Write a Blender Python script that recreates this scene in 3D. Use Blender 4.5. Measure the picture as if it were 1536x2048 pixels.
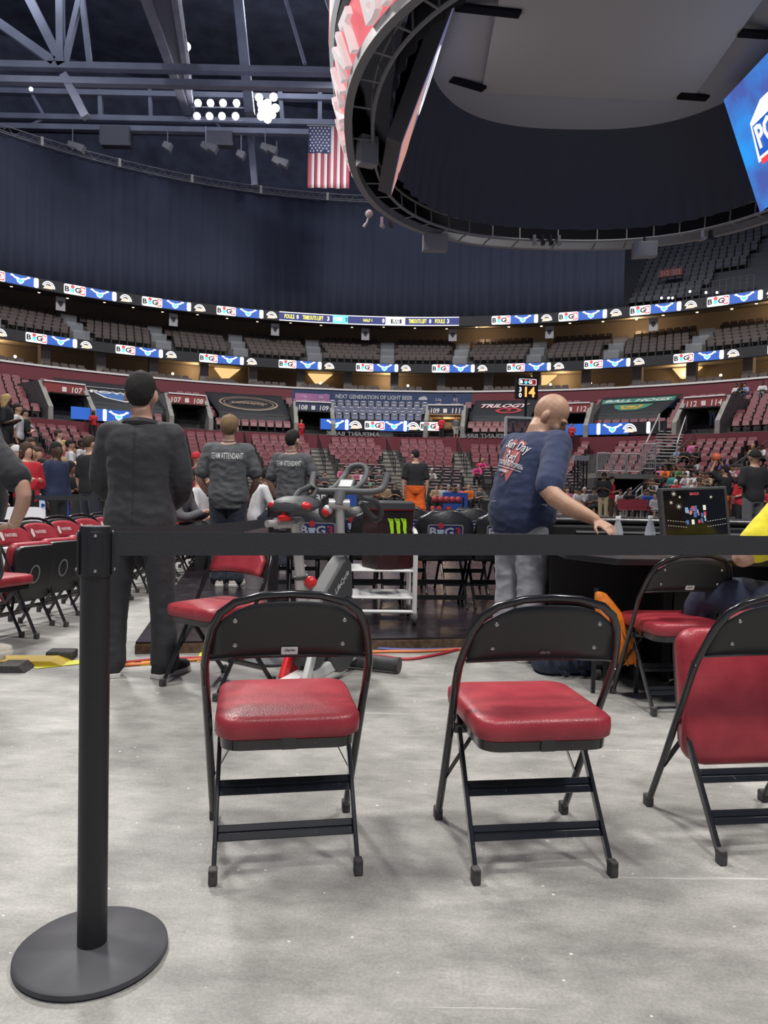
import bpy, bmesh, math, random
import numpy as np
from mathutils import Vector as V, Matrix
from mathutils.bvhtree import BVHTree
for _o in list(bpy.data.objects): bpy.data.objects.remove(_o)
S = bpy.context.scene
COL = S.collection
PI = math.pi
rnd = random.Random(7)
# ---------------------------------------------------------------- camera
CAMH, FPX, PITCH, ROLL = 1.08, 1500.0, math.radians(1.76), math.radians(1.2)
cam_data = bpy.data.cameras.new('camera'); cam = bpy.data.objects.new('camera', cam_data); COL.objects.link(cam)
cam_data.sensor_fit = 'VERTICAL'; cam_data.sensor_height = 36.0; cam_data.lens = FPX / 2048 * 36.0
cam_data.clip_start = 0.05; cam_data.clip_end = 400
CAM_M = Matrix.Translation((0, 0, CAMH)) @ Matrix.Rotation(PI/2 - PITCH, 4, 'X') @ Matrix.Rotation(ROLL, 4, 'Z')
cam.matrix_world = CAM_M
S.camera = cam
# ---------------------------------------------------------------- world, lights, exposure
w = bpy.data.worlds.new('arena_air'); S.world = w; w.use_nodes = True
w.node_tree.nodes['Background'].inputs[0].default_value = (0.30, 0.36, 0.55, 1)
w.node_tree.nodes['Background'].inputs[1].default_value = 0.28
S.view_settings.view_transform = 'Standard'; S.view_settings.look = 'None'
S.view_settings.gamma = 1.0; S.view_settings.use_curve_mapping = False
S.view_settings.exposure = 0.35
def flood(x, y, z, tx, ty, power, size=3.0, col=(1, .97, .93)):
    ld = bpy.data.lights.new('floodlight', 'AREA'); ld.shape = 'DISK'; ld.size = size; ld.energy = power; ld.color = col
    ld.spread = math.radians(150)
    o = bpy.data.objects.new('floodlight', ld); COL.objects.link(o); o.location = (x, y, z)
    o.rotation_euler = (V((tx, ty, 0)) - V((x, y, z))).to_track_quat('-Z', 'Y').to_euler()
    return o
# the arena's rig of flood banks below the roof
flood(-11, 26, 23, -2, 8, 2300)
flood(16, 30, 23, 6, 14, 2300)
flood(-9, 4, 23, -2, 6, 1700)
flood(12, 2, 23, 3, 6, 1700)
flood(2, -9, 22, 1, 4, 1500)
flood(0, 40, 25, 0, 50, 2300)
flood(-14, 36, 24, -22, 44, 1700)
flood(15, 38, 24, 22, 44, 1700)

# ---------------------------------------------------------------- pixel helpers (1536 x 2048 frame)
CAM_I = CAM_M.inverted()
def ray(px, py):
    d = V(((px - 768) / FPX, -(py - 1024) / FPX, -1.0))
    return (CAM_M.to_3x3() @ d)
def at(px, py, Y):                       # point on the pixel's ray at depth Y
    d = ray(px, py); t = Y / d.y
    return V((0, 0, CAMH)) + d * t
def ground(px, py, z=0.0):               # where the pixel's ray meets height z
    d = ray(px, py); t = (z - CAMH) / d.z
    return V((0, 0, CAMH)) + d * t
def project(p):
    q = CAM_I @ V(p)
    return 768 + FPX * q.x / -q.z, 1024 - FPX * q.y / -q.z

# ---------------------------------------------------------------- materials
MATS = {}
def mat(name, col=(.5, .5, .5), rough=.6, metal=0.0, emit=None, estr=1.0, noise=0.0, nscale=20.0, bump=0.0, bscale=60.0,
        col2=None, trans=0.0, alpha=1.0, coat=0.0, spec=.5, sheen=0.0):
    if name in MATS: return MATS[name]
    m = bpy.data.materials.new(name); m.use_nodes = True; MATS[name] = m
    nt = m.node_tree; b = nt.nodes['Principled BSDF']
    b.inputs['Base Color'].default_value = (*col, 1); b.inputs['Roughness'].default_value = rough
    b.inputs['Metallic'].default_value = metal; b.inputs['Specular IOR Level'].default_value = spec
    if coat: b.inputs['Coat Weight'].default_value = coat; b.inputs['Coat Roughness'].default_value = .15
    if sheen: b.inputs['Sheen Weight'].default_value = sheen
    if emit: b.inputs['Emission Color'].default_value = (*emit, 1); b.inputs['Emission Strength'].default_value = estr
    if trans: b.inputs['Transmission Weight'].default_value = trans; b.inputs['IOR'].default_value = 1.33
    if alpha < 1: b.inputs['Alpha'].default_value = alpha
    tc = nt.nodes.new('ShaderNodeTexCoord')
    if noise or col2:
        n = nt.nodes.new('ShaderNodeTexNoise'); n.inputs['Scale'].default_value = nscale; n.inputs['Detail'].default_value = 5
        nt.links.new(tc.outputs['Object'], n.inputs['Vector'])
        r = nt.nodes.new('ShaderNodeValToRGB'); k = noise or .5
        c2 = col2 or tuple(min(1, c * (1 + k)) for c in col); c1 = col if col2 else tuple(c * (1 - k) for c in col)
        r.color_ramp.elements[0].position = .3; r.color_ramp.elements[1].position = .7
        r.color_ramp.elements[0].color = (*c1, 1); r.color_ramp.elements[1].color = (*c2, 1)
        nt.links.new(n.outputs['Fac'], r.inputs[0]); nt.links.new(r.outputs[0], b.inputs['Base Color'])
    if bump:
        n2 = nt.nodes.new('ShaderNodeTexNoise'); n2.inputs['Scale'].default_value = bscale; n2.inputs['Detail'].default_value = 4
        nt.links.new(tc.outputs['Object'], n2.inputs['Vector'])
        bp = nt.nodes.new('ShaderNodeBump'); bp.inputs['Strength'].default_value = bump; bp.inputs['Distance'].default_value = .02
        nt.links.new(n2.outputs['Fac'], bp.inputs['Height']); nt.links.new(bp.outputs[0], b.inputs['Normal'])
    return m
def glow(name, col, s=1.0):
    return mat(name, (0.02, 0.02, 0.02), .5, emit=col, estr=s)

# ---------------------------------------------------------------- mesh builder
def frame_of(t, up=V((0, 0, 1))):
    t = t.normalized()
    if abs(t.dot(up)) > .98: up = V((0, 1, 0)) if abs(t.y) < .9 else V((1, 0, 0))
    a = t.cross(up).normalized(); b = a.cross(t).normalized()
    return a, b
class MB:
    def __init__(s): s.v = []; s.f = []; s.m = []; s.cur = 0
    def mat(s, i): s.cur = i; return s
    def add(s, vs, fs, m=None):
        n = len(s.v); s.v.extend([tuple(p) for p in vs])
        k = s.cur if m is None else m
        for f in fs: s.f.append(tuple(n + i for i in f)); s.m.append(k)
        return s
    def box(s, x0, x1, y0, y1, z0, z1, M=None, m=None):
        p = [V((x, y, z)) for z in (z0, z1) for y in (y0, y1) for x in (x0, x1)]
        if M is not None: p = [M @ q for q in p]
        return s.add(p, [(0, 2, 3, 1), (4, 5, 7, 6), (0, 1, 5, 4), (2, 6, 7, 3), (0, 4, 6, 2), (1, 3, 7, 5)], m)
    def bar(s, p0, p1, w, h, up=V((0, 0, 1)), m=None):
        p0 = V(p0); p1 = V(p1); a, b = frame_of(p1 - p0, up)
        p = [c + a * (i * w / 2) + b * (j * h / 2) for c in (p0, p1) for i, j in ((-1, -1), (1, -1), (1, 1), (-1, 1))]
        return s.add(p, [(0, 1, 2, 3), (7, 6, 5, 4), (0, 4, 5, 1), (1, 5, 6, 2), (2, 6, 7, 3), (3, 7, 4, 0)], m)
    def tube(s, path, r, seg=8, closed=False, m=None, flat=1.0, up=V((0, 0, 1))):
        path = [V(p) for p in path]; n = len(path); rr = r if isinstance(r, (list, tuple)) else [r] * n
        vs = []; fs = []; pa = None
        for i, p in enumerate(path):
            if closed: t = path[(i + 1) % n] - path[i - 1]
            else: t = path[min(i + 1, n - 1)] - path[max(i - 1, 0)]
            if pa is None: a, b = frame_of(t, up)
            else:
                t = t.normalized(); b = (pb - t * pb.dot(t)).normalized(); a = t.cross(b).normalized()
            pa, pb = a, b
            for k in range(seg):
                an = 2 * PI * k / seg; vs.append(p + a * (math.cos(an) * rr[i]) + b * (math.sin(an) * rr[i] * flat))
        for i in range(n if closed else n - 1):
            j = (i + 1) % n
            for k in range(seg):
                l = (k + 1) % seg; fs.append((i * seg + k, i * seg + l, j * seg + l, j * seg + k))
        if not closed:
            fs.append(tuple(range(seg))[::-1]); fs.append(tuple((n - 1) * seg + k for k in range(seg)))
        return s.add(vs, fs, m)
    def loft(s, rings, m=None, cap=True, closed=True):     # rings: lists of points, same length
        n = len(rings[0]); vs = [p for r in rings for p in r]; fs = []
        for i in range(len(rings) - 1):
            for k in range(n if closed else n - 1):
                l = (k + 1) % n; fs.append((i * n + k, i * n + l, (i + 1) * n + l, (i + 1) * n + k))
        if cap and closed:
            fs.append(tuple(range(n))[::-1]); fs.append(tuple((len(rings) - 1) * n + k for k in range(n)))
        return s.add(vs, fs, m)
    def lathe(s, prof, c=(0, 0, 0), seg=24, m=None, M=None):
        rings = []
        for r, z in prof:
            q = [V((c[0] + r * math.cos(2*PI*k/seg), c[1] + r * math.sin(2*PI*k/seg), c[2] + z)) for k in range(seg)]
            rings.append([M @ p for p in q] if M is not None else q)
        return s.loft(rings, m)
    def ball(s, c, rx, ry=None, rz=None, seg=12, rings=8, m=None, M=None):
        ry = ry or rx; rz = rz or rx; rg = []
        for i in range(rings + 1):
            a = -PI/2 + PI * i / rings; a = max(-PI/2 + .02, min(PI/2 - .02, a))
            q = [V((rx*math.cos(a)*math.cos(2*PI*k/seg), ry*math.cos(a)*math.sin(2*PI*k/seg), rz*math.sin(a))) for k in range(seg)]
            q = [(M @ p if M is not None else p) + V(c) for p in q]
            rg.append(q)
        return s.loft(rg, m)
    def prism(s, poly, o, u, v, d, m=None):                # flat outline extruded by vector d
        o, u, v, d = V(o), V(u), V(v), V(d); n = len(poly)
        p = [o + u * a + v * b for a, b in poly]; q = [x + d for x in p]
        return s.add(p + q, [tuple(range(n))[::-1], tuple(n + i for i in range(n))] + [(i, (i+1) % n, n + (i+1) % n, n + i) for i in range(n)], m)
    def mesh(s, name):
        me = bpy.data.meshes.new(name); me.from_pydata(s.v, [], s.f)
        return me
    def build(s, name, mats, parent=None, smooth=True, angle=38, bevel=0, seg=2, loc=None):
        me = s.mesh(name)
        if not isinstance(mats, (list, tuple)): mats = [mats]
        for mm in mats: me.materials.append(mm)
        me.polygons.foreach_set('material_index', [min(i, len(mats) - 1) for i in s.m])
        bm = bmesh.new(); bm.from_mesh(me); bmesh.ops.recalc_face_normals(bm, faces=bm.faces); bm.to_mesh(me); bm.free()
        if smooth:
            me.polygons.foreach_set('use_smooth', [True] * len(me.polygons)); me.set_sharp_from_angle(angle=math.radians(angle))
        o = bpy.data.objects.new(name, me); COL.objects.link(o)
        if parent: o.parent = parent
        if loc: o.location = loc
        if bevel:
            b = o.modifiers.new('bevel', 'BEVEL'); b.width = bevel; b.segments = seg; b.limit_method = 'ANGLE'; b.angle_limit = math.radians(40)
        return o
def tag(o, label=None, cat=None, group=None, kind=None):
    if label: o['label'] = label
    if cat: o['category'] = cat
    if group: o['group'] = group
    if kind: o['kind'] = kind
    return o
def thing(name, label, cat, loc=(0, 0, 0), rz=0.0, group=None):
    o = bpy.data.objects.new(name, None); COL.objects.link(o); o.empty_display_size = .1
    o.location = loc; o.rotation_euler = (0, 0, rz)
    return tag(o, label, cat, group)
def struct(o): o['kind'] = 'structure'; return o
def copy_tree(o, parent=None):
    c = o.copy(); COL.objects.link(c); c.parent = parent
    for ch in [x for x in o.children]: copy_tree(ch, c)
    return c
def arc(n, a0, a1, r, c=(0, 0)):
    return [(c[0] + r * math.cos(a0 + (a1 - a0) * i / n), c[1] + r * math.sin(a0 + (a1 - a0) * i / n)) for i in range(n + 1)]
def rrect(x0, x1, y0, y1, r, n=4):
    return (arc(n, PI, 1.5*PI, r, (x0 + r, y0 + r)) + arc(n, 1.5*PI, 2*PI, r, (x1 - r, y0 + r)) +
            arc(n, 0, PI/2, r, (x1 - r, y1 - r)) + arc(n, PI/2, PI, r, (x0 + r, y1 - r)))
_TX = {}
def text_geo(txt, size=1.0, bold=0.0, shear=0.0, depth=0.0, xs=1.0, res=2):
    """outline of a word as (verts, faces), centred on its own middle, 1 unit = cap height about .7"""
    key = (txt, size, bold, shear, depth, xs, res)
    if key in _TX: return _TX[key]
    c = bpy.data.curves.new('lettering', 'FONT'); c.body = txt; c.size = size; c.offset = bold; c.shear = shear; c.extrude = depth
    c.resolution_u = res; c.align_x = 'CENTER'; c.align_y = 'CENTER'
    o = bpy.data.objects.new('lettering', c); COL.objects.link(o)
    dg = bpy.context.evaluated_depsgraph_get(); me = bpy.data.meshes.new_from_object(o.evaluated_get(dg))
    vs = [V((p.co.x * xs, p.co.y, p.co.z)) for p in me.vertices]; fs = [tuple(p.vertices) for p in me.polygons]
    bpy.data.objects.remove(o); bpy.data.curves.remove(c); bpy.data.meshes.remove(me)
    if vs:
        x = [p.x for p in vs]; y = [p.y for p in vs]; cx = (min(x) + max(x)) / 2; cy = (min(y) + max(y)) / 2
        vs = [V((p.x - cx, p.y - cy, p.z)) for p in vs]
    _TX[key] = (vs, fs); return vs, fs
def put_text(mb, txt, o, u, v, height, bold=.0, shear=0, xs=1.0, width=None, m=None, fn=None, nrm=None, depth=0.0):
    """adds a word to a builder; its capitals are `height` tall, laid on axes u, v about o (or mapped by fn(a, b))"""
    vs, fs = text_geo(txt, 1.0, bold, shear, depth / height if depth else 0.0, 1.0)
    ys = [p.y for p in vs]; xsv = [p.x for p in vs]; k = height / max(.01, max(ys) - min(ys)); kx = k * xs
    if width: kx = width / (max(xsv) - min(xsv))
    if fn: mb.add([fn(p.x * kx, p.y * k) for p in vs], fs, m)
    else:
        o, u, v = V(o), V(u), V(v); n = V(nrm) if nrm is not None else u.cross(v)
        mb.add([o + u * (p.x * kx) + v * (p.y * k) + n * (p.z * k) for p in vs], fs, m)
    return mb
# ================================================================ STRUCTURE
CX, CY = 0.0, 25.0                                  # centre of the rounded end of the bowl
ENDC = (6.27, -9.67)                                 # centre of the gentler arc of the end stand
def cyl(R, th, z, c=(CX, CY)): return V((c[0] + R * math.sin(th), c[1] + R * math.cos(th), z))
D = math.radians
def strip(mb, prof, a0, a1, n, m=None, c=(CX, CY)):             # profile of (R, z) swept round the bowl, open surface
    rings = [[cyl(R, a0 + (a1 - a0) * i / n, z, c) for R, z in prof] for i in range(n + 1)]
    return mb.loft(rings, m, cap=False, closed=False)
def solid(mb, prof, a0, a1, n, m=None):             # closed profile swept round the bowl
    rings = [[cyl(R, a0 + (a1 - a0) * i / n, z) for R, z in prof] for i in range(n + 1)]
    return mb.loft(rings, m)
def concrete_floor():
    m = bpy.data.materials.new('worn_concrete'); m.use_nodes = True; nt = m.node_tree; L = nt.links.new
    b = nt.nodes['Principled BSDF']; tc = nt.nodes.new('ShaderNodeTexCoord')
    def noise(sc, det=6, rough=.6, stretch=None, rot=0):
        n = nt.nodes.new('ShaderNodeTexNoise'); n.inputs['Scale'].default_value = sc; n.inputs['Detail'].default_value = det; n.inputs['Roughness'].default_value = rough
        if stretch:
            mp = nt.nodes.new('ShaderNodeMapping'); mp.inputs['Scale'].default_value = stretch; mp.inputs['Rotation'].default_value = (0, 0, rot)
            L(tc.outputs['Object'], mp.inputs[0]); L(mp.outputs[0], n.inputs['Vector'])
        else: L(tc.outputs['Object'], n.inputs['Vector'])
        return n.outputs['Fac']
    def ramp(f, p0, c0, p1, c1):
        r = nt.nodes.new('ShaderNodeValToRGB'); e = r.color_ramp.elements
        e[0].position, e[1].position = p0, p1; e[0].color = (*c0, 1); e[1].color = (*c1, 1); L(f, r.inputs[0]); return r.outputs[0]
    def mix(f, a, c, typ='MIX'):
        x = nt.nodes.new('ShaderNodeMixRGB'); x.blend_type = typ
        if isinstance(f, float): x.inputs[0].default_value = f
        else: L(f, x.inputs[0])
        L(a, x.inputs[1])
        if isinstance(c, tuple): x.inputs[2].default_value = (*c, 1)
        else: L(c, x.inputs[2])
        return x.outputs[0]
    base = ramp(noise(1.1, 8, .65), .32, (.265, .258, .245), .68, (.46, .45, .425))
    mid = ramp(noise(4.5, 6, .7, (1, 2.2, 1), .5), .3, (.62, .62, .62), .7, (1.12, 1.12, 1.1))
    c = mix(1.0, base, mid, 'MULTIPLY')
    grain = ramp(noise(120, 3, .7), .3, (.8, .8, .8), .7, (1.15, 1.15, 1.15))
    c = mix(1.0, c, grain, 'MULTIPLY')
    vor = nt.nodes.new('ShaderNodeTexVoronoi'); vor.inputs['Scale'].default_value = 16; L(tc.outputs['Object'], vor.inputs['Vector'])
    sub = nt.nodes.new('ShaderNodeMath'); sub.operation = 'ADD'; L(vor.outputs['Distance'], sub.inputs[0])
    nz = nt.nodes.new('ShaderNodeMath'); nz.operation = 'MULTIPLY'; nz.inputs[1].default_value = .55; L(noise(3.2, 5, .8), nz.inputs[0]); L(nz.outputs[0], sub.inputs[1])
    fleck = ramp(sub.outputs[0], .305, (1, 1, 1), .33, (0, 0, 0))
    c = mix(fleck, c, (.68, .665, .61))
    for st, ro in (((.35, 26, 1), .9), ((.4, 30, 1), -.7)):
        sc = ramp(noise(1.6, 2, .4, st, ro), .735, (0, 0, 0), .75, (.6, .6, .6)); c = mix(sc, c, (.62, .6, .56))
    L(c, b.inputs['Base Color'])
    rr = ramp(noise(2.0), .3, (.42, .42, .42), .7, (.62, .62, .62)); L(rr, b.inputs['Roughness'])
    bp = nt.nodes.new('ShaderNodeBump'); bp.inputs['Strength'].default_value = .12; bp.inputs['Distance'].default_value = .01; L(noise(60, 4), bp.inputs['Height']); L(bp.outputs[0], b.inputs['Normal'])
    return m
M_conc = concrete_floor()
fl = MB(); fl.box(-26, 26, -14, 46, -.3, 0); struct(fl.build('floor', M_conc, smooth=False))

# ---- the raised court, laid in portable panels
CA = D(10.5); CO = V((-1.56, 4.72, 0)); CU = V((math.cos(CA), math.sin(CA), 0)); CV = V((-math.sin(CA), math.cos(CA), 0))
COURT_M = Matrix.Translation(CO) @ Matrix.Rotation(CA, 4, 'Z')
def court_mat():
    m = bpy.data.materials.new('black_court_lacquer'); m.use_nodes = True; nt = m.node_tree; L = nt.links.new; b = nt.nodes['Principled BSDF']
    tc = nt.nodes.new('ShaderNodeTexCoord'); br = nt.nodes.new('ShaderNodeTexBrick')
    br.inputs['Scale'].default_value = 1; br.inputs['Brick Width'].default_value = .9; br.inputs['Row Height'].default_value = .062; br.inputs['Mortar Size'].default_value = .0016
    br.inputs['Color1'].default_value = (.016, .012, .016, 1); br.inputs['Color2'].default_value = (.030, .022, .028, 1); br.inputs['Mortar'].default_value = (.003, .003, .003, 1)
    L(tc.outputs['Object'], br.inputs['Vector']); L(br.outputs['Color'], b.inputs['Base Color'])
    n = nt.nodes.new('ShaderNodeTexNoise'); n.inputs['Scale'].default_value = 9; L(tc.outputs['Object'], n.inputs['Vector'])
    mr = nt.nodes.new('ShaderNodeMapRange'); mr.inputs[3].default_value = .12; mr.inputs[4].default_value = .34; L(n.outputs['Fac'], mr.inputs[0]); L(mr.outputs[0], b.inputs['Roughness'])
    return m
M_court = court_mat()
cb = MB(); cb.box(0, 15.2, 0, 28.6, 0, .06, COURT_M); court = struct(cb.build('floor_court', mat('raw_plywood', (.13, .085, .05), .8, noise=.4, nscale=30), smooth=False))
pm = MB().box(.003, 1.264, .003, 2.42, 0, .016).mesh('floor_panel'); pm.materials.append(M_court)
for i in range(12):
    for j in range(11):
        o = bpy.data.objects.new('floor_panel', pm); COL.objects.link(o); o.parent = court
        o.matrix_world = COURT_M @ Matrix.Translation((i * 1.267, j * 2.43 + .01, .06))

# ---- seating tiers
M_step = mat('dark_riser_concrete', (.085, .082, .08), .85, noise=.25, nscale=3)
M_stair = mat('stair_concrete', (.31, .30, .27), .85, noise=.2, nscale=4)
M_wall = mat('vomitory_concrete', (.24, .235, .22), .8, noise=.15, nscale=3)
M_maroon = mat('maroon_painted_wall', (.15, .026, .038), .6)
def rows_black(): return [(46.0 + .8 * i, .04 + .18 * i) for i in range(10)]
def rows_red_mid(): return [(54.1 + .84 * i, 1.92 + .28 * i) for i in range(7)]
def rows_red_side(): return [(17.0 + .86 * i, .15 + .37 * i) for i in range(10)]
def rows_up(): return [(26.2 + .78 * i, 4.70 + .315 * i) for i in range(8)]
def step_profile(rows, dR, zb, last=None):
    p = []
    for i, (R, z) in enumerate(rows): p += [(R, zb if i == 0 else rows[i-1][1]), (R, z)]
    R, z = rows[-1]; p.append((R + dR if last is None else last, z))
    return p
MID = D(33)
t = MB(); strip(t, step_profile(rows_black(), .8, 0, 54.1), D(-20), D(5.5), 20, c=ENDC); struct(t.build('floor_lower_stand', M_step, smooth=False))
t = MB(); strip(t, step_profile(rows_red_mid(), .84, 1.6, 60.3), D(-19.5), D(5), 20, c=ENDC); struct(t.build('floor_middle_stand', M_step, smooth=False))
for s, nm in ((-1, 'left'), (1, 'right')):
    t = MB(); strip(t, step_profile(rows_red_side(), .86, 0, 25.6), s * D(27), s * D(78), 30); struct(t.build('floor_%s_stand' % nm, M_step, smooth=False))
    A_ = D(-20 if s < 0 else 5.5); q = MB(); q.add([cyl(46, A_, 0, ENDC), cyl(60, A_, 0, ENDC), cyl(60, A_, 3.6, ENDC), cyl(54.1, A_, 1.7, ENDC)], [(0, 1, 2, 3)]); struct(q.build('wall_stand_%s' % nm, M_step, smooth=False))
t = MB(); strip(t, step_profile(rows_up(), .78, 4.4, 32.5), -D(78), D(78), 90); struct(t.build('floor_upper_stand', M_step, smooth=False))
t = MB(); solid(t, [(25.55, 3.4), (25.75, 3.4), (25.75, 4.6), (25.55, 4.6)], -D(78), D(78), 90); struct(t.build('wall_walkway', M_maroon, smooth=True))
# maroon fascia below the suites, white cap line, blue stretch in the middle
M_whitecap = mat('white_painted_edge', (.72, .70, .70), .5)
M_bluef = mat('blue_sponsor_fascia', (.025, .045, .12), .55)
for a0, a1, mm in ((-78, -12.6, M_maroon), (-12.6, 11.5, M_bluef), (11.5, 78, M_maroon)):
    t = MB(); strip(t, [(32.5, 7.6), (32.5, 8.5), (32.9, 8.5)], D(a0), D(a1), 40); struct(t.build('wall_fascia', mm))
t = MB(); solid(t, [(32.42, 8.5), (32.62, 8.5), (32.62, 8.62), (32.42, 8.62)], -D(78), D(78), 90); struct(t.build('trim_1', M_whitecap))
# suite level
M_beige = mat('beige_suite_wall', (.22, .17, .12), .8, noise=.1)
M_suitefl = mat('suite_floor', (.06, .05, .045), .8)
t = MB(); strip(t, [(32.6, 8.0), (34.6, 8.0), (34.6, 8.3), (37.2, 8.3)], -D(66), D(66), 70); struct(t.build('floor_suites', M_suitefl, smooth=False))
t = MB(); strip(t, [(37.2, 8.3), (37.2, 10.4)], -D(66), D(66), 70); struct(t.build('wall_suites', M_beige, smooth=False))
t = MB(); strip(t, [(33.85, 10.42), (37.2, 10.42)], -D(66), D(66), 70); struct(t.build('ceiling_suites', mat('suite_ceiling', (.34, .28, .2), .8), smooth=False))
# club level
t = MB()
club_rows = [(34.0 + .80 * i, 10.85 + .40 * i) for i in range(6)]
strip(t, step_profile(club_rows, .82, 10.4, 40.2), -D(66), D(66), 70); FLOOR_CLUB = struct(t.build('floor_club', M_step, smooth=False))
t = MB(); strip(t, [(40.2, 13.2), (40.2, 15.2)], -D(66), D(66), 70); struct(t.build('wall_club', mat('club_wall', (.20, .155, .115), .8), smooth=False))
t = MB(); strip(t, [(35.3, 14.1), (36.4, 14.3), (40.2, 14.9)], -D(66), D(66), 70); struct(t.build('ceiling_club', mat('club_ceiling', (.22, .18, .14), .8), smooth=False))
# ribbons' backing bands
M_band = mat('ribbon_housing', (.012, .013, .018), .6)
for k, (R, z0, z1) in enumerate(((33.5, 10.12, 10.80), (35.4, 14.12, 14.88))):
    t = MB(); solid(t, [(R, z0), (R + .3, z0), (R + .3, z1), (R, z1)], -D(66), D(66), 90); struct(t.build('trim_%d' % (k + 2), M_band))
# upper deck beyond the curtain and the drape over it
t = MB(); up2 = [(37.0 + .75 * i, 15.2 + .55 * i) for i in range(17)]
strip(t, step_profile(up2, .75, 14.9, 52), -D(66), D(66), 60); struct(t.build('floor_upper_deck', mat('upper_deck_concrete', (.05, .052, .07), .9), smooth=False))
M_curt = mat('navy_blackout_cloth', (.042, .050, .086), .95, bump=.25, bscale=1.2)
t = MB(); rings = []
n = 420
for i in range(n + 1):
    th = -D(66) + (D(29) + D(66)) * i / n; w_ = .10 * math.sin(i * 1.1) + .06 * math.sin(i * .43 + 1)
    rings.append([cyl(36.6 + w_ * (.4 + .6 * (24.3 - z) / 9), th, z) for z in (14.85, 18, 21, 24.2)])
t.loft(rings, cap=False, closed=False)
o = t.build('blackout_curtain', M_curt); tag(o, 'huge dark navy curtain hung over the upper deck beneath the lattice truss', 'curtain')
so = o.modifiers.new('thick', 'SOLIDIFY'); so.thickness = .02
# outer walls and roof deck
M_dark = mat('dark_roof_steel_deck', (.11, .12, .175), .9, noise=.3, nscale=.6)
t = MB(); strip(t, [(54, -.3), (54, 42)], -D(100), D(100), 60); struct(t.build('wall_far', M_dark))
t = MB(); t.box(-52, 52, -16, 80, 40, 40.4); struct(t.build('ceiling', M_dark, smooth=False))

# ---------------------------------------------------------------- aisles, vomitories, banners
TH1 = [0.5 + 10.7 * k for k in range(-6, 7)]             # aisle angles of the lower tiers, degrees
VOM = [-44.5, -28.5, -10.6, 8.7, 26.5, 44.0, -62, 62]    # vomitory angles of the upper tier
def th_at(px, R):                                    # bowl angle seen at image column px on radius R
    lo, hi = -1.1, 1.1
    for _ in range(40):
        m = (lo + hi) / 2
        if project(cyl(R, m, 8))[0] < px: lo = m
        else: hi = m
    return lo
TARP = [tuple(math.degrees(th_at(q, 29.3)) for q in pr) for pr in ((135, 335), (424, 572), (945, 1070), (1190, 1340))]
THE = [-19.0, -14.9, -10.35, -6.0, -1.5, 2.9]             # aisle angles of the end stand about its own centre
def block_aisle(R, thd, half): return any(abs(thd - a) * PI / 180 * R < half for a in TH1)
def block_end(R, thd, half): return any(abs(thd - a) * PI / 180 * R < half for a in THE)
def local(R, thd, z, c=(CX, CY)): return Matrix.Translation(cyl(R, D(thd), z, c)) @ Matrix.Rotation(-D(thd), 4, 'Z')   # x to the right, y outward, z up
def aisle(rows, thd, wid, nm, dR, zb, c=(CX, CY)):
    t = MB(); pz = zb
    for R, z in rows:
        Mx = local(R, thd, 0, c)
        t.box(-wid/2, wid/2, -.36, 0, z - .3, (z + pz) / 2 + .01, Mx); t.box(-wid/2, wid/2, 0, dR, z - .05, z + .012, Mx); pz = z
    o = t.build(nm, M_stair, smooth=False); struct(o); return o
for a in THE:
    aisle(rows_black(), a, 1.1, 'floor_aisle', .8, 0, ENDC); aisle(rows_red_mid(), a, 1.1, 'floor_aisle', .84, 1.7, ENDC)
for a in TH1:
    if abs(a) > 33: aisle(rows_red_side(), a, 1.1, 'floor_aisle', .86, 0)
M_rail = mat('grey_handrail', (.16, .16, .17), .4, .6)
M_blackmetal = mat('black_rail', (.015, .015, .018), .4, .3)
def handrail(rows, thd, i0, i1, off, label, m=M_rail, c=(CX, CY)):
    t = MB(); Rz = [(rows[i][0] + .1, rows[i][1] + .9) for i in range(i0, i1)]
    pts = [local(R, thd, 0, c) @ V((off, 0, z)) for R, z in Rz]
    t.tube(pts, .03, 6)
    for i in range(i0, i1):
        R, z = rows[i]; Mx = local(R + .1, thd, z, c); t.tube([Mx @ V((off, 0, 0)), Mx @ V((off, 0, .9))], .025, 6)
    o = t.build('handrail', m); tag(o, label, 'handrail', 'aisle handrails'); return o
for a in THE: handrail(rows_red_mid(), a, 0, 7, .0, 'slim black handrail climbing a middle aisle of the red seats', M_blackmetal, ENDC)
for a in TH1:
    if abs(a) > 33: handrail(rows_red_side(), a, 0, 10, .5, 'slim grey handrail climbing a side aisle of the red seats')

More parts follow.
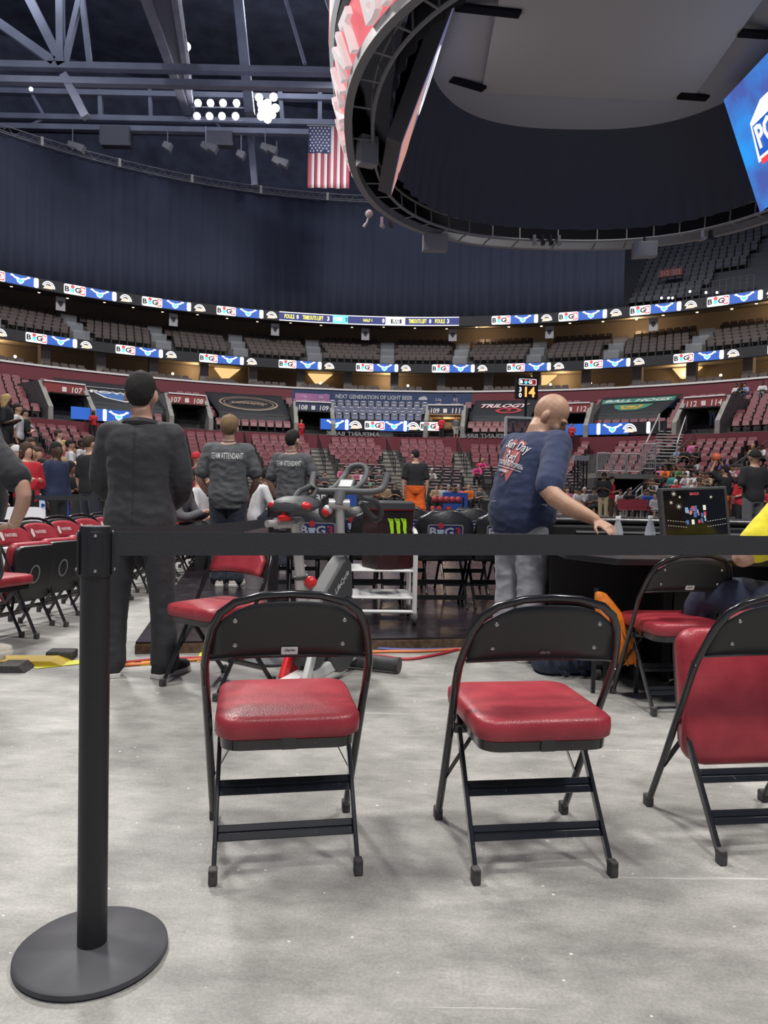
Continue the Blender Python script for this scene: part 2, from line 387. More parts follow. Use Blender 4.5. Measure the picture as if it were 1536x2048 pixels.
def vom(thd, label, left, right, blue):
    r = thing('entrance_portal', label, 'portal')
    Mx = local(25.75, thd, 4.42)
    W, H = 1.1, 1.75
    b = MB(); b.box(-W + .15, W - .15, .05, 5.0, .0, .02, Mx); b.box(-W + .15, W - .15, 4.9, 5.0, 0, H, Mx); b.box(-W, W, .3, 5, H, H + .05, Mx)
    b.build('tunnel', mat('tunnel_dark', (.03, .027, .025), .9) if abs(thd - 8.7) > 1 else mat('tunnel_lit', (.45, .28, .12), .8), r, smooth=False)  # gloom and warm light of the tunnels are put into the base colours
    for s in (-1, 1):
        q = MB(); x0, x1 = s * W, s * (W + .28)
        prof = [(.0, 0), (5.0, 0), (5.0, 2.6), (1.6, 2.55), (.0, .95)] if s * thd > 0 or True else []
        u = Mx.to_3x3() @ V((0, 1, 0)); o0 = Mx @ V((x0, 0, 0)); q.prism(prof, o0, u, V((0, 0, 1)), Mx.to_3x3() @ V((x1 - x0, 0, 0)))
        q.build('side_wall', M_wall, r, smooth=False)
    h = MB(); h.box(-W - .1, W + .1, 1.2, 1.6, H, H + .72, Mx); h.build('header_sign', mat('blue_sign', (.03, .045, .10), .5) if blue else mat('red_sign', (.26, .045, .05), .5), r, smooth=False)
    h = MB(); h.box(-W - .1, W + .1, 1.15, 1.65, H + .72, H + .80, Mx); h.build('cap', M_whitecap, r, smooth=False)
    R3 = Mx.to_3x3(); ML = mat('sign_lettering', (.75, .72, .70), .6)
    for s, x in ((left, -.72), (right, .72)):
        tx = MB()
        if s: put_text(tx, s, Mx @ V((x, 1.18, H + .36)), R3 @ V((1, 0, 0)), V((0, 0, 1)), .34, .02, .12); tx.build('section_number', ML, r, smooth=False)
    tx = MB()
    for x in (0,): tx.box(x - .16, x + .1, 1.18, 1.19, H + .22, H + .5, Mx)
    tx.build('sponsor_mark', ML, r, smooth=False)
    if blue:
        pn = MB()
        for x0, x1, s in ((-1.2, 0, '2.6g'), (0, 1.2, '95')):
            pn.box(x0, x1, 2.3, 2.38, H + .82, H + 1.45, Mx, m=0 if thd < 0 else 2)
            put_text(pn, s, Mx @ V(((x0 + x1) / 2, 2.27, H + 1.22)), R3 @ V((1, 0, 0)), V((0, 0, 1)), .24, .0, m=1)
            put_text(pn, 'CARBS' if x0 < 0 else 'CALORIES', Mx @ V(((x0 + x1) / 2, 2.27, H + .96)), R3 @ V((1, 0, 0)), V((0, 0, 1)), .1, .01, m=1)
        pn.build('advert_panel', [mat('pink_purple_advert', (.42, .16, .33), .5, col2=(.2, .10, .24), nscale=.5), mat('advert_print', (.55, .45, .55), .6), M_bluef], r, smooth=False)
    return r
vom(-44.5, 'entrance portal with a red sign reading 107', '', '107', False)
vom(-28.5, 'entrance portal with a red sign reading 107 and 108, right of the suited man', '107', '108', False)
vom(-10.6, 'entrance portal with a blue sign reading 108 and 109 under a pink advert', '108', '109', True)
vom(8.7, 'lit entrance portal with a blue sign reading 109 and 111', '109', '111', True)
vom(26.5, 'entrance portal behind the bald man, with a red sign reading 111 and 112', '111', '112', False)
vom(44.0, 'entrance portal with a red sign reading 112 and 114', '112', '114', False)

# tarpaulins with team marks laid over blocks of seats
def tarp(a0, a1, i0, label, marks):
    rows = rows_up(); R0, z0 = rows[i0][0] - .1, rows[i0][1] + .8; R1, z1 = rows[-1][0] + .35, rows[-1][1] + .9
    t = MB(); n = 10
    if a0 < 0 and a1 < 0: sk0, sk1 = 0, 0
    rings = []
    for i in range(n + 1):
        th = D(a0 + (a1 - a0) * i / n); rings.append([cyl(R0 + (R1 - R0) * k / 6, th, z0 + (z1 - z0) * k / 6 + .015 * math.sin(k * 3 + i)) for k in range(7)])
    front = [[cyl(R0 - .02, D(a0 + (a1 - a0) * i / n), z0 - .9 * (1 - k)) for k in (0, 1)] for i in range(n + 1)]
    t.loft(rings, cap=False, closed=False); t.loft(front, cap=False, closed=False)
    o = t.build('seat_tarpaulin', mat('black_tarpaulin', (.016, .018, .022), .7), None); so = o.modifiers.new('thick', 'SOLIDIFY'); so.thickness = .02
    tag(o, label, 'tarpaulin', 'seat tarpaulins'); mid = D((a0 + a1) / 2); sl = math.hypot(R1 - R0, z1 - z0)
    def fn(lift):
        def f(a, b):
            k = .5 + b / sl; R = R0 + (R1 - R0) * k; z = z0 + (z1 - z0) * k
            return cyl(R, mid + a / (.5 * (R0 + R1)), z + .05 + lift)
        return f
    marks(o, fn)
M_wprint = mat('white_print', (.66, .66, .68), .6); M_bprint = mat('blue_print', (.05, .14, .36), .6); M_rprint = mat('red_print', (.42, .05, .06), .6)
M_gprint = mat('green_print', (.05, .22, .16), .6); M_tprint = mat('tan_print', (.36, .27, .2), .6); M_yprint = mat('gold_print', (.5, .33, .05), .6)
M_kprint = mat('black_print', (.012, .012, .014), .6)
def flatpoly(mb, pts, f, m=0):                     # fan around the middle so it follows the curve
    c = (sum(p[0] for p in pts) / len(pts), sum(p[1] for p in pts) / len(pts)); n = len(pts)
    mb.add([f(*c)] + [f(*p) for p in pts], [(0, 1 + i, 1 + (i + 1) % n) for i in range(n)], m)
def ringpoly(mb, f, cx, cy, rx, ry, w, a0=0, a1=2*PI, n=28, m=0):
    vs = []
    for i in range(n + 1):
        a = a0 + (a1 - a0) * i / n
        vs += [f(cx + rx * math.cos(a), cy + ry * math.sin(a)), f(cx + (rx - w) * math.cos(a), cy + (ry - w) * math.sin(a))]
    mb.add(vs, [(2*i, 2*i+1, 2*i+3, 2*i+2) for i in range(n)], m)
def mk_power(o, fn):
    t = MB(); f0, f1, f2 = fn(.0), fn(.02), fn(.04)
    flatpoly(t, [(-2.3, 1.25), (2.3, 1.35), (2.2, .1), (-2.0, .1)], f0, 0); flatpoly(t, [(-2.15, 1.1), (2.15, 1.2), (2.05, .22), (-1.85, .22)], f1, 2)
    flatpoly(t, [(-1.6, .1), (1.6, .1), (1.2, -1.2), (0, -1.9), (-1.2, -1.2)], f0, 0); flatpoly(t, [(-1.4, .0), (1.4, .0), (1.0, -1.1), (0, -1.65), (-1.0, -1.1)], f1, 1)
    put_text(t, 'POWER', None, None, None, .72, .03, .25, fn=f2, width=3.7, m=0)
    for i in range(len(t.v)): pass
    t.build('team_mark', [M_wprint, M_bprint, M_kprint], o, smooth=False)
def mk_oval(o, fn):
    t = MB(); f = fn(.01); ringpoly(t, f, 0, 0, 2.05, 1.75, .12); ringpoly(t, f, 0, 0, 1.75, 1.4, .06)
    for k in range(4): ringpoly(t, f, -.3 + .15 * k, -.9 + .2 * k, 1.5 - .12 * k, 1.0, .07, .5, 2.5, 14)
    put_text(t, 'Tempo', None, None, None, .7, .0, .35, fn=fn(.02), width=2.6); ringpoly(t, f, 0, 0, 1.92, 1.62, .08, 3.4, 6.0, 40)
    t.build('team_mark', [M_tprint], o, smooth=False)
def mk_tril(o, fn):
    t = MB(); put_text(t, 'TRILOGY', None, None, None, 1.15, .07, .3, fn=lambda a, b: fn(.01)(a, b + .55), width=3.5, m=1)
    put_text(t, 'TRILOGY', None, None, None, 1.05, .03, .3, fn=lambda a, b: fn(.03)(a, b + .55), width=3.4, m=0)
    ringpoly(t, fn(.02), .4, -.75, .95, .75, .3, m=1); put_text(t, '3', None, None, None, .7, .03, fn=lambda a, b: fn(.03)(a + .4, b - .7), m=1)
    t.build('team_mark', [M_wprint, M_rprint], o, smooth=False)
def mk_hogs(o, fn):
    t = MB(); flatpoly(t, [(-2.35, 1.5), (2.25, 1.75), (2.35, .65), (-2.2, .35)], fn(.0), 1)
    put_text(t, 'BALL HOGS', None, None, None, .72, .03, .2, fn=lambda a, b: fn(.02)(a, b + 1.05), width=4.2, m=0)
    flatpoly(t, [(-1.3, .1), (1.3, .1), (1.0, -.9), (.5, -1.4), (-.5, -1.4), (-1.0, -.9)], fn(.0), 1)
    flatpoly(t, [(-.8, -.25), (.8, -.25), (.5, -1.2), (-.5, -1.2)], fn(.02), 2); ringpoly(t, fn(.03), 0, -.6, .5, .4, .12, m=1)
    t.build('team_mark', [M_wprint, M_gprint, M_yprint], o, smooth=False)
tarp(*TARP[0], 1, 'black tarpaulin with a white and blue team mark reading POWER', mk_power)
tarp(*TARP[1], 1, 'black tarpaulin with a tan oval team mark', mk_oval)
tarp(*TARP[2], 2, 'black tarpaulin with a white and red mark reading TRILOGY', mk_tril)
tarp(*TARP[3], 2, 'black tarpaulin with a green mark reading BALL HOGS', mk_hogs)

# ---------------------------------------------------------------- seats
M_seat = mat('maroon_seat_plastic', (.165, .034, .047), .5); M_seatb = mat('seat_trim_black', (.015, .013, .014), .6)  # plain black for the arm posts and the black seats' pans
M_seatk = mat('black_seat_vinyl', (.02, .018, .02), .35); M_seatu = mat('blue_seat_plastic', (.024, .038, .115), .5); M_seatc = mat('brown_club_seat', (.05, .034, .03), .6)
M_seatd = mat('dark_upper_seat', (.055, .058, .08), .5); M_seatg = mat('seat_edge_pink', (.42, .30, .31), .4)
def seat_geo(kind):
    t = MB()
    # backrest: leaning, gently bowed
    for i in range(1):
        p = [(-.235, .0), (.235, .0), (.235, .36), (.18, .42), (-.18, .42), (-.235, .36)]
        t.prism(p, (0, .26, .42), (1, 0, 0), (0, .28, .96), (0, .05, -.012), m=0)
    # seat pan folded up against it
    q = [(-.22, 0), (.22, 0), (.21, .30), (-.21, .30)]
    t.prism(q, (0, .10, .36), (1, 0, 0), (0, .42, .90), (0, .07, -.03), m=0 if kind != 'k' else 1)
    for s in (-1, 1): t.box(s * .255 - .02, s * .255 + .02, .02, .34, .06, .60, m=1)
    if kind == 'k': t.prism([(-.2, 0), (.2, 0), (.17, .05), (-.17, .05)], (0, .355, .80), (1, 0, 0), (0, .28, .96), (0, .06, 0), m=2)
    if kind in 'u': t.prism([(-.12, 0), (.12, 0), (.12, .05), (-.12, .05)], (0, .33, .74), (1, 0, 0), (0, .28, .96), (0, -.01, 0), m=2)
    return t
def place_seats(name, kind, mats, rows, a0, a1, skip, label, group, cat='seat', limit=300, pitch=.56, c=(CX, CY)):
    geo = seat_geo(kind); spots = []
    for i, (R, z) in enumerate(rows):
        Rm = R + .35; n = int((a1 - a0) * PI / 180 * Rm / pitch)
        for k in range(n):
            thd = a0 + (k + .5) * (a1 - a0) / n
            Mx = local(R + .1, thd, z, c)
            if c != (CX, CY) and (V((Mx.translation.x - CX, Mx.translation.y - CY)).length > 24.9): continue
            if not skip(R, thd, i): spots.append(Mx)
    return geo, spots, (name, mats, label, group, cat)
def emit_seats(geo, spots, info, limit):
    name, mats, label, group, cat = info
    vis = []
    for Mx in spots:
        px, py = project(Mx @ V((0, .3, .6)))
        d = Mx.translation.length
        vis.append((0 if -10 < px < 1546 else 1, d, Mx))
    vis.sort(key=lambda a: (a[0], a[1]))
    me = geo.mesh(name)
    for mm in mats: me.materials.append(mm)
    me.polygons.foreach_set('material_index', geo.m)
    for _, _, Mx in vis[:limit]:
        o = bpy.data.objects.new(name, me); COL.objects.link(o); o.matrix_world = Mx; tag(o, label, cat, group)
    rest = [Mx for c, _, Mx in vis[limit:]]
    if rest:
        gv = np.array(geo.v); n = len(gv); allv = []; allf = []; allm = []
        for k, Mx in enumerate(rest):
            A = np.array(Mx); allv.append(gv @ A[:3, :3].T + A[:3, 3]); allf += [tuple(i + k * n for i in f) for f in geo.f]; allm += geo.m
        me = bpy.data.meshes.new(name); me.from_pydata(np.concatenate(allv).tolist(), [], allf)
        for mm in mats: me.materials.append(mm)
        me.polygons.foreach_set('material_index', allm)
        o = bpy.data.objects.new(name + '_rows', me); COL.objects.link(o)
        tag(o, 'farther rows of ' + label.split(' in ')[0].replace('seat', 'seats'), cat, kind='stuff')
def vomskip(R, thd, i):
    return any(abs(thd - a) * PI / 180 * R < (1.6 if i < 6 else .6) for a in VOM)
def upskip(R, thd, i):
    if vomskip(R, thd, i): return True
    for k, (a, b) in enumerate(TARP):
        if a - .3 < thd < b + .3 and i >= (1 if k < 2 else 2): return True
    return False
def blue_zone(R, thd, i): return -9.5 - .5 * (i - 3) < thd < 8.0 + .4 * (i - 3)
sp = []
g, s1, inf = place_seats('stadium_seat', 'r', [M_seat, M_seatb], rows_red_mid(), -18.3, 4.8, lambda R, a, i: block_end(R, a, .72), 'maroon folding stadium seat in the tiers of the bowl', 'maroon stadium seats', c=ENDC)
g, s2, _ = place_seats('', 'r', None, rows_red_side(), 29, 76, lambda R, a, i: block_aisle(R, a, .75) or (35.5 < a < 46 and i < 4), '', '')
g, s3, _ = place_seats('', 'r', None, rows_red_side(), -76, -30, lambda R, a, i: block_aisle(R, a, .75), '', '')
g, s4, _ = place_seats('', 'r', None, rows_up(), -72, 72, lambda R, a, i: upskip(R, a, i) or blue_zone(R, a, i) or (-8 < a < 6.2 and i < 3), '', '')
emit_seats(g, s1 + s2 + s3 + s4, inf, 300)
g, s5, inf = place_seats('grandstand_chair', 'k', [M_seatk, M_seatb, M_seatg], rows_black(), -20, 5.4, lambda R, a, i: block_end(R, a, .72), 'black folding stadium seat in the lowest stand behind the basket', 'black stadium seats', c=ENDC)
emit_seats(g, s5, inf, 300)
g, s6, inf = place_seats('bowl_chair', 'u', [M_seatu, M_seatb, M_wprint], rows_up(), -14, 13, lambda R, a, i: upskip(R, a, i) or not blue_zone(R, a, i) or i < 3, 'navy blue stadium seat in the centre block below the beer advert', 'blue stadium seats')
emit_seats(g, s6, inf, 300)
CLUBA = [-57 + 9.5 * k for k in range(13)]
g, s7, inf = place_seats('club_chair', 'c', [M_seatc, M_seatb], club_rows, -60, 60, lambda R, a, i: any(abs(a - c) * PI / 180 * R < .8 for c in CLUBA), 'brown padded club seat between the two light ribbons', 'brown club seats')
emit_seats(g, s7, inf, 300)
g, s8, inf = place_seats('suite_chair', 'c', [M_seatc, M_seatb], [(33.0, 8.05), (33.9, 8.35)], -60, 60, lambda R, a, i: abs((a + 61.2) % 6.1 - 3.05) > 2.2, 'brown suite seat behind the white-capped maroon fascia', 'brown suite seats')
emit_seats(g, s8, inf, 300)
g, s9, inf = place_seats('balcony_chair', 'c', [M_seatd, M_seatb], up2, 29.3, 60, lambda R, a, i: abs(a - 41.8) * PI / 180 * R < 1.1 or (i < 5 and 37.2 < a < 45), 'dark grey seat in the unlit upper deck right of the curtain', 'dark upper deck seats', limit=300)
emit_seats(g, s9, inf, 300)
# ================================================================ ARENA FITTINGS
WHITE = glow('led_white', (1.0, .97, 1.0), 1.3); LBLUE = glow('led_blue', (.015, .09, .42), 1.1); LCYAN = glow('led_cyan', (.12, .62, .95), 1.2)
LRED = glow('led_red', (.75, .05, .06), 1.1); LORNG = glow('led_peach', (.95, .62, .48), 1.1); LBLACK = glow('led_black', (.004, .004, .006), 1)
LYEL = glow('led_yellow', (.95, .85, .12), 1.2); LNAVY = glow('led_navy', (.01, .02, .16), 1.0)
LEDM = [WHITE, LBLUE, LCYAN, LRED, LORNG, LBLACK, LYEL, LNAVY]
def curved(R, th0, z0, k):                           # drawing plane on a band, k steps proud of it
    return lambda a, b: cyl(R - .012 * k, th0 + a / R, z0 + b)
def cquad(mb, f, x0, x1, y0, y1, m, n=4):
    vs = [];
    for i in range(n + 1):
        x = x0 + (x1 - x0) * i / n; vs += [f(x, y0), f(x, y1)]
    mb.add(vs, [(2*i, 2*i+2, 2*i+3, 2*i+1) for i in range(n)], m)
def cround(mb, f, x0, x1, y0, y1, r, m): flatpoly(mb, rrect(x0, x1, y0, y1, r, 3), f, m)
def big3(f0, H, w, mb, dark=False):
    """the league mark: a rounded tile with B, a hoop, G and 3"""
    k = H / 1.0; f1 = f0(3); f2 = f0(4); f3 = f0(5); f4 = f0(6)
    cround(mb, f1, -w/2, w/2, -H/2, H/2, .14 * k, 0)
    if dark: cround(mb, f2, -w/2 + .06*k, w/2 - .06*k, -H/2 + .06*k, H/2 - .06*k, .12 * k, 5)
    cround(mb, f2, w*.24, w/2 - .07*k, -H/2 + .1*k, H/2 - .1*k, .08*k, 3)
    put_text(mb, 'B', None, None, None, .58*k, .04, fn=lambda a, b: f3(a - w*.36, b), m=(0 if dark else 5), xs=1.15)
    put_text(mb, 'G', None, None, None, .58*k, .04, fn=lambda a, b: f3(a + w*.13, b), m=(0 if dark else 5), xs=1.15)
    put_text(mb, '3', None, None, None, .60*k, .05, fn=lambda a, b: f3(a + w*.36, b), m=(5 if dark else 0), xs=1.15)
    flatpoly(mb, [(-w*.22, .12*k), (w*.0, .12*k), (-w*.05, -.32*k), (-w*.17, -.32*k)], f3, 2)
    flatpoly(mb, [(-w*.11 + .2*k*math.cos(a*PI/6), .28*k + .2*k*math.sin(a*PI/6)) for a in range(12)], f4, 3)
def horns(f0, H, w, mb):
    k = H; f1 = f0(4); f2 = f0(5)
    for s in (-1, 1):
        pts = [(s*.12*k, .18*k), (s*.5*k, .26*k), (s*.72*k, .46*k), (s*.92*k, .42*k), (s*.92*k, .3*k), (s*.75*k, .26*k), (s*.5*k, .08*k), (s*.12*k, .02*k)]
        for i in range(3): mb.add([f1(*pts[i]), f1(*pts[i+1]), f1(*pts[6-i]), f1(*pts[7-i])], [(0, 1, 2, 3)], 0)
    flatpoly(mb, [(-.4*k, .14*k), (.4*k, .14*k), (.3*k, -.22*k), (0, -.42*k), (-.3*k, -.22*k)], f1, 0)
    flatpoly(mb, [(-.28*k, .06*k), (.28*k, .06*k), (.2*k, -.18*k), (0, -.3*k), (-.2*k, -.18*k)], f2, 2)
def fan(f0, H, w, mb):
    f = f0(4)
    for i, (r, wd) in enumerate(((.95, .14), (.72, .12))): ringpoly(mb, f, 0, -.45*H, r*H*.85, r*H, wd*H, .1, PI*.86, 10, 0)
    flatpoly(mb, [(-.5*H, -.45*H), (.45*H, -.45*H), (.4*H, -.1*H), (-.1*H, .0), (-.42*H, -.12*H)], f, 4)
    flatpoly(mb, [(-.62*H, -.45*H), (-.3*H, -.45*H), (-.4*H, -.2*H)], f, 0)
def ribbon(R, z0, z1, phases, label, skip=lambda a: False):
    r = thing('led_ribbon', label, 'screen'); H = z1 - z0; zc = (z0 + z1) / 2
    for th in phases:
        F = lambda off: (lambda k: (lambda a, b: cyl(R - .012*k, th + (a + off) / R, zc + b)))
        t = MB(); big3(F(0), H * .98, H * 2.15, t); t.build('league_tile', LEDM, r, smooth=False)
        x0 = H * 1.08; x1 = x0 + H * 2.7
        t = MB(); cquad(t, F(0)(2), x0, x1, -H*.48, H*.48, 1); horns(F(x0 + H * 1.4), H, 0, t); t.build('blue_tile', LEDM, r, smooth=False)
        t = MB(); cround(t, F(0)(3), x1 - .02, x1 + H * .42, -H*.48, H*.48, .1, 0); t.build('divider_tile', LEDM, r, smooth=False)
        t = MB(); fan(F(x1 + H * 1.35), H * .82, 0, t); t.build('mascot_tile', LEDM, r, smooth=False)
    return r
ribbon(33.5, 10.15, 10.77, [th_at(p, 33.5) for p in (-110, 72, 250, 416, 574, 728, 880, 1030, 1185, 1365, 1555)], 'lower glowing ribbon screen of white logo tiles and blue tiles')
ribbon(35.4, 14.16, 14.84, [th_at(p, 35.4) for p in (-15, 148, 302, 450, 998, 1132, 1275, 1430, 1600)], 'upper glowing ribbon screen of white logo tiles and blue tiles')
# score strip in the middle of the upper ribbon
r = thing('score_strip', 'blue score strip reading FOULS, TIMEOUTS LEFT and HALF 1 in yellow', 'screen')
a0, a1 = th_at(556, 35.4), th_at(914, 35.4); tm = (a0 + a1) / 2; Ws = (a1 - a0) * 35.4; zc = 14.5
F = lambda k: (lambda a, b: cyl(35.4 - .012*k, tm + a / 35.4, zc + b))
t = MB(); cquad(t, F(1), -Ws/2, Ws/2, -.35, .35, 0, 16); cquad(t, F(2), -Ws/2, Ws/2, -.29, .29, 7, 16); t.build('strip_field', LEDM, r, smooth=False)
t = MB(); cquad(t, F(3), -Ws*.205, -Ws*.12, -.32, .33, 2); cquad(t, F(3), Ws*.09, Ws*.20, -.32, .33, 0); cquad(t, F(4), Ws*.12, Ws*.18, -.2, .15, 5); t.build('team_block', LEDM, r, smooth=False)
for s, x, wd, m in (('FOULS', -.445, .055, 6), ('0', -.40, .012, 0), ('TIMEOUTS LEFT', -.315, .115, 6), ('3', -.23, .012, 0), ('POWER', -.175, .05, 0), ('0', -.128, .012, 5),
                    ('HALF 1', -.01, .05, 6), ('0', .078, .012, 0), ('HOGS', .15, .04, 0), ('TIMEOUTS LEFT', .27, .10, 6), ('0', .34, .012, 0), ('FOULS', .395, .055, 6), ('3', .44, .012, 0)):
    t = MB(); put_text(t, s, None, None, None, .34 if s != 'HALF 1' else .24, .03, fn=lambda a, b: F(6)(a + x * Ws, b), width=wd * Ws, m=m); t.build('lettering', LEDM, r, smooth=False)
# advert lettering on the blue fascia
t = MB(); tm2 = (th_at(664, 32.5) + th_at(832, 32.5)) / 2; W2 = (th_at(818, 32.5) - th_at(664, 32.5)) * 32.5
put_text(t, 'NEXT GENERATION OF LIGHT BEER', None, None, None, .32, .02, fn=lambda a, b: cyl(32.46, tm2 + a / 32.5, 8.05 + b), width=W2)
for s in (-1, 1): flatpoly(t, [(-.35, -.15), (.35, -.15), (.3, .05), (.1, .15), (-.3, .05)], lambda a, b: cyl(32.46, tm2 + (a + s * (W2/2 + .8)) / 32.5, 8.05 + b))
o = t.build('fascia_lettering', mat('fascia_print', (.48, .5, .55), .6), smooth=False); tag(o, 'pale letters on the blue fascia reading NEXT GENERATION OF LIGHT BEER', 'lettering')

# centre box below the blue seats: white wall, screen, mirrored lettering
Mx = Matrix.Identity(4)
def led_board(px0, px1, R, z0, z1, label, phases, wall=None):
    a0, a1 = th_at(px0, R), th_at(px1, R); r = thing('led_board', label, 'screen')
    t = MB(); solid(t, [(R, z0), (R + .15, z0), (R + .15, z1), (R, z1)], a0, a1, 16); t.build('housing', M_band, r)
    H = (z1 - z0) * .95; zc = (z0 + z1) / 2
    for kind, px in phases:
        th = th_at(px, R); G = (lambda th: (lambda k: (lambda a, b: cyl(R - .012*k, th + a / R, zc + b))))(th); t = MB()
        if kind == 'b': big3(G, H * .8, H * 1.9, t); nm = 'league_tile'
        elif kind == 'p': cquad(t, G(2), -H*1.4, H*1.4, -H/2, H/2, 1); horns(G, H*.9, 0, t); nm = 'blue_tile'
        elif kind == 'd': cround(t, G(3), -H*.16, H*.16, -H/2, H/2, .08, 0); nm = 'divider_tile'
        elif kind == 'P': cquad(t, G(2), -H*2.2, H*2.2, -H/2, H/2, 1); nm = 'blue_tile'
        else: fan(G, H*.8, 0, t); nm = 'mascot_tile'
        t.build(nm, LEDM, r, smooth=False)
    return r
led_board(641, 880, 26.1, 5.0, 5.75, 'long screen across the white box in the middle of the bowl', [('p', 672), ('d', 695), ('f', 712), ('b', 751), ('p', 790), ('d', 812), ('f', 828), ('b', 862)])
a0, a1 = th_at(655, 26.2), th_at(852, 26.2)
t = MB(); solid(t, [(26.3, 4.42), (27.2, 4.42), (27.2, 5.75), (26.3, 5.75)], a0, a1, 14); o = t.build('press_box', mat('white_box_wall', (.46, .46, .48), .6)); tag(o, 'white boxed platform front below the centre screen', 'box')
led_board(1160, 1335, 26.0, 4.75, 5.5, 'screen below the green lettered tarpaulin, right of the bald man', [('P', 1180), ('d', 1200), ('p', 1228), ('f', 1262), ('d', 1300)])
led_board(168, 250, 26.0, 4.75, 5.5, 'screen below the blue lettered tarpaulin, left of the suited man', [('P', 196), ('d', 210), ('p', 238)])
for s, px, zz, lb in (('AMERANT BANK', 708, 4.72, 'below the centre screen'), ('AMERANT BANK', 975, 4.72, 'left of the bald man')):
    t = MB(); th = th_at(px, 25.5); put_text(t, s, None, None, None, .28, .02, fn=lambda a, b: cyl(25.5, th - a / 25.5, zz + b), width=3.6)
    o = t.build('glass_lettering', mat('frosted_lettering', (.28, .27, .28), .6), smooth=False); tag(o, 'grey lettering seen in reverse along the walkway ' + lb, 'lettering')
# black folding chairs lined up in the box
def mini_chair(Mx, label):
    t = MB(); t.prism(rrect(-.22, .22, 0, .42, .12), Mx @ V((0, .2, .45)), Mx.to_3x3() @ V((1, 0, 0)), V((0, 0, 1)), Mx.to_3x3() @ V((0, .04, 0)))
    t.box(-.22, .22, -.2, .2, .40, .46, Mx)
    for x in (-.2, .2):
        t.bar(Mx @ V((x, .2, .5)), Mx @ V((x, -.2, 0)), .03, .03); t.bar(Mx @ V((x, -.1, .42)), Mx @ V((x, .22, 0)), .03, .03)
    o = t.build('folding_chair', M_seatk, smooth=False); tag(o, label, 'chair', 'black chairs along the white box')
for k, px in enumerate((683, 693, 703, 728, 739, 749, 795, 806, 817, 828, 839)):
    mini_chair(local(26.02, math.degrees(th_at(px, 26.02)), 4.42), 'black folding chair lined up before the white box under the centre screen')

# ---- suite columns, lit ceilings, lamps, club banners
M_col = mat('suite_column', (.20, .18, .17), .7); M_warm = glow('ceiling_light_as_glow', (1.0, .66, .28), .8); M_dot = glow('downlight', (1.0, .8, .5), 5)
a = -60.0; k = 0
while a < 62:
    t = MB(); Mx = local(34.6, a, 8.0); t.box(-.32, .32, 0, .6, 0, 2.4, Mx); struct(t.build('trim_%d' % (10 + k), M_col, smooth=False)); a += 6.1; k += 1
for px in (455, 640, 1085, 1370):  # lamplight on these sloped ceilings is put in as glow
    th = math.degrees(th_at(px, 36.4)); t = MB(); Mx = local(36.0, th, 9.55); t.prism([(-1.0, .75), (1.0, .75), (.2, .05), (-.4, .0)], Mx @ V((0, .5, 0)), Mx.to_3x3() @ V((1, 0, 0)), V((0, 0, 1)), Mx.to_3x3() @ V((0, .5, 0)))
    o = t.build('lit_soffit', M_warm, smooth=False); tag(o, 'suite ceiling panel with its warm light put in as glow', 'light', 'lit suite ceilings')
for px in (30, 345, 640, 815, 1180, 1100, 1440):
    th = math.degrees(th_at(px, 35.5)); t = MB(); t.ball(local(35.5, th, 9.4) @ V((0, 0, 0)), .10, seg=8, rings=6)
    o = t.build('wall_sconce', M_dot); tag(o, 'small glowing lamp in the suite level', 'lamp', 'suite lamps')
for i, px in enumerate(range(20, 1530, 62)):
    th = math.degrees(th_at(px, 37.6)); t = MB(); Mx = local(37.4 + (i % 3) * .8, th, 14.42 + (i % 3) * .12); t.lathe([(.0, 0), (.09, 0), (.09, .05), (0, .05)], seg=8, M=Mx)
    o = t.build('downlight', M_dot if px > 900 else glow('dim_downlight', (1, .8, .55), 1.5)); tag(o, 'small round downlight in the club ceiling', 'light', 'club downlights')
for px in (120, 345, 548, 728, 902, 1095, 1302):
    th = math.degrees(th_at(px, 36.2)); Mx = local(36.2, th, 13.1); r = thing('club_banner', 'white hanging banner with a small crest at the club level', 'banner', group='club banners')
    t = MB(); t.box(-.32, .32, 0, .05, 0, .95, Mx); t.build('cloth', mat('banner_white', (.42, .42, .45), .7), r, smooth=False)
    t = MB(); t.prism([(-.16, .6), (.16, .6), (.16, .4), (0, .2), (-.16, .4)], Mx @ V((0, -.01, .05)), Mx.to_3x3() @ V((1, 0, 0)), V((0, 0, 1)), Mx.to_3x3() @ V((0, -.01, 0))); t.build('crest', M_kprint, r, smooth=False)
# glass panels at the club aisles, pale glare put into their colour
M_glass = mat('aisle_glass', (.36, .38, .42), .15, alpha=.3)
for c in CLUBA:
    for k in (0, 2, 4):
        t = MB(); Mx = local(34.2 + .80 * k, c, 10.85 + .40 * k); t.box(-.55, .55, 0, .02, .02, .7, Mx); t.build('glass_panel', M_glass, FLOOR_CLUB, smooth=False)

# ---- lights in the concourses, and added fill under the roof
def plight(p, e, col=(1, .72, .42), rad=.3):
    ld = bpy.data.lights.new('concourse_lamp_or_roof_fill', 'POINT'); ld.energy = e; ld.color = col; ld.shadow_soft_size = rad
    o = bpy.data.objects.new('concourse_lamp_or_roof_fill', ld); COL.objects.link(o); o.location = p
for a in (-46, -24, 0, 22): plight(cyl(36.2, D(a), 9.9), 60)
for a in (36, 48): plight(cyl(36.2, D(a), 9.9), 110)
for a in (30, 45): plight(cyl(38.0, D(a), 14.2), 130)
for p_ in ((-22, 44, 33), (-8, 52, 34), (8, 56, 34), (-14, 30, 34)): plight(p_, 900, (.85, .9, 1.0), .5)  # unseen fill lights added under the roof to brighten its steel
plight(cyl(38.0, D(12), 14.2), 70); plight(cyl(28.5, D(8.7), 5.9), 40)

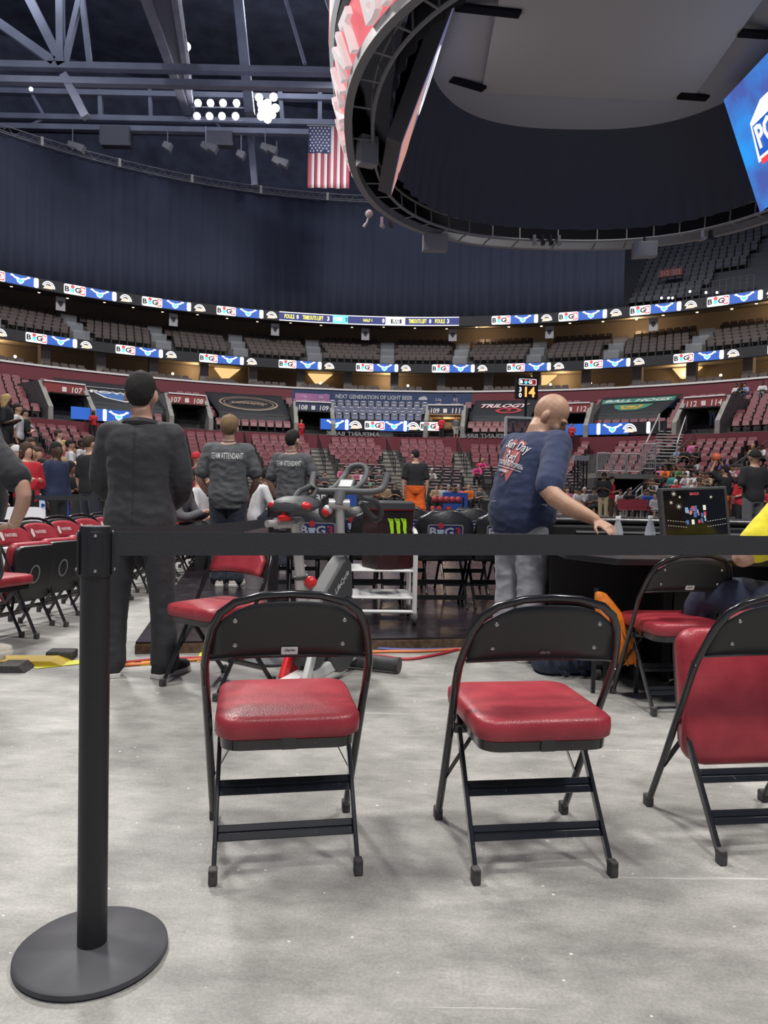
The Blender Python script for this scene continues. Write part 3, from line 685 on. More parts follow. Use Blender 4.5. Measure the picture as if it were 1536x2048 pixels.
# ---- upper deck sign, rail and lamps on the right
th = math.degrees(th_at(1338, 39.5)); Mx = local(38.6, th, 17.6); r = thing('portal_sign', 'dim red sign reading 312 313 in the dark upper deck', 'sign')
t = MB(); t.box(-.85, .85, 0, .2, 0, .55, Mx); t.build('board', mat('dim_red_sign', (.12, .02, .025), .6), r, smooth=False)  # dimness of the deck is put into the board and lettering colours
t = MB(); put_text(t, '312  313', Mx @ V((0, -.02, .26)), Mx.to_3x3() @ V((1, 0, 0)), V((0, 0, 1)), .36, .01, width=1.4); t.build('lettering', mat('dim_lettering', (.3, .16, .16), .6), r, smooth=False)
for px, py in ((1323, 596), (1337, 596), (1345, 596), (1412, 585), (1434, 585), (1380, 583)):
    p = at(px, py, 52 if px < 1400 else 49); t = MB(); t.ball(p, .08, seg=8, rings=6); o = t.build('deck_lamp', glow('deck_lamp_glow', (1, .98, .9), 6)); tag(o, 'small bright lamp at the front of the upper deck', 'lamp', 'upper deck lamps')
t = MB(); a0, a1 = th_at(1366, 37), th_at(1500, 37)
for z in (15.9, 16.35): t.tube([cyl(37.0, a0 + (a1 - a0) * i / 10, z) for i in range(11)], .035, 6)
for i in range(11): t.tube([cyl(37.0, a0 + (a1 - a0) * i / 10, 15.0), cyl(37.0, a0 + (a1 - a0) * i / 10, 16.35)], .03, 6)
o = t.build('deck_railing', M_rail); tag(o, 'grey railing along the front of the upper deck', 'railing')

# ---------------------------------------------------------------- lattice truss along the curtain's top
M_alu = mat('bare_aluminium', (.36, .37, .40), .45, .3)
r = thing('lattice_truss', 'long curved aluminium lattice truss carrying the curtain', 'truss')
n = 36; pts = [-D(58) + D(100) * i / n for i in range(n + 1)]
for R, z in ((36.45, 24.75), (36.45, 24.25), (36.75, 24.5)):
    t = MB(); t.tube([cyl(R, a, z) for a in pts], .035, 6); t.build('chord', M_alu, r)
for i in range(n):
    t = MB(); p = pts[i]; q = pts[i + 1]; m_ = (p + q) / 2
    t.tube([cyl(36.45, p, 24.25), cyl(36.45, p + (q - p) * .25, 24.75), cyl(36.45, m_, 24.25), cyl(36.45, p + (q - p) * .75, 24.75), cyl(36.45, q, 24.25)], .02, 5); t.build('lacing', M_alu, r)
    if i % 3 == 0: t = MB(); t.box(-.09, .09, -.05, .25, -.3, .3, local(36.42, math.degrees(p), 24.5)); t.build('coupling', mat('pale_coupling', (.62, .62, .6), .5), r, smooth=False)

# ---------------------------------------------------------------- roof steel
M_steel = mat('roof_steel', (.30, .32, .42), .75, noise=.2, nscale=.5)
def beam(name, pts, wd, label, cat='beam', m=M_steel, h=None):
    t = MB()
    for p, q in zip(pts[:-1], pts[1:]): t.bar(p, q, wd, h or wd)
    o = t.build(name, m, smooth=False); tag(o, label, cat); return o
YT = 46.0
def roof_truss(Y, label, ys, xs, diag):
    r = thing('roof_truss', label, 'truss')
    for py in ys:
        t = MB(); t.bar(at(xs[0], py, Y), at(xs[1], py + (xs[1] - xs[0]) * .021, Y), .5, .38); t.build('chord', M_steel, r, smooth=False)
    for (x0, y0, x1, y1, wd) in diag:
        t = MB(); t.bar(at(x0, y0, Y), at(x1, y1, Y), wd, wd); t.build('web_member', M_steel, r, smooth=False)
    return r
roof_truss(46, 'broad horizontal roof truss with long diagonals, upper left', (128, 158), (-120, 720),
           [(40, -40, 126, 132, .5), (168, -40, 128, 132, .32), (-40, 20, 110, 126, .5), (120, -40, 122, 132, .42), (160, -40, 180, 132, .3), (128, 150, 172, 235, .45), (640, -40, 700, 128, .25), (560, -40, 610, 128, .22)])
roof_truss(56, 'farther horizontal roof truss behind the flood lights', (182, 232, 252), (-60, 720),
           [(60, 180, 90, 235, .2), (200, 180, 202, 235, .3), (300, 180, 302, 235, .25), (560, 180, 566, 250, .3), (640, 180, 640, 240, .3), (100, 232, 60, 252, .2), (420, 230, 440, 255, .2)])
# catwalk running away from the viewer
r = thing('roof_catwalk', 'dark steel catwalk running back under the roof toward the flood lights', 'catwalk')
for x0, y0, x1, y1, Y0, Y1, wd, nm in ((284, -30, 384, 248, 40, 58, .55, 'girder'), (345, -30, 388, 248, 40, 58, .35, 'girder'), (318, -30, 362, 160, 40, 52, .3, 'girder')):
    t = MB(); t.bar(at(x0, y0, Y0), at(x1, y1, Y1), wd, wd); t.build(nm, M_steel, r, smooth=False)
A, B = at(352, -30, 40), at(390, 240, 58)
for i in range(22):
    p = A.lerp(B, i / 22); t = MB(); t.tube([p, p + V((0, 0, 1.1)), A.lerp(B, (i + 1) / 22) + V((0, 0, 1.1))], .035, 5); t.tube([p + V((0, 0, .55)), A.lerp(B, (i + 1) / 22) + V((0, 0, .55))], .025, 5); t.build('guard_rail', mat('catwalk_rail', (.42, .44, .5), .5), r)
t = MB(); p0, p1 = at(287, -30, 40), at(384, 248, 58); q0, q1 = at(345, -30, 40), at(388, 248, 58); t.add([p0, q0, q1, p1], [(0, 1, 2, 3)]); t.build('deck', mat('catwalk_deck', (.15, .16, .22), .8), r, smooth=False).modifiers.new('s', 'SOLIDIFY').thickness = .1
beam('roof_column', [at(474, -30, 50), at(500, 228, 50)], .6, 'upright steel roof member left of the brightest lamps')
beam('roof_column', [at(500, 260, 57), at(510, 372, 57)], .45, 'dim steel hanger below the brightest lamps')
# lower service walkway with boxes and ducts
t = MB(); t.bar(at(-20, 245, 57), at(500, 256, 57), 1.2, .9); o = t.build('service_walkway', mat('walkway_panel', (.16, .17, .24), .8), smooth=False); tag(o, 'long dark service walkway under the flood lights', 'walkway')
for x0, x1, y0, y1, s in ((204, 262, 258, 292, 'left'), (414, 466, 268, 292, 'right')):
    c = at((x0 + x1) / 2, (y0 + y1) / 2, 56); wd = (x1 - x0) / 1500 * 56; h = (y1 - y0) / 1500 * 56; t = MB()
    t.box(-wd/2, wd/2, -.5, .5, -h/2, h/2, Matrix.Translation(c)); t.box(-wd/2 + .1, wd/2 + .1, -.55, -.5, -h/2 - .15, -h/2 + .1, Matrix.Translation(c)); o = t.build('air_duct', mat('galvanised_duct', (.16, .165, .2), .6), smooth=False); tag(o, 'grey air duct box, the %s one of two below the walkway' % ('wider left' if s == 'left' else 'right'), 'duct')
for k, (px, py, n_) in enumerate(((145, 292, 2), (335, 293, 1), (411, 293, 2), (530, 296, 2), (553, 322, 2), (482, 310, 1))):
    p = at(px, py, 54); r = thing('roof_speaker', ('pair of small' if n_ == 2 else 'single small') + ' grey roof loudspeakers hung %s' % ['far left below the walkway', 'left of the ducts', 'just left of the right duct', 'under the brightest lamps', 'lowest, right of the brightest lamps', 'right of the right duct'][k], 'speaker', p)
    for i in range(n_):
        t = MB(); Mr = Matrix.Translation(V((.55 * i, 0, -.15 * i))) @ Matrix.Rotation(.4, 4, 'Y'); t.prism([(-.28, -.2), (.28, -.26), (.28, .26), (-.28, .2)], Mr @ V((0, -.25, 0)), Mr.to_3x3() @ V((1, 0, 0)), Mr.to_3x3() @ V((0, 0, 1)), (0, .5, 0)); t.build('cabinet', mat('grey_cabinet', (.34, .35, .38), .6), r, smooth=False)
    t = MB(); t.tube([(0, 0, .2), (0, 0, 1.4)], .04, 6); t.build('drop_rod', M_steel, r)
# flood light bank and the brightest cluster
M_lamp = glow('flood_lamp_face', (1, .98, .95), 45); M_lampc = mat('lamp_casing', (.12, .12, .14), .6)
def lamp_head(p, parent, rad):
    t = MB(); d = (V((0, 8, 0)) - p).normalized(); Mr = Matrix.Translation(p) @ d.to_track_quat('Z', 'Y').to_matrix().to_4x4()
    t.lathe([(rad * .4, -.5), (rad * .8, -.3), (rad * 1.1, 0), (rad * 1.1, .06)], seg=12, M=Mr); h = t.build('lamp_head', M_lampc, parent)
    t = MB(); t.lathe([(.0, .05), (rad, .05), (rad, .075), (0, .075)], seg=12, M=Mr); t.build('lamp_face', M_lamp, h)
r = thing('flood_light_bank', 'bank of eight white flood lights in two rows', 'lights')
for j, y in enumerate((206, 232)):
    t = MB(); t.bar(at(382, y + 8, 54), at(492, y + 10, 54), .08, .08); t.build('mounting_bar', M_steel, r, smooth=False)
    for i, x in enumerate((396, 421, 446, 473)): lamp_head(at(x - (2 if j else 0), y, 54), r, .24)
r = thing('flood_light_cluster', 'brightest cluster of flood lights right of the bank', 'lights')
for x, y in ((518, 195), (547, 194), (522, 208), (535, 206), (524, 220), (538, 218), (551, 216), (530, 230), (544, 229), (535, 238), (522, 232)): lamp_head(at(x, y, 52), r, .26)
t = MB(); t.bar(at(515, 214, 52.5), at(555, 215, 52.5), .1, .1); t.build('mounting_bar', M_steel, r, smooth=False)
for px, py, s, e in ((373, 93, 'single flood light high on the catwalk', 1), (62, 178, 'tiny spotlight at the far left of the truss', 0), (430, 222, '', None)):
    if e is None: continue
    r = thing('spot_light', s, 'light'); lamp_head(at(px, py, 50), r, .26 if e else .12)
# flag
W_, H_ = 2.75, 4.0; p0 = at(617, 252, 50); r = thing('hanging_flag', 'striped flag with white stars on blue hung from the roof', 'flag', p0)
wv = lambda x, z: .06 * math.sin(x * 7) * min(1, -z / 1.5)
M_fr, M_fw, M_fb = mat('flag_red', (.34, .06, .09), .8), mat('flag_white', (.62, .58, .62), .8), mat('flag_blue', (.05, .07, .17), .8)
for k in range(13):
    x0, x1 = W_ * k / 13, W_ * (k + 1) / 13; t = MB(); rings = []
    zt = -1.75 if k < 7 else 0
    for i in range(9): z = zt + (-H_ - zt) * i / 8; rings.append([V((x, wv(x, z), z)) for x in (x0, (x0 + x1) / 2, x1)])
    t.loft(rings, cap=False, closed=False); t.build('stripe', M_fr if k % 2 == 0 else M_fw, r).modifiers.new('s', 'SOLIDIFY').thickness = .01
t = MB(); t.loft([[V((W_ * 7 / 13 * i / 6, wv(W_ * 7 / 13 * i / 6, z) - .0, z)) for i in range(7)] for z in (0, -.6, -1.2, -1.75)], cap=False, closed=False); t.build('canton', M_fb, r).modifiers.new('s', 'SOLIDIFY').thickness = .01
for row in range(9):
    for c in range(6 if row % 2 == 0 else 5):
        x = W_ * 7 / 13 * ((c + .6) / 6.2 if row % 2 == 0 else (c + 1.1) / 6.2); z = -1.75 * (row + .7) / 9.4; t = MB()
        pts = [(.085 * (1 if i % 2 == 0 else .42) * math.sin(i * PI / 5), .085 * (1 if i % 2 == 0 else .42) * math.cos(i * PI / 5)) for i in range(10)]
        t.prism(pts, (x, wv(x, z) - .02, z), (1, 0, 0), (0, 0, 1), (0, -.01, 0)); t.build('star', M_fw, r, smooth=False)
t = MB(); t.tube([(-.1, 0, .03), (W_ + .1, 0, .03)], .04, 6); t.build('pole', M_alu, r)

# ---------------------------------------------------------------- centre-hung scoreboard ring
SC = V((7.4, 24.2, 0)); SA, SB, SE = 8.75, 9.9, 2.45; ZB = 12.0
def ringpt(a, off=0.0, z=ZB):
    c, s = math.cos(a), math.sin(a)
    x = math.copysign(abs(c) ** (2 / SE), c); y = math.copysign(abs(s) ** (2 / SE), s)
    p = V((SA * x, SB * y, 0)); n = V((x ** (SE - 1 if x >= 0 else 1) if x >= 0 else -abs(x) ** (SE - 1), (y ** (SE - 1)) if y >= 0 else -abs(y) ** (SE - 1), 0))
    n = V((n.x / SA, n.y / SB, 0)).normalized()
    return SC + p + n * off + V((0, 0, z))
NR = 120
def rsweep(mb, prof, m=None, a0=0, a1=2*PI, closed=True, n=NR):   # prof of (off, z)
    rings = [[ringpt(a0 + (a1 - a0) * i / n, o_, z) for o_, z in prof] for i in range(n + 1)]
    mb.loft(rings, m, cap=False, closed=closed); return mb
sb = thing('centre_scoreboard', 'huge ring-shaped hanging scoreboard with white raised letters round its outside', 'scoreboard')
M_rim = mat('scoreboard_rim_grey', (.30, .30, .31), .5); M_skin = mat('scoreboard_black_skin', (.018, .018, .023), .95, spec=.08)
t = MB(); rsweep(t, [(-.12, ZB), (.12, ZB), (.12, ZB + .3), (-.12, ZB + .3)]); t.build('rim', M_rim, sb)
t = MB(); rsweep(t, [(.02, ZB + .3), (.06, ZB + .3), (.44, ZB + 1.3), (.02, ZB + 1.3)]); t.build('letter_band', mat('lit_red_band', (.3, .05, .06), .5, emit=(.75, .16, .18), estr=.75), sb)
t = MB(); rsweep(t, [(.0, ZB + 1.3), (.46, ZB + 1.3), (.46, ZB + 2.0), (.0, ZB + 2.0)]); t.build('dark_band', M_skin, sb)
t = MB(); rsweep(t, [(.4, ZB + 2.0), (.6, ZB + 2.0), (.6, ZB + 8.0), (.4, ZB + 8.0)]); osc = t.build('outer_screen', mat('grey_screen', (.1, .1, .1), .4, emit=(.36, .36, .38), estr=.75), sb)
t = MB(); rsweep(t, [(-.06, ZB + .28), (-.02, ZB + .28), (-.02, ZB + 8.1), (-.06, ZB + 8.1)]); t.build('inner_skin', M_skin, sb)
def ang_of(Y):                                       # angle on the left side of the ring at depth Y
    s = (Y - SC.y) / SB; y = math.copysign(abs(s) ** (SE / 2), s); return PI - math.asin(max(-1, min(1, y)))
def ringfn(a_mid, off, zc):                          # arc-length plane seen from outside
    N = 200; tab = [(0.0, a_mid)]
    def f(u, v):
        a = a_mid; step = .05 if u > 0 else -.05; d = 0.0; n = int(abs(u) / .05)
        a = a_mid + u / 9.3
        return ringpt(a, off, zc + v)
    return f
# raised letters, one part each, reading left to right from outside
word = 'AMERANT BANK ARENA'; Lh = .92
M_let = mat('white_channel_letter', (.72, .66, .66), .5, emit=(1, .9, .9), estr=.22)
a_end = ang_of(14.3); adv = 0.0
for ch in reversed(word):
    if ch == ' ': adv += .55; continue
    vs, fs = text_geo(ch, 1.0, .035, 0, .14); ys = [p.y for p in vs]; xs_ = [p.x for p in vs]; k = Lh / (max(ys) - min(ys)); wd = (max(xs_) - min(xs_)) * k
    am = a_end - (adv + wd / 2) / 9.0; adv += wd + .2
    t = MB(); c0 = ringpt(am, .0, ZB + .38 + Lh / 2); c1 = ringpt(am, 1.0, ZB + .38 + Lh / 2); nn = (c1 - c0).normalized(); uu = V((-nn.y, nn.x, 0))
    vv = V((0, 0, .95)) + nn * .30; n2 = nn * .95 - V((0, 0, .30)); t.add([c0 + nn * .14 + n2 * .12 + uu * (p.x * k) + vv * (p.y * k) + n2 * (p.z * k) for p in vs], fs); t.build('raised_letter', M_let, sb, smooth=False)
# orange mark on the outer screen
t = MB(); am = ang_of(17.8); g0 = lambda a, b: ringpt(am + a / 9.2, .63, ZB + 4.2 + b)
ringpoly(t, g0, 0, 0, 1.3, 1.3, .12, n=30); ringpoly(t, g0, 0, 0, .95, .95, .16, .4, 5.4, 24); ringpoly(t, g0, .1, 0, .55, .55, .14, 1, 6, 20); cquad(t, g0, -5.2, -5.0, -1.8, 3.0, 0)
t.build('screen_mark', glow('screen_orange', (.9, .16, .06), 1.0), sb, smooth=False)
# inner side: rail tubes, drape, soffit
for o_, z, rr in ((-.75, ZB + .15, .06), (-.7, ZB + .75, .05)):
    t = MB(); t.tube([ringpt(2*PI*i/NR, o_, z) for i in range(NR)], rr, 6, closed=True); t.build('inner_rail', M_rim, sb)
for i in range(44):
    a_ = 2*PI*i/44; t = MB(); t.tube([ringpt(a_, -.1, ZB + .2), ringpt(a_, -.75, ZB + .15), ringpt(a_, -.7, ZB + .75)], .035, 5); t.build('rail_strut', M_rim, sb)
t = MB(); n = 300
t.loft([[ringpt(2*PI*i/n, -1.3 - .07 * math.sin(i * 1.3) * (1 - k / 4) - 1.1 * (k / 4) ** 2, ZB + .45 + 3.75 * k / 4) for k in range(5)] for i in range(n + 1)], cap=False, closed=False)
t.build('inner_drape', mat('charcoal_drape', (.085, .088, .115), .95, bump=.3, bscale=1.5), sb)
M_soff = mat('grey_soffit_fabric', (.50, .50, .53), .9, bump=.5, bscale=.7)
t = MB(); rings = [[ringpt(2*PI*i/NR, -2.4 - .0, ZB + 4.2) for i in range(NR)]]
for s_, z in ((.72, 4.55), (.5, 4.9), (.02, 4.95)):
    rings.append([SC.lerp(V((p.x, p.y, 0)), s_) + V((0, 0, ZB + z)) for p in rings[0]])
t.loft(rings, cap=False); t.build('soffit', M_soff, sb)
# flat ceiling panel under the soffit
P4 = [ground(963, 187, ZB + 4.35), ground(1382, 203, ZB + 4.35)]
t = MB(); c = [P4[0], P4[1], V((P4[1].x - .6, 16.5, ZB + 4.35)), V((P4[0].x - .4, 16.5, ZB + 4.35))]
t.add(c + [p + V((0, 0, .12)) for p in c], [(0, 1, 2, 3), (4, 5, 6, 7), (0, 1, 5, 4), (1, 2, 6, 5), (2, 3, 7, 6), (3, 0, 4, 7)]); t.build('ceiling_panel', mat('smooth_grey_panel', (.58, .57, .55), .9), sb, smooth=False)
for (x0, y0, x1, y1) in ((902, 158, 968, 178), (1358, 192, 1415, 196), (912, 14, 1040, 28), (1480, 66, 1540, 70)):
    t = MB(); p, q = ground(x0, y0, ZB + 4.3), ground(x1, y1, ZB + 4.3); t.bar(p, q, .34, .1); t.build('slot', M_skin, sb, smooth=False)
# inner screens facing down into the seats
def inner_screen(pts, name, m, th):
    t = MB(); a, b, c, d = [V(p) for p in pts]; nn = (b - a).cross(d - a).normalized()
    t.add([a, b, c, d], [(0, 1, 2, 3)]); o = t.build(name, m, sb, smooth=False); s = o.modifiers.new('s', 'SOLIDIFY'); s.thickness = th; s.offset = 0
    return nn
# right screen
a_, b_ = at(1447, 200, 28.2), at(1520, 425, 29.0); dY = V((.25, -7.5, 0.0)); c_, d_ = b_ + dY, a_ + dY
t = MB(); t.add([a_, b_, c_, d_], [(0, 1, 2, 3)])
def screen_blue():
    m = bpy.data.materials.new('blue_screen_picture'); m.use_nodes = True; nt = m.node_tree; b = nt.nodes['Principled BSDF']; tc = nt.nodes.new('ShaderNodeTexCoord')
    n = nt.nodes.new('ShaderNodeTexNoise'); n.inputs['Scale'].default_value = .5; n.inputs['Detail'].default_value = 5; nt.links.new(tc.outputs['Object'], n.inputs['Vector'])
    r_ = nt.nodes.new('ShaderNodeValToRGB'); e = r_.color_ramp.elements; e[0].position = .36; e[1].position = .66; e[0].color = (.06, .10, .36, 1); e[1].color = (.02, .30, .85, 1); nt.links.new(n.outputs['Fac'], r_.inputs[0])
    nt.links.new(r_.outputs[0], b.inputs['Emission Color']); b.inputs['Emission Strength'].default_value = .95; b.inputs['Base Color'].default_value = (.02, .02, .03, 1); return m
rs = t.build('inner_screen', screen_blue(), sb, smooth=False); tag(rs, 'blue inner screen reading POWER')
nn = (b_ - a_).cross(d_ - a_).normalized(); nn = nn if nn.dot(V((0, 0, CAMH)) - a_) > 0 else -nn
u_ = (d_ - a_).normalized(); v_ = (a_ - b_).normalized(); oc = a_ + u_ * 2.6 - v_ * 2.0 + nn * .04
t = MB(); t.add([oc + u_ * x + v_ * y for x, y in ((-1.7, -.75), (2.2, -.75), (2.4, 1.0), (-.6, 1.0), (-1.5, .6))], [(0, 1, 2, 3, 4)], 0); t.add([oc + nn * .03 + u_ * x + v_ * y for x, y in ((-1.5, -.6), (2.1, -.6), (2.2, .55), (-1.4, .45))], [(0, 1, 2, 3)], 1)
put_text(t, 'POWER', oc + u_ * .35 + nn * .06, u_, v_, .8, .03, width=3.3, m=0); t.add([oc + nn * .05 + u_ * x + v_ * y for x, y in ((-1.45, -.9), (1.0, -.9), (1.0, -.7), (-1.45, -.7))], [(0, 1, 2, 3)], 2)
t.build('screen_mark', [WHITE, LBLUE, LRED], rs, smooth=False)
t = MB(); back = nn * -.15; t.add([p + back for p in (a_, b_, c_, d_)] + [p + back * 3 for p in (a_, b_, c_, d_)], [(0, 1, 2, 3), (4, 5, 6, 7), (0, 1, 5, 4), (1, 2, 6, 5), (2, 3, 7, 6), (3, 0, 4, 7)]); t.build('screen_case', M_skin, sb, smooth=False)
# left screen, seen almost edge on
a_, b_ = at(862, 160, 28.0), at(781, 391, 28.0); dY = V((.18, -6.0, 0)); c_, d_ = b_ + V((.32, -4.2, 0)), a_ + V((.55, -5.0, 0))
t = MB(); t.add([a_, b_, c_, d_], [(0, 1, 2, 3)])
nn = (b_ - a_).cross(d_ - a_).normalized(); nn = nn if nn.x > 0 else -nn
ls = t.build('inner_screen', mat('left_picture', (.02, .02, .03), .4, emit=(.10, .10, .20), estr=.9), sb, smooth=False); tag(ls, 'narrow inner screen seen almost edge on')
t = MB(); L2 = lambda s, r_: a_.lerp(b_, s).lerp(d_.lerp(c_, s), r_) + nn * .03
for i in range(8):
    for j in range(2): pass
t.add([L2(.62, .0), L2(1, 0), L2(1, 1), L2(.55, 1)], [(0, 1, 2, 3)], 0)
ringpoly(t, lambda x, y: L2(.32 + y, .5 + x), 0, 0, .38, .15, .1, n=24, m=1); t.build('screen_mark', [glow('screen_skin', (.5, .25, .2), .9), WHITE], ls, smooth=False)
t = MB(); bk = nn * -.5; q = [a_, b_, c_, d_]; t.add([p - nn * .02 for p in q] + [p + bk for p in q], [(0, 1, 2, 3), (4, 5, 6, 7), (0, 1, 5, 4), (1, 2, 6, 5), (2, 3, 7, 6), (3, 0, 4, 7)]); t.build('screen_case', mat('screen_case_grey', (.12, .12, .13), .6), sb, smooth=False)
# hangers
for dx, dy in ((-3, -3), (3, -3), (3, 3), (-3, 3)):
    t = MB(); t.tube([SC + V((dx, dy, ZB + 5)), SC + V((dx, dy, 40))], .06, 6); t.build('hanger_cable', M_rim, sb)
# speakers and cameras clamped to the rim
def rim_box(px, py, Y, w_, h_, label, rz):
    p = at(px, py, Y); r = thing('rim_speaker', label, 'speaker', p, rz)
    t = MB(); t.prism([(-w_/2, -h_/2), (w_/2, -h_/2 + .04), (w_/2, h_/2), (-w_/2, h_/2 - .04)], (0, -.2, 0), (1, 0, 0), (0, 0, 1), (0, .42, 0)); t.build('cabinet', mat('speaker_grille_grey', (.33, .33, .35), .7), r, smooth=False, bevel=.02)
    t = MB(); t.bar((0, 0, h_/2), (0, .1, h_/2 + .3), .08, .08); t.build('bracket', M_skin, r, smooth=False)
rim_box(870, 486, 32.6, 1.05, .75, 'grey loudspeaker under the ring, left of the two on the far rim', .12)
rim_box(1289, 500, 32.6, 1.0, .68, 'grey loudspeaker under the ring, right of the two on the far rim', -.1)
rim_box(735, 303, 24.5, .62, .95, 'grey loudspeaker hung at the left bend of the ring', .5)
def camera_rig(px, py, Y, n_, label):
    p = at(px, py, Y); r = thing('rim_camera', label, 'camera', p)
    for i in range(n_):
        t = MB(); x = (i - (n_ - 1) / 2) * .36; t.tube([(x, -.25, -.05), (x + .05, .25, .05)], .09, 8); t.box(x - .06, x + .06, -.08, .08, .05, .35); t.build('lens_body', mat('camera_black', (.03, .03, .035), .5) if i % 3 else mat('camera_grey', (.4, .4, .42), .5), r)
camera_rig(1093, 487, 33.2, 4, 'cluster of small cameras clamped mid way along the far rim')
camera_rig(1412, 478, 31.5, 2, 'pair of small cameras clamped at the right of the far rim')
camera_rig(772, 452, 31.5, 2, 'pair of small dark fixtures right of the white camera on the rim')
p = at(738, 428, 30.5); r = thing('rim_microphone', 'white ball fixture with a drooping stem at the ring corner', 'microphone', p)
t = MB(); t.ball((0, 0, 0), .16); t.build('ball', mat('fixture_white', (.55, .55, .55), .4), r); t = MB(); t.tube([(0, 0, 0), (-.06, 0, -.3), (-.2, 0, -.52)], [.035, .04, .07], 8); t.build('stem', mat('fixture_white', (.55, .55, .55), .4), r)
# ================================================================ FLOOR FURNITURE
def chipped_black():
    m = mat('chipped_black_enamel', (.012, .012, .013), .2, coat=.6); nt = m.node_tree; b = nt.nodes['Principled BSDF']; L = nt.links.new
    tc = nt.nodes.new('ShaderNodeTexCoord'); n = nt.nodes.new('ShaderNodeTexNoise'); n.inputs['Scale'].default_value = 38; n.inputs['Detail'].default_value = 6; n.inputs['Roughness'].default_value = .7; L(tc.outputs['Object'], n.inputs['Vector'])
    r_ = nt.nodes.new('ShaderNodeValToRGB'); e = r_.color_ramp.elements; e[0].position = .66; e[1].position = .69; e[0].color = (.012, .012, .013, 1); e[1].color = (.16, .13, .11, 1); L(n.outputs['Fac'], r_.inputs[0]); L(r_.outputs[0], b.inputs['Base Color'])
    return m
M_enam = chipped_black(); M_panel = mat('black_back_panel', (.020, .020, .021), .42, bump=.05, bscale=300)
def vinyl():
    m = mat('red_vinyl', (.36, .035, .05), .36); nt = m.node_tree; b = nt.nodes['Principled BSDF']; L = nt.links.new; tc = nt.nodes.new('ShaderNodeTexCoord')
    v = nt.nodes.new('ShaderNodeTexVoronoi'); v.inputs['Scale'].default_value = 240; L(tc.outputs['Object'], v.inputs['Vector'])
    n = nt.nodes.new('ShaderNodeTexNoise'); n.inputs['Scale'].default_value = 9; n.inputs['Detail'].default_value = 5; L(tc.outputs['Object'], n.inputs['Vector'])
    a = nt.nodes.new('ShaderNodeMath'); a.operation = 'MULTIPLY_ADD'; a.inputs[1].default_value = .25; L(v.outputs['Distance'], a.inputs[0]); L(n.outputs['Fac'], a.inputs[2])
    bp = nt.nodes.new('ShaderNodeBump'); bp.inputs['Strength'].default_value = .22; bp.inputs['Distance'].default_value = .01; L(a.outputs[0], bp.inputs['Height']); L(bp.outputs[0], b.inputs['Normal'])
    r_ = nt.nodes.new('ShaderNodeValToRGB'); e = r_.color_ramp.elements; e[0].position = .3; e[1].position = .7; e[0].color = (.30, .024, .038, 1); e[1].color = (.42, .048, .062, 1); L(n.outputs['Fac'], r_.inputs[0]); L(r_.outputs[0], b.inputs['Base Color'])
    return m
M_vinyl = vinyl(); M_rubber = mat('worn_rubber_foot', (.06, .057, .055), .8, noise=.4, nscale=60); M_rivet = mat('steel_rivet', (.45, .45, .45), .35, .8)
def chair_tube(s):
    return [V((s*.216, .205, .012)), V((s*.222, .10, .20)), V((s*.228, .005, .38)), V((s*.234, -.075, .53)), V((s*.234, -.10, .575)), V((s*.224, -.135, .64)), V((s*.212, -.16, .69)), V((s*.188, -.182, .735)), V((s*.15, -.196, .765)), V((s*.08, -.204, .784)), V((0, -.206, .789))]
def back_sheet(off, z0, zshr, xw, bow=.022, nx=12, nz=6):
    rings = []
    for i in range(nx + 1):
        x = -xw + 2 * xw * i / nx; top = .778 - zshr - .10 * (abs(x) / .222) ** 3.2; zb = z0 + .012 * (1 - (x / xw) ** 2); ring = []
        for k in range(nz + 1):
            z = zb + (top - zb) * k / nz; y = -.088 - .47 * (z - .555) - bow * (1 - (x / .22) ** 2) + off; ring.append(V((x, y, z)))
        rings.append(ring)
    return rings
def cushion(M=None, z0=.388, z1=.452):
    t = MB(); rings = []
    for z, ins, in ((z0, .012), (z0 + .008, .002), (z0 + .03, 0), (z1 - .012, .001), (z1 - .003, .010), (z1 + .002, .03), (z1 + .010, .09), (z1 + .012, .15)):
        p = [V((x, y, z)) for x, y in rrect(-.202 + ins, .202 - ins, -.212 + ins, .222 - ins, max(.012, .062 - ins * .4), 6)]
        rings.append([M @ q for q in p] if M is not None else p)
    return t.loft(rings)
SEATROT = Matrix.Translation((0, .045, .43)) @ Matrix.Rotation(math.radians(80), 4, 'X') @ Matrix.Translation((0, -.005, -.42))
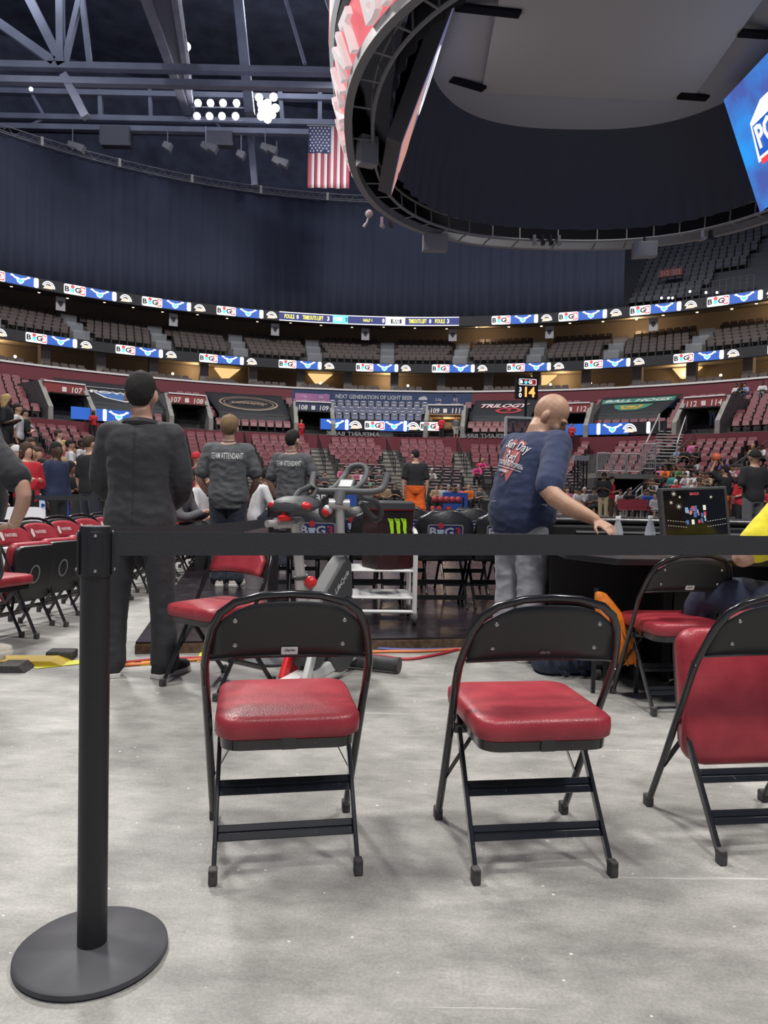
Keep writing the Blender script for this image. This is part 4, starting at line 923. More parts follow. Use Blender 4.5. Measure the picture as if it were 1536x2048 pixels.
def folding_chair(label, loc, rz, folded=False, plate=None, group=None, logo=False, tilt=0):
    r = thing('folding_chair', label, 'chair', loc, rz, group)
    left = chair_tube(-1); right = chair_tube(1)[::-1][1:]
    t = MB(); t.tube(left + right, .0125, 8, flat=.75); t.build('frame_tube', M_enam, r, angle=60)
    for s in (-1, 1):
        t = MB(); t.bar((s*.192, .07, .385), (s*.198, -.205, .01), .013, .024, up=V((0, 1, 0))); t.build('rear_leg', M_enam, r, smooth=False, bevel=.003)
        t = MB(); t.box(s*.199 - .012, s*.199 + .012, -.222, -.19, 0, .045); t.build('foot_cap', M_rubber, r, smooth=False, bevel=.005)
        t = MB(); t.box(s*.216 - .013, s*.216 + .013, .188, .222, 0, .04); t.build('foot_cap', M_rubber, r, smooth=False, bevel=.005)
        t = MB(); t.bar((s*.125, .06, .355), (s*.214, .115, .175), .003, .024, up=V((0, 1, 0))); t.build('brace', M_enam, r, smooth=False)
        t = MB(); t.bar((s*.238, -.095, .57), (s*.236, -.062, .51), .008, .026); t.build('hinge_plate', M_enam, r, smooth=False, bevel=.004)
    for z in (.205, .105):
        y = -.205 + .275 * (z - .01) / .375; t = MB(); u = V((0, .275, .375)).normalized()
        for d, w_ in ((-.012, .012), (.012, .012)): t.bar(V((-.19, y, z)) + u * d, V((.19, y, z)) + u * d, .008, .020, up=u)
        t.bar(V((-.19, y + .004, z)), V((.19, y + .004, z)), .004, .03, up=u); t.build('stretcher', M_enam, r, smooth=False, bevel=.002)
    t = MB(); t.bar((-.21, .045, .352), (.21, .045, .352), .02, .028); t.build('under_rail', M_enam, r, smooth=False, bevel=.003)
    SM = SEATROT if folded else None
    cushion(SM).build('seat_cushion', M_vinyl, r, angle=60)
    t = MB(); rr = [(.352, .03), (.358, .014), (.386, .012), (.389, .02)]
    rings = [[(SM @ V((x, y, z)) if SM is not None else V((x, y, z))) for x, y in rrect(-.2 + i, .2 - i, -.21 + i, .22 - i, .055, 5)] for z, i in rr]; t.loft(rings); sp = t.build('seat_pan', M_panel if folded else M_enam, r, angle=30)
    if not folded: t = MB(); t.box(-.02, .02, -.205, -.195, .36, .392); t.build('catch', M_enam, r, smooth=False)
    if folded and logo:
        t = MB(); ringpoly(t, lambda a, b: SEATROT @ V((a, b, .349)), 0, 0, .05, .07, .012, n=18); t.build('number_plate', mat('number_plate_grey', (.22, .22, .22), .6), sp, smooth=False)
    t = MB(); t.loft(back_sheet(-.004, .598, .008, .216), cap=False, closed=False); o = t.build('back_panel', M_panel, r, angle=80); m_ = o.modifiers.new('s', 'SOLIDIFY'); m_.thickness = .004
    bl = MB(); rings = back_sheet(-.005, .594, 0, .218, nz=2)
    bl.tube([q[0] for q in rings], .006, 6); bl.build('lower_lip', M_enam, r)
    t = MB(); t.loft(back_sheet(.022, .602, .03, .195, nz=6), cap=False, closed=False); o = t.build('back_pad', M_vinyl, r, angle=80); m_ = o.modifiers.new('s', 'SOLIDIFY'); m_.thickness = .03; m_.offset = 0
    bvh = lambda x, z: V((x, -.092 - .47 * (z - .555) - .022 * (1 - (x / .22) ** 2) - .006, z))
    for x in (-.15, .15):
        for z in (.638, .712):
            t = MB(); c = bvh(x, z); t.ball(c, .0065, .003, .0065, seg=8, rings=4); t.build('rivet', M_rivet, r)
    if plate == 'white':
        t = MB(); t.prism(rrect(-.023, .023, -.013, .013, .003, 2), bvh(0, .622) + V((0, -.001, 0)), (1, 0, 0), (0, -.43, .9), (0, -.002, 0), m=0)
        put_text(t, 'clarin', bvh(0, .624) + V((0, -.0038, 0)), V((1, 0, 0)), V((0, -.43, .9)), .010, .02, width=.030, m=1); t.build('name_plate', [mat('plate_white', (.85, .84, .8), .4), M_kprint], r, smooth=False)
    elif plate == 'print':
        t = MB(); put_text(t, 'clarin', bvh(0, .628) + V((0, -.003, 0)), V((1, 0, 0)), V((0, -.43, .9)), .012, .02, width=.030); t.build('name_print', mat('grey_print', (.25, .25, .26), .5), r, smooth=False)
    if logo:
        t = MB(); f = lambda a, b: V((-a, -.088 - .47 * (.685 + b - .555) - .022 * (1 - (a / .22) ** 2) + .046, .685 + b))
        put_text(t, 'PANTHERS', None, None, None, .026, .02, fn=lambda a, b: f(a + .02, b), width=.11); flatpoly(t, [(-.075, -.04), (-.05, -.03), (-.05, .02), (-.07, .03), (-.085, 0)], f)
        t.build('printed_mark', mat('pad_print', (.7, .62, .6), .6), r, smooth=False)
    return r
def fit_chair(rl, rr, fl, fr):
    p = [ground(*q) if q else None for q in (rl, rr, fl, fr)]
    if p[1] is not None:
        u = (p[1] - p[0]) + (p[3] - p[2]); rz = math.atan2(u.y, u.x); c = sum(p, V((0, 0, 0))) / 4
    else:
        d = p[2] - p[0]; rz = math.atan2(-d.x, d.y); c = (p[0] + p[2]) / 2 + V((math.cos(rz), math.sin(rz), 0)) * .2
    return c, rz
c, rz = fit_chair((411, 1768), (706, 1750), (434, 1637), (705, 1620)); folding_chair('red-seated black folding chair with a white maker plate, nearest the post', c, rz, plate='white')
c, rz = fit_chair((930, 1762), (1219, 1747), (877, 1640), (1146, 1628)); folding_chair('red-seated black folding chair with worn brown edges, in the middle foreground', c, rz, plate='print')
c, rz = fit_chair((1438, 1725), None, (1307, 1612), None); folding_chair('black folding chair with its red seat tipped upright, cut by the right frame edge', c, rz, folded=True)
c, rz = fit_chair((1303, 1430), None, (1234, 1388), None); ch4 = folding_chair('red-seated black folding chair drawn up to the dark table', c, rz, plate='white')
t = MB(); t.tube([(-.02, -.09, .335), (.11, -.10, .335)], .018, 10); t.build('paper_roll', mat('paper_white', (.62, .6, .55), .7), ch4)
folding_chair('red padded folding chair turned toward the viewer, behind the nearest chair', V((-.87, 4.02, 0)), math.radians(143))
# the long courtside row on the left, seats tipped up
ordn = ['nearest', 'second', 'third', 'fourth', 'fifth', 'sixth', 'seventh', 'eighth', 'ninth', 'tenth', 'eleventh', 'twelfth', 'thirteenth', 'fourteenth', 'fifteenth', 'sixteenth', 'seventeenth']
base = None
for i in range(17):
    y = 4.98 + .45 * i; x = -2.63 + .012 * i
    if i == 10: x -= .0
    ch = folding_chair('red padded courtside folding chair, %s of the long row from the viewer' % ordn[i], V((x, y, 0)), math.radians(-108), folded=(i > 0 and i not in (9, 10, 12)), group='courtside folding chairs', logo=True) if i in (0, 1) else None
    if i == 1: base = ch
    if i > 1:
        ch = copy_tree(base); ch.location = (x, y, 0); ch.rotation_euler = (0, 0, math.radians(-108)); ch['label'] = 'red padded courtside folding chair, %s of the long row from the viewer' % ordn[i]
# white plastic chair behind the row
r = thing('plastic_chair', 'white plastic folding chair behind the courtside row', 'chair', (-3.55, 7.3, 0), math.radians(20)); Mp = mat('white_plastic', (.7, .7, .72), .5)
t = MB(); t.prism(rrect(-.2, .2, 0, .25, .07), (0, .2, .58), (1, 0, 0), (0, .25, .97), (0, .02, 0)); t.build('backrest', Mp, r)
t = MB(); t.box(-.2, .2, -.2, .2, .42, .45); t.build('seat', Mp, r, smooth=False, bevel=.01)
for s in (-1, 1):
    t = MB(); t.tube([(s*.21, -.22, 0), (s*.21, .2, .58), (s*.2, .26, .8)], .014, 6); t.build('leg', Mp, r); t = MB(); t.tube([(s*.19, .25, 0), (s*.19, -.1, .43)], .014, 6); t.build('leg', Mp, r)

# ---------------------------------------------------------------- belt posts
M_post = mat('black_powder_coat', (.014, .014, .016), .45, noise=.12, nscale=80); M_base = mat('scuffed_black_base', (.055, .055, .062), .6, noise=.25, nscale=9); M_belt = mat('woven_black_belt', (.030, .031, .036), .75, bump=.3, bscale=400)
def belt_post(label, p, rz=0):
    r = thing('belt_post', label, 'belt post', p, rz)
    t = MB(); t.lathe([(.0, 0), (.163, 0), (.168, .006), (.167, .016), (.159, .022), (.06, .028), (.0, .03)], seg=56); t.build('base', M_base, r)
    t = MB(); t.lathe([(.0, .02), (.0325, .02), (.0325, .90), (.0, .90)], seg=32); t.build('tube', M_post, r)
    t = MB(); t.lathe([(.0, .87), (.0345, .87), (.0345, .978), (.0325, .983), (.0, .983)], seg=32); t.build('head', M_post, r)
    for k in range(4):
        a_ = k * PI / 2 + .2; Mz = Matrix.Rotation(a_, 4, 'Z'); t = MB()
        t.prism(rrect(-.014, .014, -.05, .05, .008, 3), Mz @ V((0, -.033, .923)), Mz.to_3x3() @ V((1, 0, 0)), V((0, 0, 1)), Mz.to_3x3() @ V((0, -.006, 0)), m=0)
        cp = t.build('belt_clip', M_post, r, smooth=False, bevel=.002)
        for z in (.963, .885): t = MB(); t.ball(Mz @ V((0, -.0395, z)), .004, seg=8, rings=4); t.build('screw', M_rivet, cp)
    return r
def belt(label, p, q, h=.052, sag=.0, n=24):
    t = MB(); d = (q - p).normalized(); nrm = V((-d.y, d.x, 0)); rings = []
    for i in range(n + 1):
        s = i / n; c_ = p.lerp(q, s) - V((0, 0, sag * 4 * s * (1 - s))); rings.append([c_ + nrm * a_ + V((0, 0, b_)) for a_, b_ in ((-.001, -h/2), (.001, -h/2), (.001, h/2), (-.001, h/2))])
    t.loft(rings); o = t.build('barrier_belt', M_belt, smooth=False); tag(o, label, 'belt'); return o
P1 = ground(184, 1908); belt_post('tall black belt post on a round base, nearest the viewer', P1, .15)
P2 = ground(543, 1322); belt_post('black belt post standing behind the nearest folding chair', P2)
P3 = V((-4.05, 8.6, 0)); belt_post('black belt post behind the courtside row, beside the woman in red', P3); P4_ = V((-3.2, 8.5, 0)); belt_post('black belt post left of the suited man, farther off', P4_)
zb = at(230, 1088, P1.y).z; Q = ground(1536, 1091, zb); dr = (V((Q.x, Q.y, 0)) - P1); PE = P1 + dr * 1.25; belt_post('black belt post at the right end of the long belt', PE)
u_ = dr.normalized(); belt('long black barrier belt crossing the whole foreground', P1 + u_ * .04 + V((0, 0, zb)), PE - u_ * .04 + V((0, 0, zb)), .054)
d2 = (P2 - P1).normalized(); z2a = at(240, 1072, P1.y + .1).z; z2b = at(532, 1041, P2.y).z
belt('black barrier belt running back to the post behind the nearest chair', P1 + d2 * .04 + V((0, 0, z2a)), P2 - d2 * .036 + V((0, 0, z2b)), .05, .015)
belt('short black barrier belt behind the courtside row', P3 + V((.04, 0, .9)), P4_ + V((-.04, 0, .9)), .05)

# ---------------------------------------------------------------- exercise bike
M_silver = mat('silver_bike_tube', (.50, .50, .49), .35, .35); M_dgrey = mat('dark_grey_plastic', (.055, .057, .06), .5); M_grip = mat('grey_foam_grip', (.10, .103, .108), .6); M_redp = mat('red_plastic', (.62, .02, .025), .35)
bk = thing('exercise_bike', 'grey and red stationary exercise bike behind the nearest chair', 'exercise bike', (-.33, 4.03, 0), math.radians(-21))
t = MB()
def sad(y, w, z, h, n=16): return [V((w * math.cos(2*PI*k/n), y, z + h * math.sin(2*PI*k/n) * (1.0 if math.sin(2*PI*k/n) > 0 else .8))) for k in range(n)]
t.loft([sad(-.41, .06, .98, .025), sad(-.39, .105, .98, .042), sad(-.34, .125, .985, .052), sad(-.27, .11, .99, .05), sad(-.2, .062, .998, .04), sad(-.1, .032, 1.0, .028), sad(-.05, .018, .998, .018)]); sd = t.build('saddle', M_dgrey, bk)
for s in (-1, 1):
    t = MB(); t.ball((s*.085, -.372, .988), .032, .03, .022); t.build('saddle_corner', M_redp, sd)
t = MB(); t.tube([(.0, -.33, 1.02), (.0, -.27, 1.06), (.02, -.2, 1.085), (.045, -.17, 1.07), (.05, -.22, 1.03), (.03, -.28, 1.02)], .014, 8); t.build('saddle_handle', M_dgrey, sd)
t = MB(); t.lathe([(.0, 0), (.032, 0), (.034, .02), (.012, .03), (.012, .06), (0, .06)], (-.02, -.39, .915), 14); t.build('adjust_knob', M_redp, bk)
t = MB(); t.tube([(-.06, -.40, .90), (-.03, -.20, .90)], .028, 14); t.tube([(-.075, -.46, .90), (-.06, -.40, .90)], .018, 10); t.build('seat_slider', M_silver, bk)
t = MB(); t.tube([(-.02, -.27, .90), (.0, -.20, .42)], .026, 14); t.build('seat_post', M_silver, bk)
t = MB(); t.tube([(-.004, -.23, .62), (.0, -.21, .47)], .034, 14); t.build('post_sleeve', M_silver, bk)
t = MB(); t.tube([(-.004, -.232, .63), (-.003, -.229, .615)], .037, 14); t.build('post_collar', M_dgrey, bk)
t = MB(); t.ball((.055, -.24, .60), .032); t.build('adjust_knob', M_redp, bk)
t = MB(); t.tube([(.0, .22, .98), (.0, .27, .55)], .026, 14); t.build('handlebar_post', M_silver, bk)
t = MB(); t.tube([(.0, .245, .76), (.0, .262, .62)], .034, 14); t.build('post_sleeve', M_silver, bk)
t = MB(); t.tube([(.0, .243, .775), (.0, .245, .757)], .037, 14); t.build('post_collar', M_dgrey, bk)
t = MB(); t.ball((.058, .235, .75), .032); t.build('adjust_knob', M_redp, bk)
t = MB(); t.tube([(-.05, .18, .99), (.05, .24, .99)], .03, 12); t.ball((-.055, .18, .955), .03); t.build('clamp', M_silver, bk); t = MB(); t.ball((-.06, .17, .945), .026); t.build('clamp_lever', M_redp, bk)
t = MB(); t.tube([(0, .2, .98), (0, .235, 1.06)], .034, 12); t.build('stem', M_grip, bk)
hb = [(-.235, .36, 1.165), (-.225, .32, 1.11), (-.20, .285, 1.075), (-.14, .26, 1.06), (0, .245, 1.062), (.14, .26, 1.06), (.20, .285, 1.068), (.228, .31, 1.09), (.238, .35, 1.17)]
def smooth_path(p, n=5):
    out = []; p = [V(q) for q in p]
    for i in range(len(p) - 1):
        a_, b_, c_, d_ = p[max(i-1, 0)], p[i], p[i+1], p[min(i+2, len(p)-1)]
        for k in range(n):
            s = k / n; out.append(.5 * ((2*b_) + (c_ - a_) * s + (2*a_ - 5*b_ + 4*c_ - d_) * s*s + (3*b_ - a_ - 3*c_ + d_) * s**3))
    return out + [p[-1]]
t = MB(); t.tube(smooth_path(hb), .019, 12); t.build('handlebar', M_grip, bk)
t = MB(); t.tube(smooth_path([(-.085, .255, 1.065), (-.07, .32, 1.09), (-.055, .40, 1.15), (-.04, .43, 1.195), (.0, .44, 1.215), (.05, .44, 1.212), (.078, .42, 1.18), (.08, .38, 1.13), (.065, .31, 1.085), (.05, .255, 1.065)]), .017, 12); t.build('aero_loop', M_grip, bk)
Mc = Matrix.Translation((0, .31, 1.10)) @ Matrix.Rotation(.9, 4, 'X'); t = MB(); t.box(-.05, .05, -.035, .035, -.012, .012, Mc); cs = t.build('console', M_dgrey, bk, smooth=False, bevel=.004)
t = MB(); t.box(-.038, .038, -.024, .024, .012, .014, Mc); t.build('display', mat('lcd_grey', (.34, .38, .36), .3), cs, smooth=False)
for s in (-1, 1):
    t = MB(); t.tube(smooth_path([(s*.1, .30, 1.03), (s*.17, .36, 1.0), (s*.19, .38, .93), (s*.15, .40, .90), (s*.10, .38, .95), (s*.08, .33, 1.0)]), .017, 8); t.build('bottle_cage', M_dgrey, bk)
# body
prof = [(.30, .66), (.24, .70), (.16, .66), (-.02, .54), (-.14, .44), (-.22, .40), (-.24, .30), (-.05, .34), (.12, .40), (.24, .42), (.33, .46)]
t = MB(); t.prism(prof, (-.05, 0, 0), (0, 1, 0), (0, 0, 1), (.10, 0, 0)); bd = t.build('body_shroud', M_dgrey, bk, smooth=False, bevel=.018, seg=3)
t = MB(); put_text(t, 'LifeCycle', (.052, .16, .555), V((0, .86, .5)), V((0, -.5, .86)), .045, .01, .2, width=.2); t.build('lettering', M_wprint, bd, smooth=False)
for y, z, rr in ((.22, .26, .22), (-.12, .25, .12)):
    t = MB(); t.lathe([(0, -.05), (rr * .96, -.05), (rr, -.04), (rr, .04), (rr * .96, .05), (0, .05)], seg=36, M=Matrix.Translation((0, y, z)) @ Matrix.Rotation(PI/2, 4, 'Y')); t.build('flywheel_cover' if rr > .2 else 'crank_cover', M_dgrey, bk)
t = MB(); t.bar((0, -.45, .09), (0, .47, .11), .09, .075); t.build('base_beam', mat('bike_white', (.6, .6, .58), .4), bk, smooth=False, bevel=.012)
for s in (-1, 1):
    t = MB(); t.bar((s*.065, -.30, .10), (s*.06, -.10, .42), .03, .06); t.build('frame_stay', M_redp if s < 0 else mat('bike_white', (.6, .6, .58), .4), bk, smooth=False, bevel=.008)
t = MB(); t.bar((-.16, .0, .06), (-.11, .02, .36), .06, .05); t.build('red_guard', M_redp, bk, smooth=False, bevel=.01)
for y in (-.45, .47):
    t = MB(); t.tube([(-.27, y, .05), (.27, y, .05)], .042, 14); st = t.build('stabilizer', M_dgrey, bk)
    for s in (-1, 1): t = MB(); t.tube([(s*.27, y, .05), (s*.29, y, .05)], .046, 14); t.build('end_cap', M_rubber, st)
for s, z, y in ((-1, .14, -.02), (1, .34, -.2)):
    t = MB(); t.bar((s*.08, -.12, .25), (s*.08, y, z), .016, .026); cr = t.build('crank', M_silver, bk, smooth=False); t = MB(); t.box(s*.09, s*.17, y - .045, y + .045, z - .012, z + .012); t.build('pedal', M_dgrey, cr, smooth=False, bevel=.004)

# ---------------------------------------------------------------- team chairs with the league mark
M_pad = mat('black_padded_vinyl', (.014, .014, .016), .3, bump=.1, bscale=15); M_kmet = mat('black_tube_metal', (.02, .02, .022), .35, .3)
PRN = [mat('print_silver', (.5, .52, .56), .5), mat('print_navy', (.02, .03, .14), .5), mat('print_ice', (.45, .55, .7), .5), mat('print_red', (.5, .04, .05), .5), mat('print_gold', (.5, .45, .35), .5), mat('print_dark', (.012, .014, .05), .5)]
def team_chair(label, loc, rz, group):
    r = thing('team_chair', label, 'chair', loc, rz, group)
    out = [(-.245, .0), (.245, .0)] + [(.25 * math.cos(a_) if True else 0, .25 + .17 * math.sin(a_) ** .8) for a_ in [PI * k / 14 for k in range(15)]]
    t = MB(); n = len(out); rings = []
    for y, ins in ((-.235, .03), (-.255, .008), (-.275, 0), (-.295, .01), (-.305, .035)):
        rings.append([V((x * (1 - ins * 2.2), y - .22 * (z - .2) * .6, .425 + z * (1 - ins) + (.012 * math.sin(i * 1.9) if i > 2 else 0) * (ins < .02))) for i, (x, z) in enumerate(out)])
    t.loft(rings); b = t.build('back_cushion', M_pad, r, angle=70)
    f0 = lambda k: (lambda a, c_: V((a, -.310 - .132 * (c_ + .035) - .0012 * k, .655 + c_)))
    t = MB(); cround(t, f0(1), -.15, .15, -.062, .062, .02, 4); cround(t, f0(2), -.144, .144, -.056, .056, .018, 1)
    put_text(t, 'B', None, None, None, .075, .03, fn=lambda a, c_: f0(4)(a - .105, c_), m=0, xs=1.15); put_text(t, 'G', None, None, None, .075, .03, fn=lambda a, c_: f0(4)(a + .03, c_), m=0, xs=1.15); put_text(t, '3', None, None, None, .075, .03, fn=lambda a, c_: f0(4)(a + .105, c_), m=3, xs=1.15)
    flatpoly(t, [(-.075, .02), (-.01, .02), (-.025, -.04), (-.06, -.04)], f0(4), 2); flatpoly(t, [(-.042 + .027 * math.cos(k*PI/6), .052 + .027 * math.sin(k*PI/6)) for k in range(12)], f0(5), 3)
    t.build('league_print', PRN, b, smooth=False)
    t = MB(); t.loft([[V((x, y, z)) for x, y in rrect(-.23 + i, .23 - i, -.22 + i, .22 - i, .05, 4)] for z, i in ((.40, .015), (.41, 0), (.455, 0), (.47, .02), (.475, .08))]); t.build('seat_cushion', M_pad, r, angle=60)
    for s in (-1, 1):
        t = MB(); t.tube([(s*.235, .22, 0), (s*.235, -.1, .42), (s*.235, -.235, .66)], .013, 8); t.build('front_leg', M_kmet, r); t = MB(); t.tube([(s*.215, -.26, 0), (s*.215, .1, .40)], .013, 8); t.build('rear_leg', M_kmet, r)
    for y, z in ((-.2, .09), (-.1, .21)): t = MB(); t.bar((-.215, y, z), (.215, y, z), .01, .04); t.build('stretcher', M_kmet, r, smooth=False)
    return r
tc0 = None
def place_team(x, y, rz, label, group):
    global tc0
    if tc0 is None: tc0 = team_chair(label, (x, y, .076), rz, group); return tc0
    c_ = copy_tree(tc0); c_.location = (x, y, .076); c_.rotation_euler = (0, 0, rz); c_['label'] = label; c_['group'] = group; return c_
for k, px in enumerate((628, 755, 885, 1006)):
    y = 6.45; x = (px - 768) / 1500 * (y - .25)
    place_team(x, y + .06 * k, math.radians(6), 'black padded team chair with league mark, near row, ' + ['behind the bike', 'behind the drinks cooler', 'left of the man in navy', 'partly behind the man in navy'][k], 'team chairs, near row')
for k, px in enumerate((705, 808, 935, 1048, 585)):
    y = 7.4; x = (px - 768) / 1500 * (y - .25); place_team(x, y + .06 * (k if k < 4 else 0), math.radians(6), 'black padded team chair, far row, ' + ['behind the bike handlebar', 'right of the drinks cooler', 'left of the navy shirt', 'right of the navy shirt', 'leftmost behind the saddle'][k], 'team chairs, far row')

# ---------------------------------------------------------------- white wire cart with the drinks cooler
Mw = mat('white_coated_wire', (.72, .72, .70), .4); cz = .076
ct = thing('wire_cart', 'white wire cart on black casters holding the drinks cooler', 'cart', (-.06, 5.72, cz), math.radians(4)); cw, cd = .285, .22
for sx in (-1, 1):
    t = MB(); t.tube(smooth_path([(sx*cw, -cd, .09), (sx*cw, -cd, .60), (sx*cw, -cd + .03, .68), (sx*cw, 0, .70), (sx*cw, cd - .03, .68), (sx*cw, cd, .60), (sx*cw, cd, .09)], 4), .018, 8); t.build('end_frame', Mw, ct)
    for sy in (-1, 1):
        t = MB(); t.lathe([(0, -.014), (.044, -.014), (.048, 0), (.044, .014), (0, .014)], seg=18, M=Matrix.Translation((sx*cw, sy*cd, .048)) @ Matrix.Rotation(PI/2, 4, 'Y')); wh = t.build('caster_wheel', M_rubber, ct); t = MB(); t.box(sx*cw - .022, sx*cw + .022, sy*cd - .012, sy*cd + .012, .05, .10); t.build('caster_fork', M_rivet, wh, smooth=False)
for z in (.20, .40):
    t = MB()
    for k in range(13): y = -cd + 2*cd*k/12; t.tube([(-cw, y, z), (cw, y, z)], .0045, 5)
    for x in (-cw, -.1, .1, cw): t.tube([(x, -cd, z - .008), (x, cd, z - .008)], .008, 5)
    t.tube([(-cw, -cd, z), (cw, -cd, z), (cw, cd, z), (-cw, cd, z)], .009, 6, closed=True); t.build('wire_shelf', Mw, ct)
t = MB(); t.tube([(-cw, -cd, .10), (cw, -cd, .10)], .014, 8); t.build('base_rail', Mw, ct)
cl = thing('drinks_cooler', 'black and red drinks cooler with a green claw mark on the cart', 'cooler', (.03, 5.72, cz + .41), math.radians(28))
t = MB(); t.loft([[V((x, y, z)) for x, y in rrect(-.15, .15, -.15, .15, .03, 4)] for z in (0, .44)]); bd = t.build('cooler_body', mat('cooler_wrap', (.012, .011, .012), .35, col2=(.055, .012, .014), nscale=3.0), cl, angle=60)
t = MB(); t.loft([[V((x, y, z)) for x, y in rrect(-.16 + i, .16 - i, -.16 + i, .16 - i, .035, 4)] for z, i in ((.445, 0), (.49, 0), (.505, .02))]); t.build('lid', M_dgrey, cl, angle=50)
t = MB(); t.loft([[V((x, y, z)) for x, y in rrect(-.155, .155, -.155, .155, .032, 4)] for z in (.436, .446)]); t.build('red_rim', M_redp, cl)
t = MB(); rr2 = random.Random(3)
for k, (x0, ln) in enumerate(((-.055, .22), (-.0, .26), (.055, .20))):
    L_, R_ = [], []
    for i in range(9):
        s = i / 8; w_ = .017 * (1 - s) ** .6 + .001; xx = x0 + .012 * math.sin(3 * s) ; j = rr2.uniform(-.004, .004); L_.append((xx - w_ + j, .37 - ln * s)); R_.append((xx + w_ + j, .37 - ln * s))
    L_[0] = (x0 - .028, .375); vs = [V((-.1525, -a_, z)) for a_, z in L_] + [V((-.1525, -a_, z)) for a_, z in R_]
    t.add(vs, [(i, i + 1, 10 + i, 9 + i) for i in range(8)])
    t.add([V((-.1525, -(x0 - .03), .378)), V((-.1525, -(x0 + .02), .372)), V((-.1525, -(x0 + .0), .35))], [(0, 1, 2)])
# turn the mark onto the face toward the viewer
for i in range(len(t.v)): x, y, z = t.v[i]; t.v[i] = (-y, x, z)
t.build('claw_mark', mat('acid_green_print', (.42, .82, .02), .5), bd, smooth=False)
t = MB(); f = lambda k: (lambda a, b: V((.1508 + .001 * k, a, .16 + b))); cround(t, f(1), -.03, .03, -.075, .075, .012, 0); cround(t, f(2), -.024, .024, -.068, .068, .01, 1); put_text(t, 'BIG', None, None, None, .028, .03, fn=lambda a, b: f(3)(a, b + .045), m=0, width=.04); put_text(t, '3', None, None, None, .05, .03, fn=lambda a, b: f(3)(a, b - .005), m=0); cround(t, f(3), -.022, .022, -.066, -.04, .008, 3)
t.build('league_print', PRN, bd, smooth=False)

# ---------------------------------------------------------------- officials' table
M_table = mat('black_laminate', (.016, .016, .018), .35, noise=.15, nscale=30); M_tdark = mat('table_underside_black', (.010, .010, .012), .6)
ta = V((1.215, 3.88, .745)); tb = V((1.02, 4.18, .745))
tbl = thing('officials_table', 'long black officials table with a dark modesty panel', 'table', (0, 0, 0))
poly = [(tb.x, tb.y), (ta.x, ta.y), (4.6, ta.y + .25), (4.6, 5.0), (1.02, 4.86)]
t = MB(); t.loft([[V((x, y, z)) for x, y in poly] for z in (.71, .745)]); t.build('table_top', M_table, tbl, smooth=False, bevel=.004)
t = MB(); t.box(tb.x + .02, 4.6, 4.62, 4.66, .0, .71); t.build('back_panel', M_tdark, tbl, smooth=False)
for x in (1.62, 2.4, 3.4): t = MB(); t.box(x, x + .05, 4.3, 4.62, 0, .71); t.build('side_panel', M_tdark, tbl, smooth=False, bevel=.003)
t = MB(); t.box(1.66, 1.98, 4.32, 4.6, .08, .62); cab = t.build('drawer_unit', M_tdark, tbl, smooth=False, bevel=.004)
for z in (.12, .38): t = MB(); t.box(1.68, 1.96, 4.305, 4.32, z, z + .22); t.build('drawer_front', M_table, cab, smooth=False, bevel=.003)
con = thing('courtside_console', 'long black courtside screen console behind the table', 'console', (0, 0, 0), 0); Mq = Matrix.Translation((1.04, 5.02, 0)) @ Matrix.Rotation(math.radians(3), 4, 'Z')
t = MB(); t.box(0, 4.2, 0, .42, .08, .86, Mq); t.build('cabinet', M_table, con, smooth=False, bevel=.01)
t = MB(); t.tube([Mq @ V((.0, .2, .89)), Mq @ V((4.2, .2, .89))], .05, 12, flat=.6); t.build('padded_rail', M_pad, con)
for z in (.815, .70): t = MB(); t.box(.25, 4.2, -.012, 0, z, z + .012, Mq); t.build('edge_strip', mat('brushed_strip', (.42, .42, .44), .35, .5), con, smooth=False)
t = MB(); t.prism([(0, .08), (.06, .08), (.03, .80), (-.03, .86), (-.05, .86)], Mq @ V((0, -.03, 0)), Mq.to_3x3() @ V((1, 0, 0)), (0, 0, 1), Mq.to_3x3() @ V((0, .05, 0))); t.build('chrome_end_trim', mat('chrome_trim', (.65, .65, .66), .2, .7), con, smooth=False, bevel=.01)
for x in (.5, 1.3): t = MB(); t.lathe([(0, 0), (.075, 0), (.075, .01), (0, .01)], seg=20, M=Mq @ Matrix.Translation((x, -.012, .755)) @ Matrix.Rotation(PI/2, 4, 'X') @ Matrix.Scale(.4, 4, (0, 1, 0))); t.build('cable_opening', M_kprint, con)
# monitor
mp = at(1391, 1026, 4.35); mon = thing('computer_monitor', 'black computer monitor showing a dark arena graphic', 'monitor', (mp.x, mp.y, .745), math.radians(6)); Mt = Matrix.Translation((0, 0, mp.z - .745)) @ Matrix.Rotation(math.radians(-3), 4, 'Y') @ Matrix.Rotation(math.radians(-8), 4, 'X')
t = MB(); t.box(-.205, .205, 0, .045, -.152, .152, Mt); t.build('case', M_dgrey, mon, smooth=False, bevel=.006)
t = MB(); t.box(-.186, .186, -.003, .0, -.125, .135, Mt); scn = t.build('screen', mat('monitor_picture', (.006, .006, .007), .12), mon, smooth=False)
t = MB(); fm = lambda k: (lambda a, b: Mt @ V((a, -.004 - .0006 * k, b))); rr3 = random.Random(11)
put_text(t, 'BIG3', None, None, None, .016, .03, fn=lambda a, b: fm(2)(a, b + .112), width=.055, m=3)
for i in range(26): a_ = rr3.uniform(-.055, .055); b_ = rr3.uniform(-.06, .03); h_ = rr3.uniform(.006, .016); flatpoly(t, [(a_ - h_*.6, b_ - h_), (a_ + h_*.6, b_ - h_), (a_ + h_*.6, b_ + h_), (a_ - h_*.6, b_ + h_)], fm(1 + i * .05), rr3.choice([3, 3, 4, 1, 2, 0]))
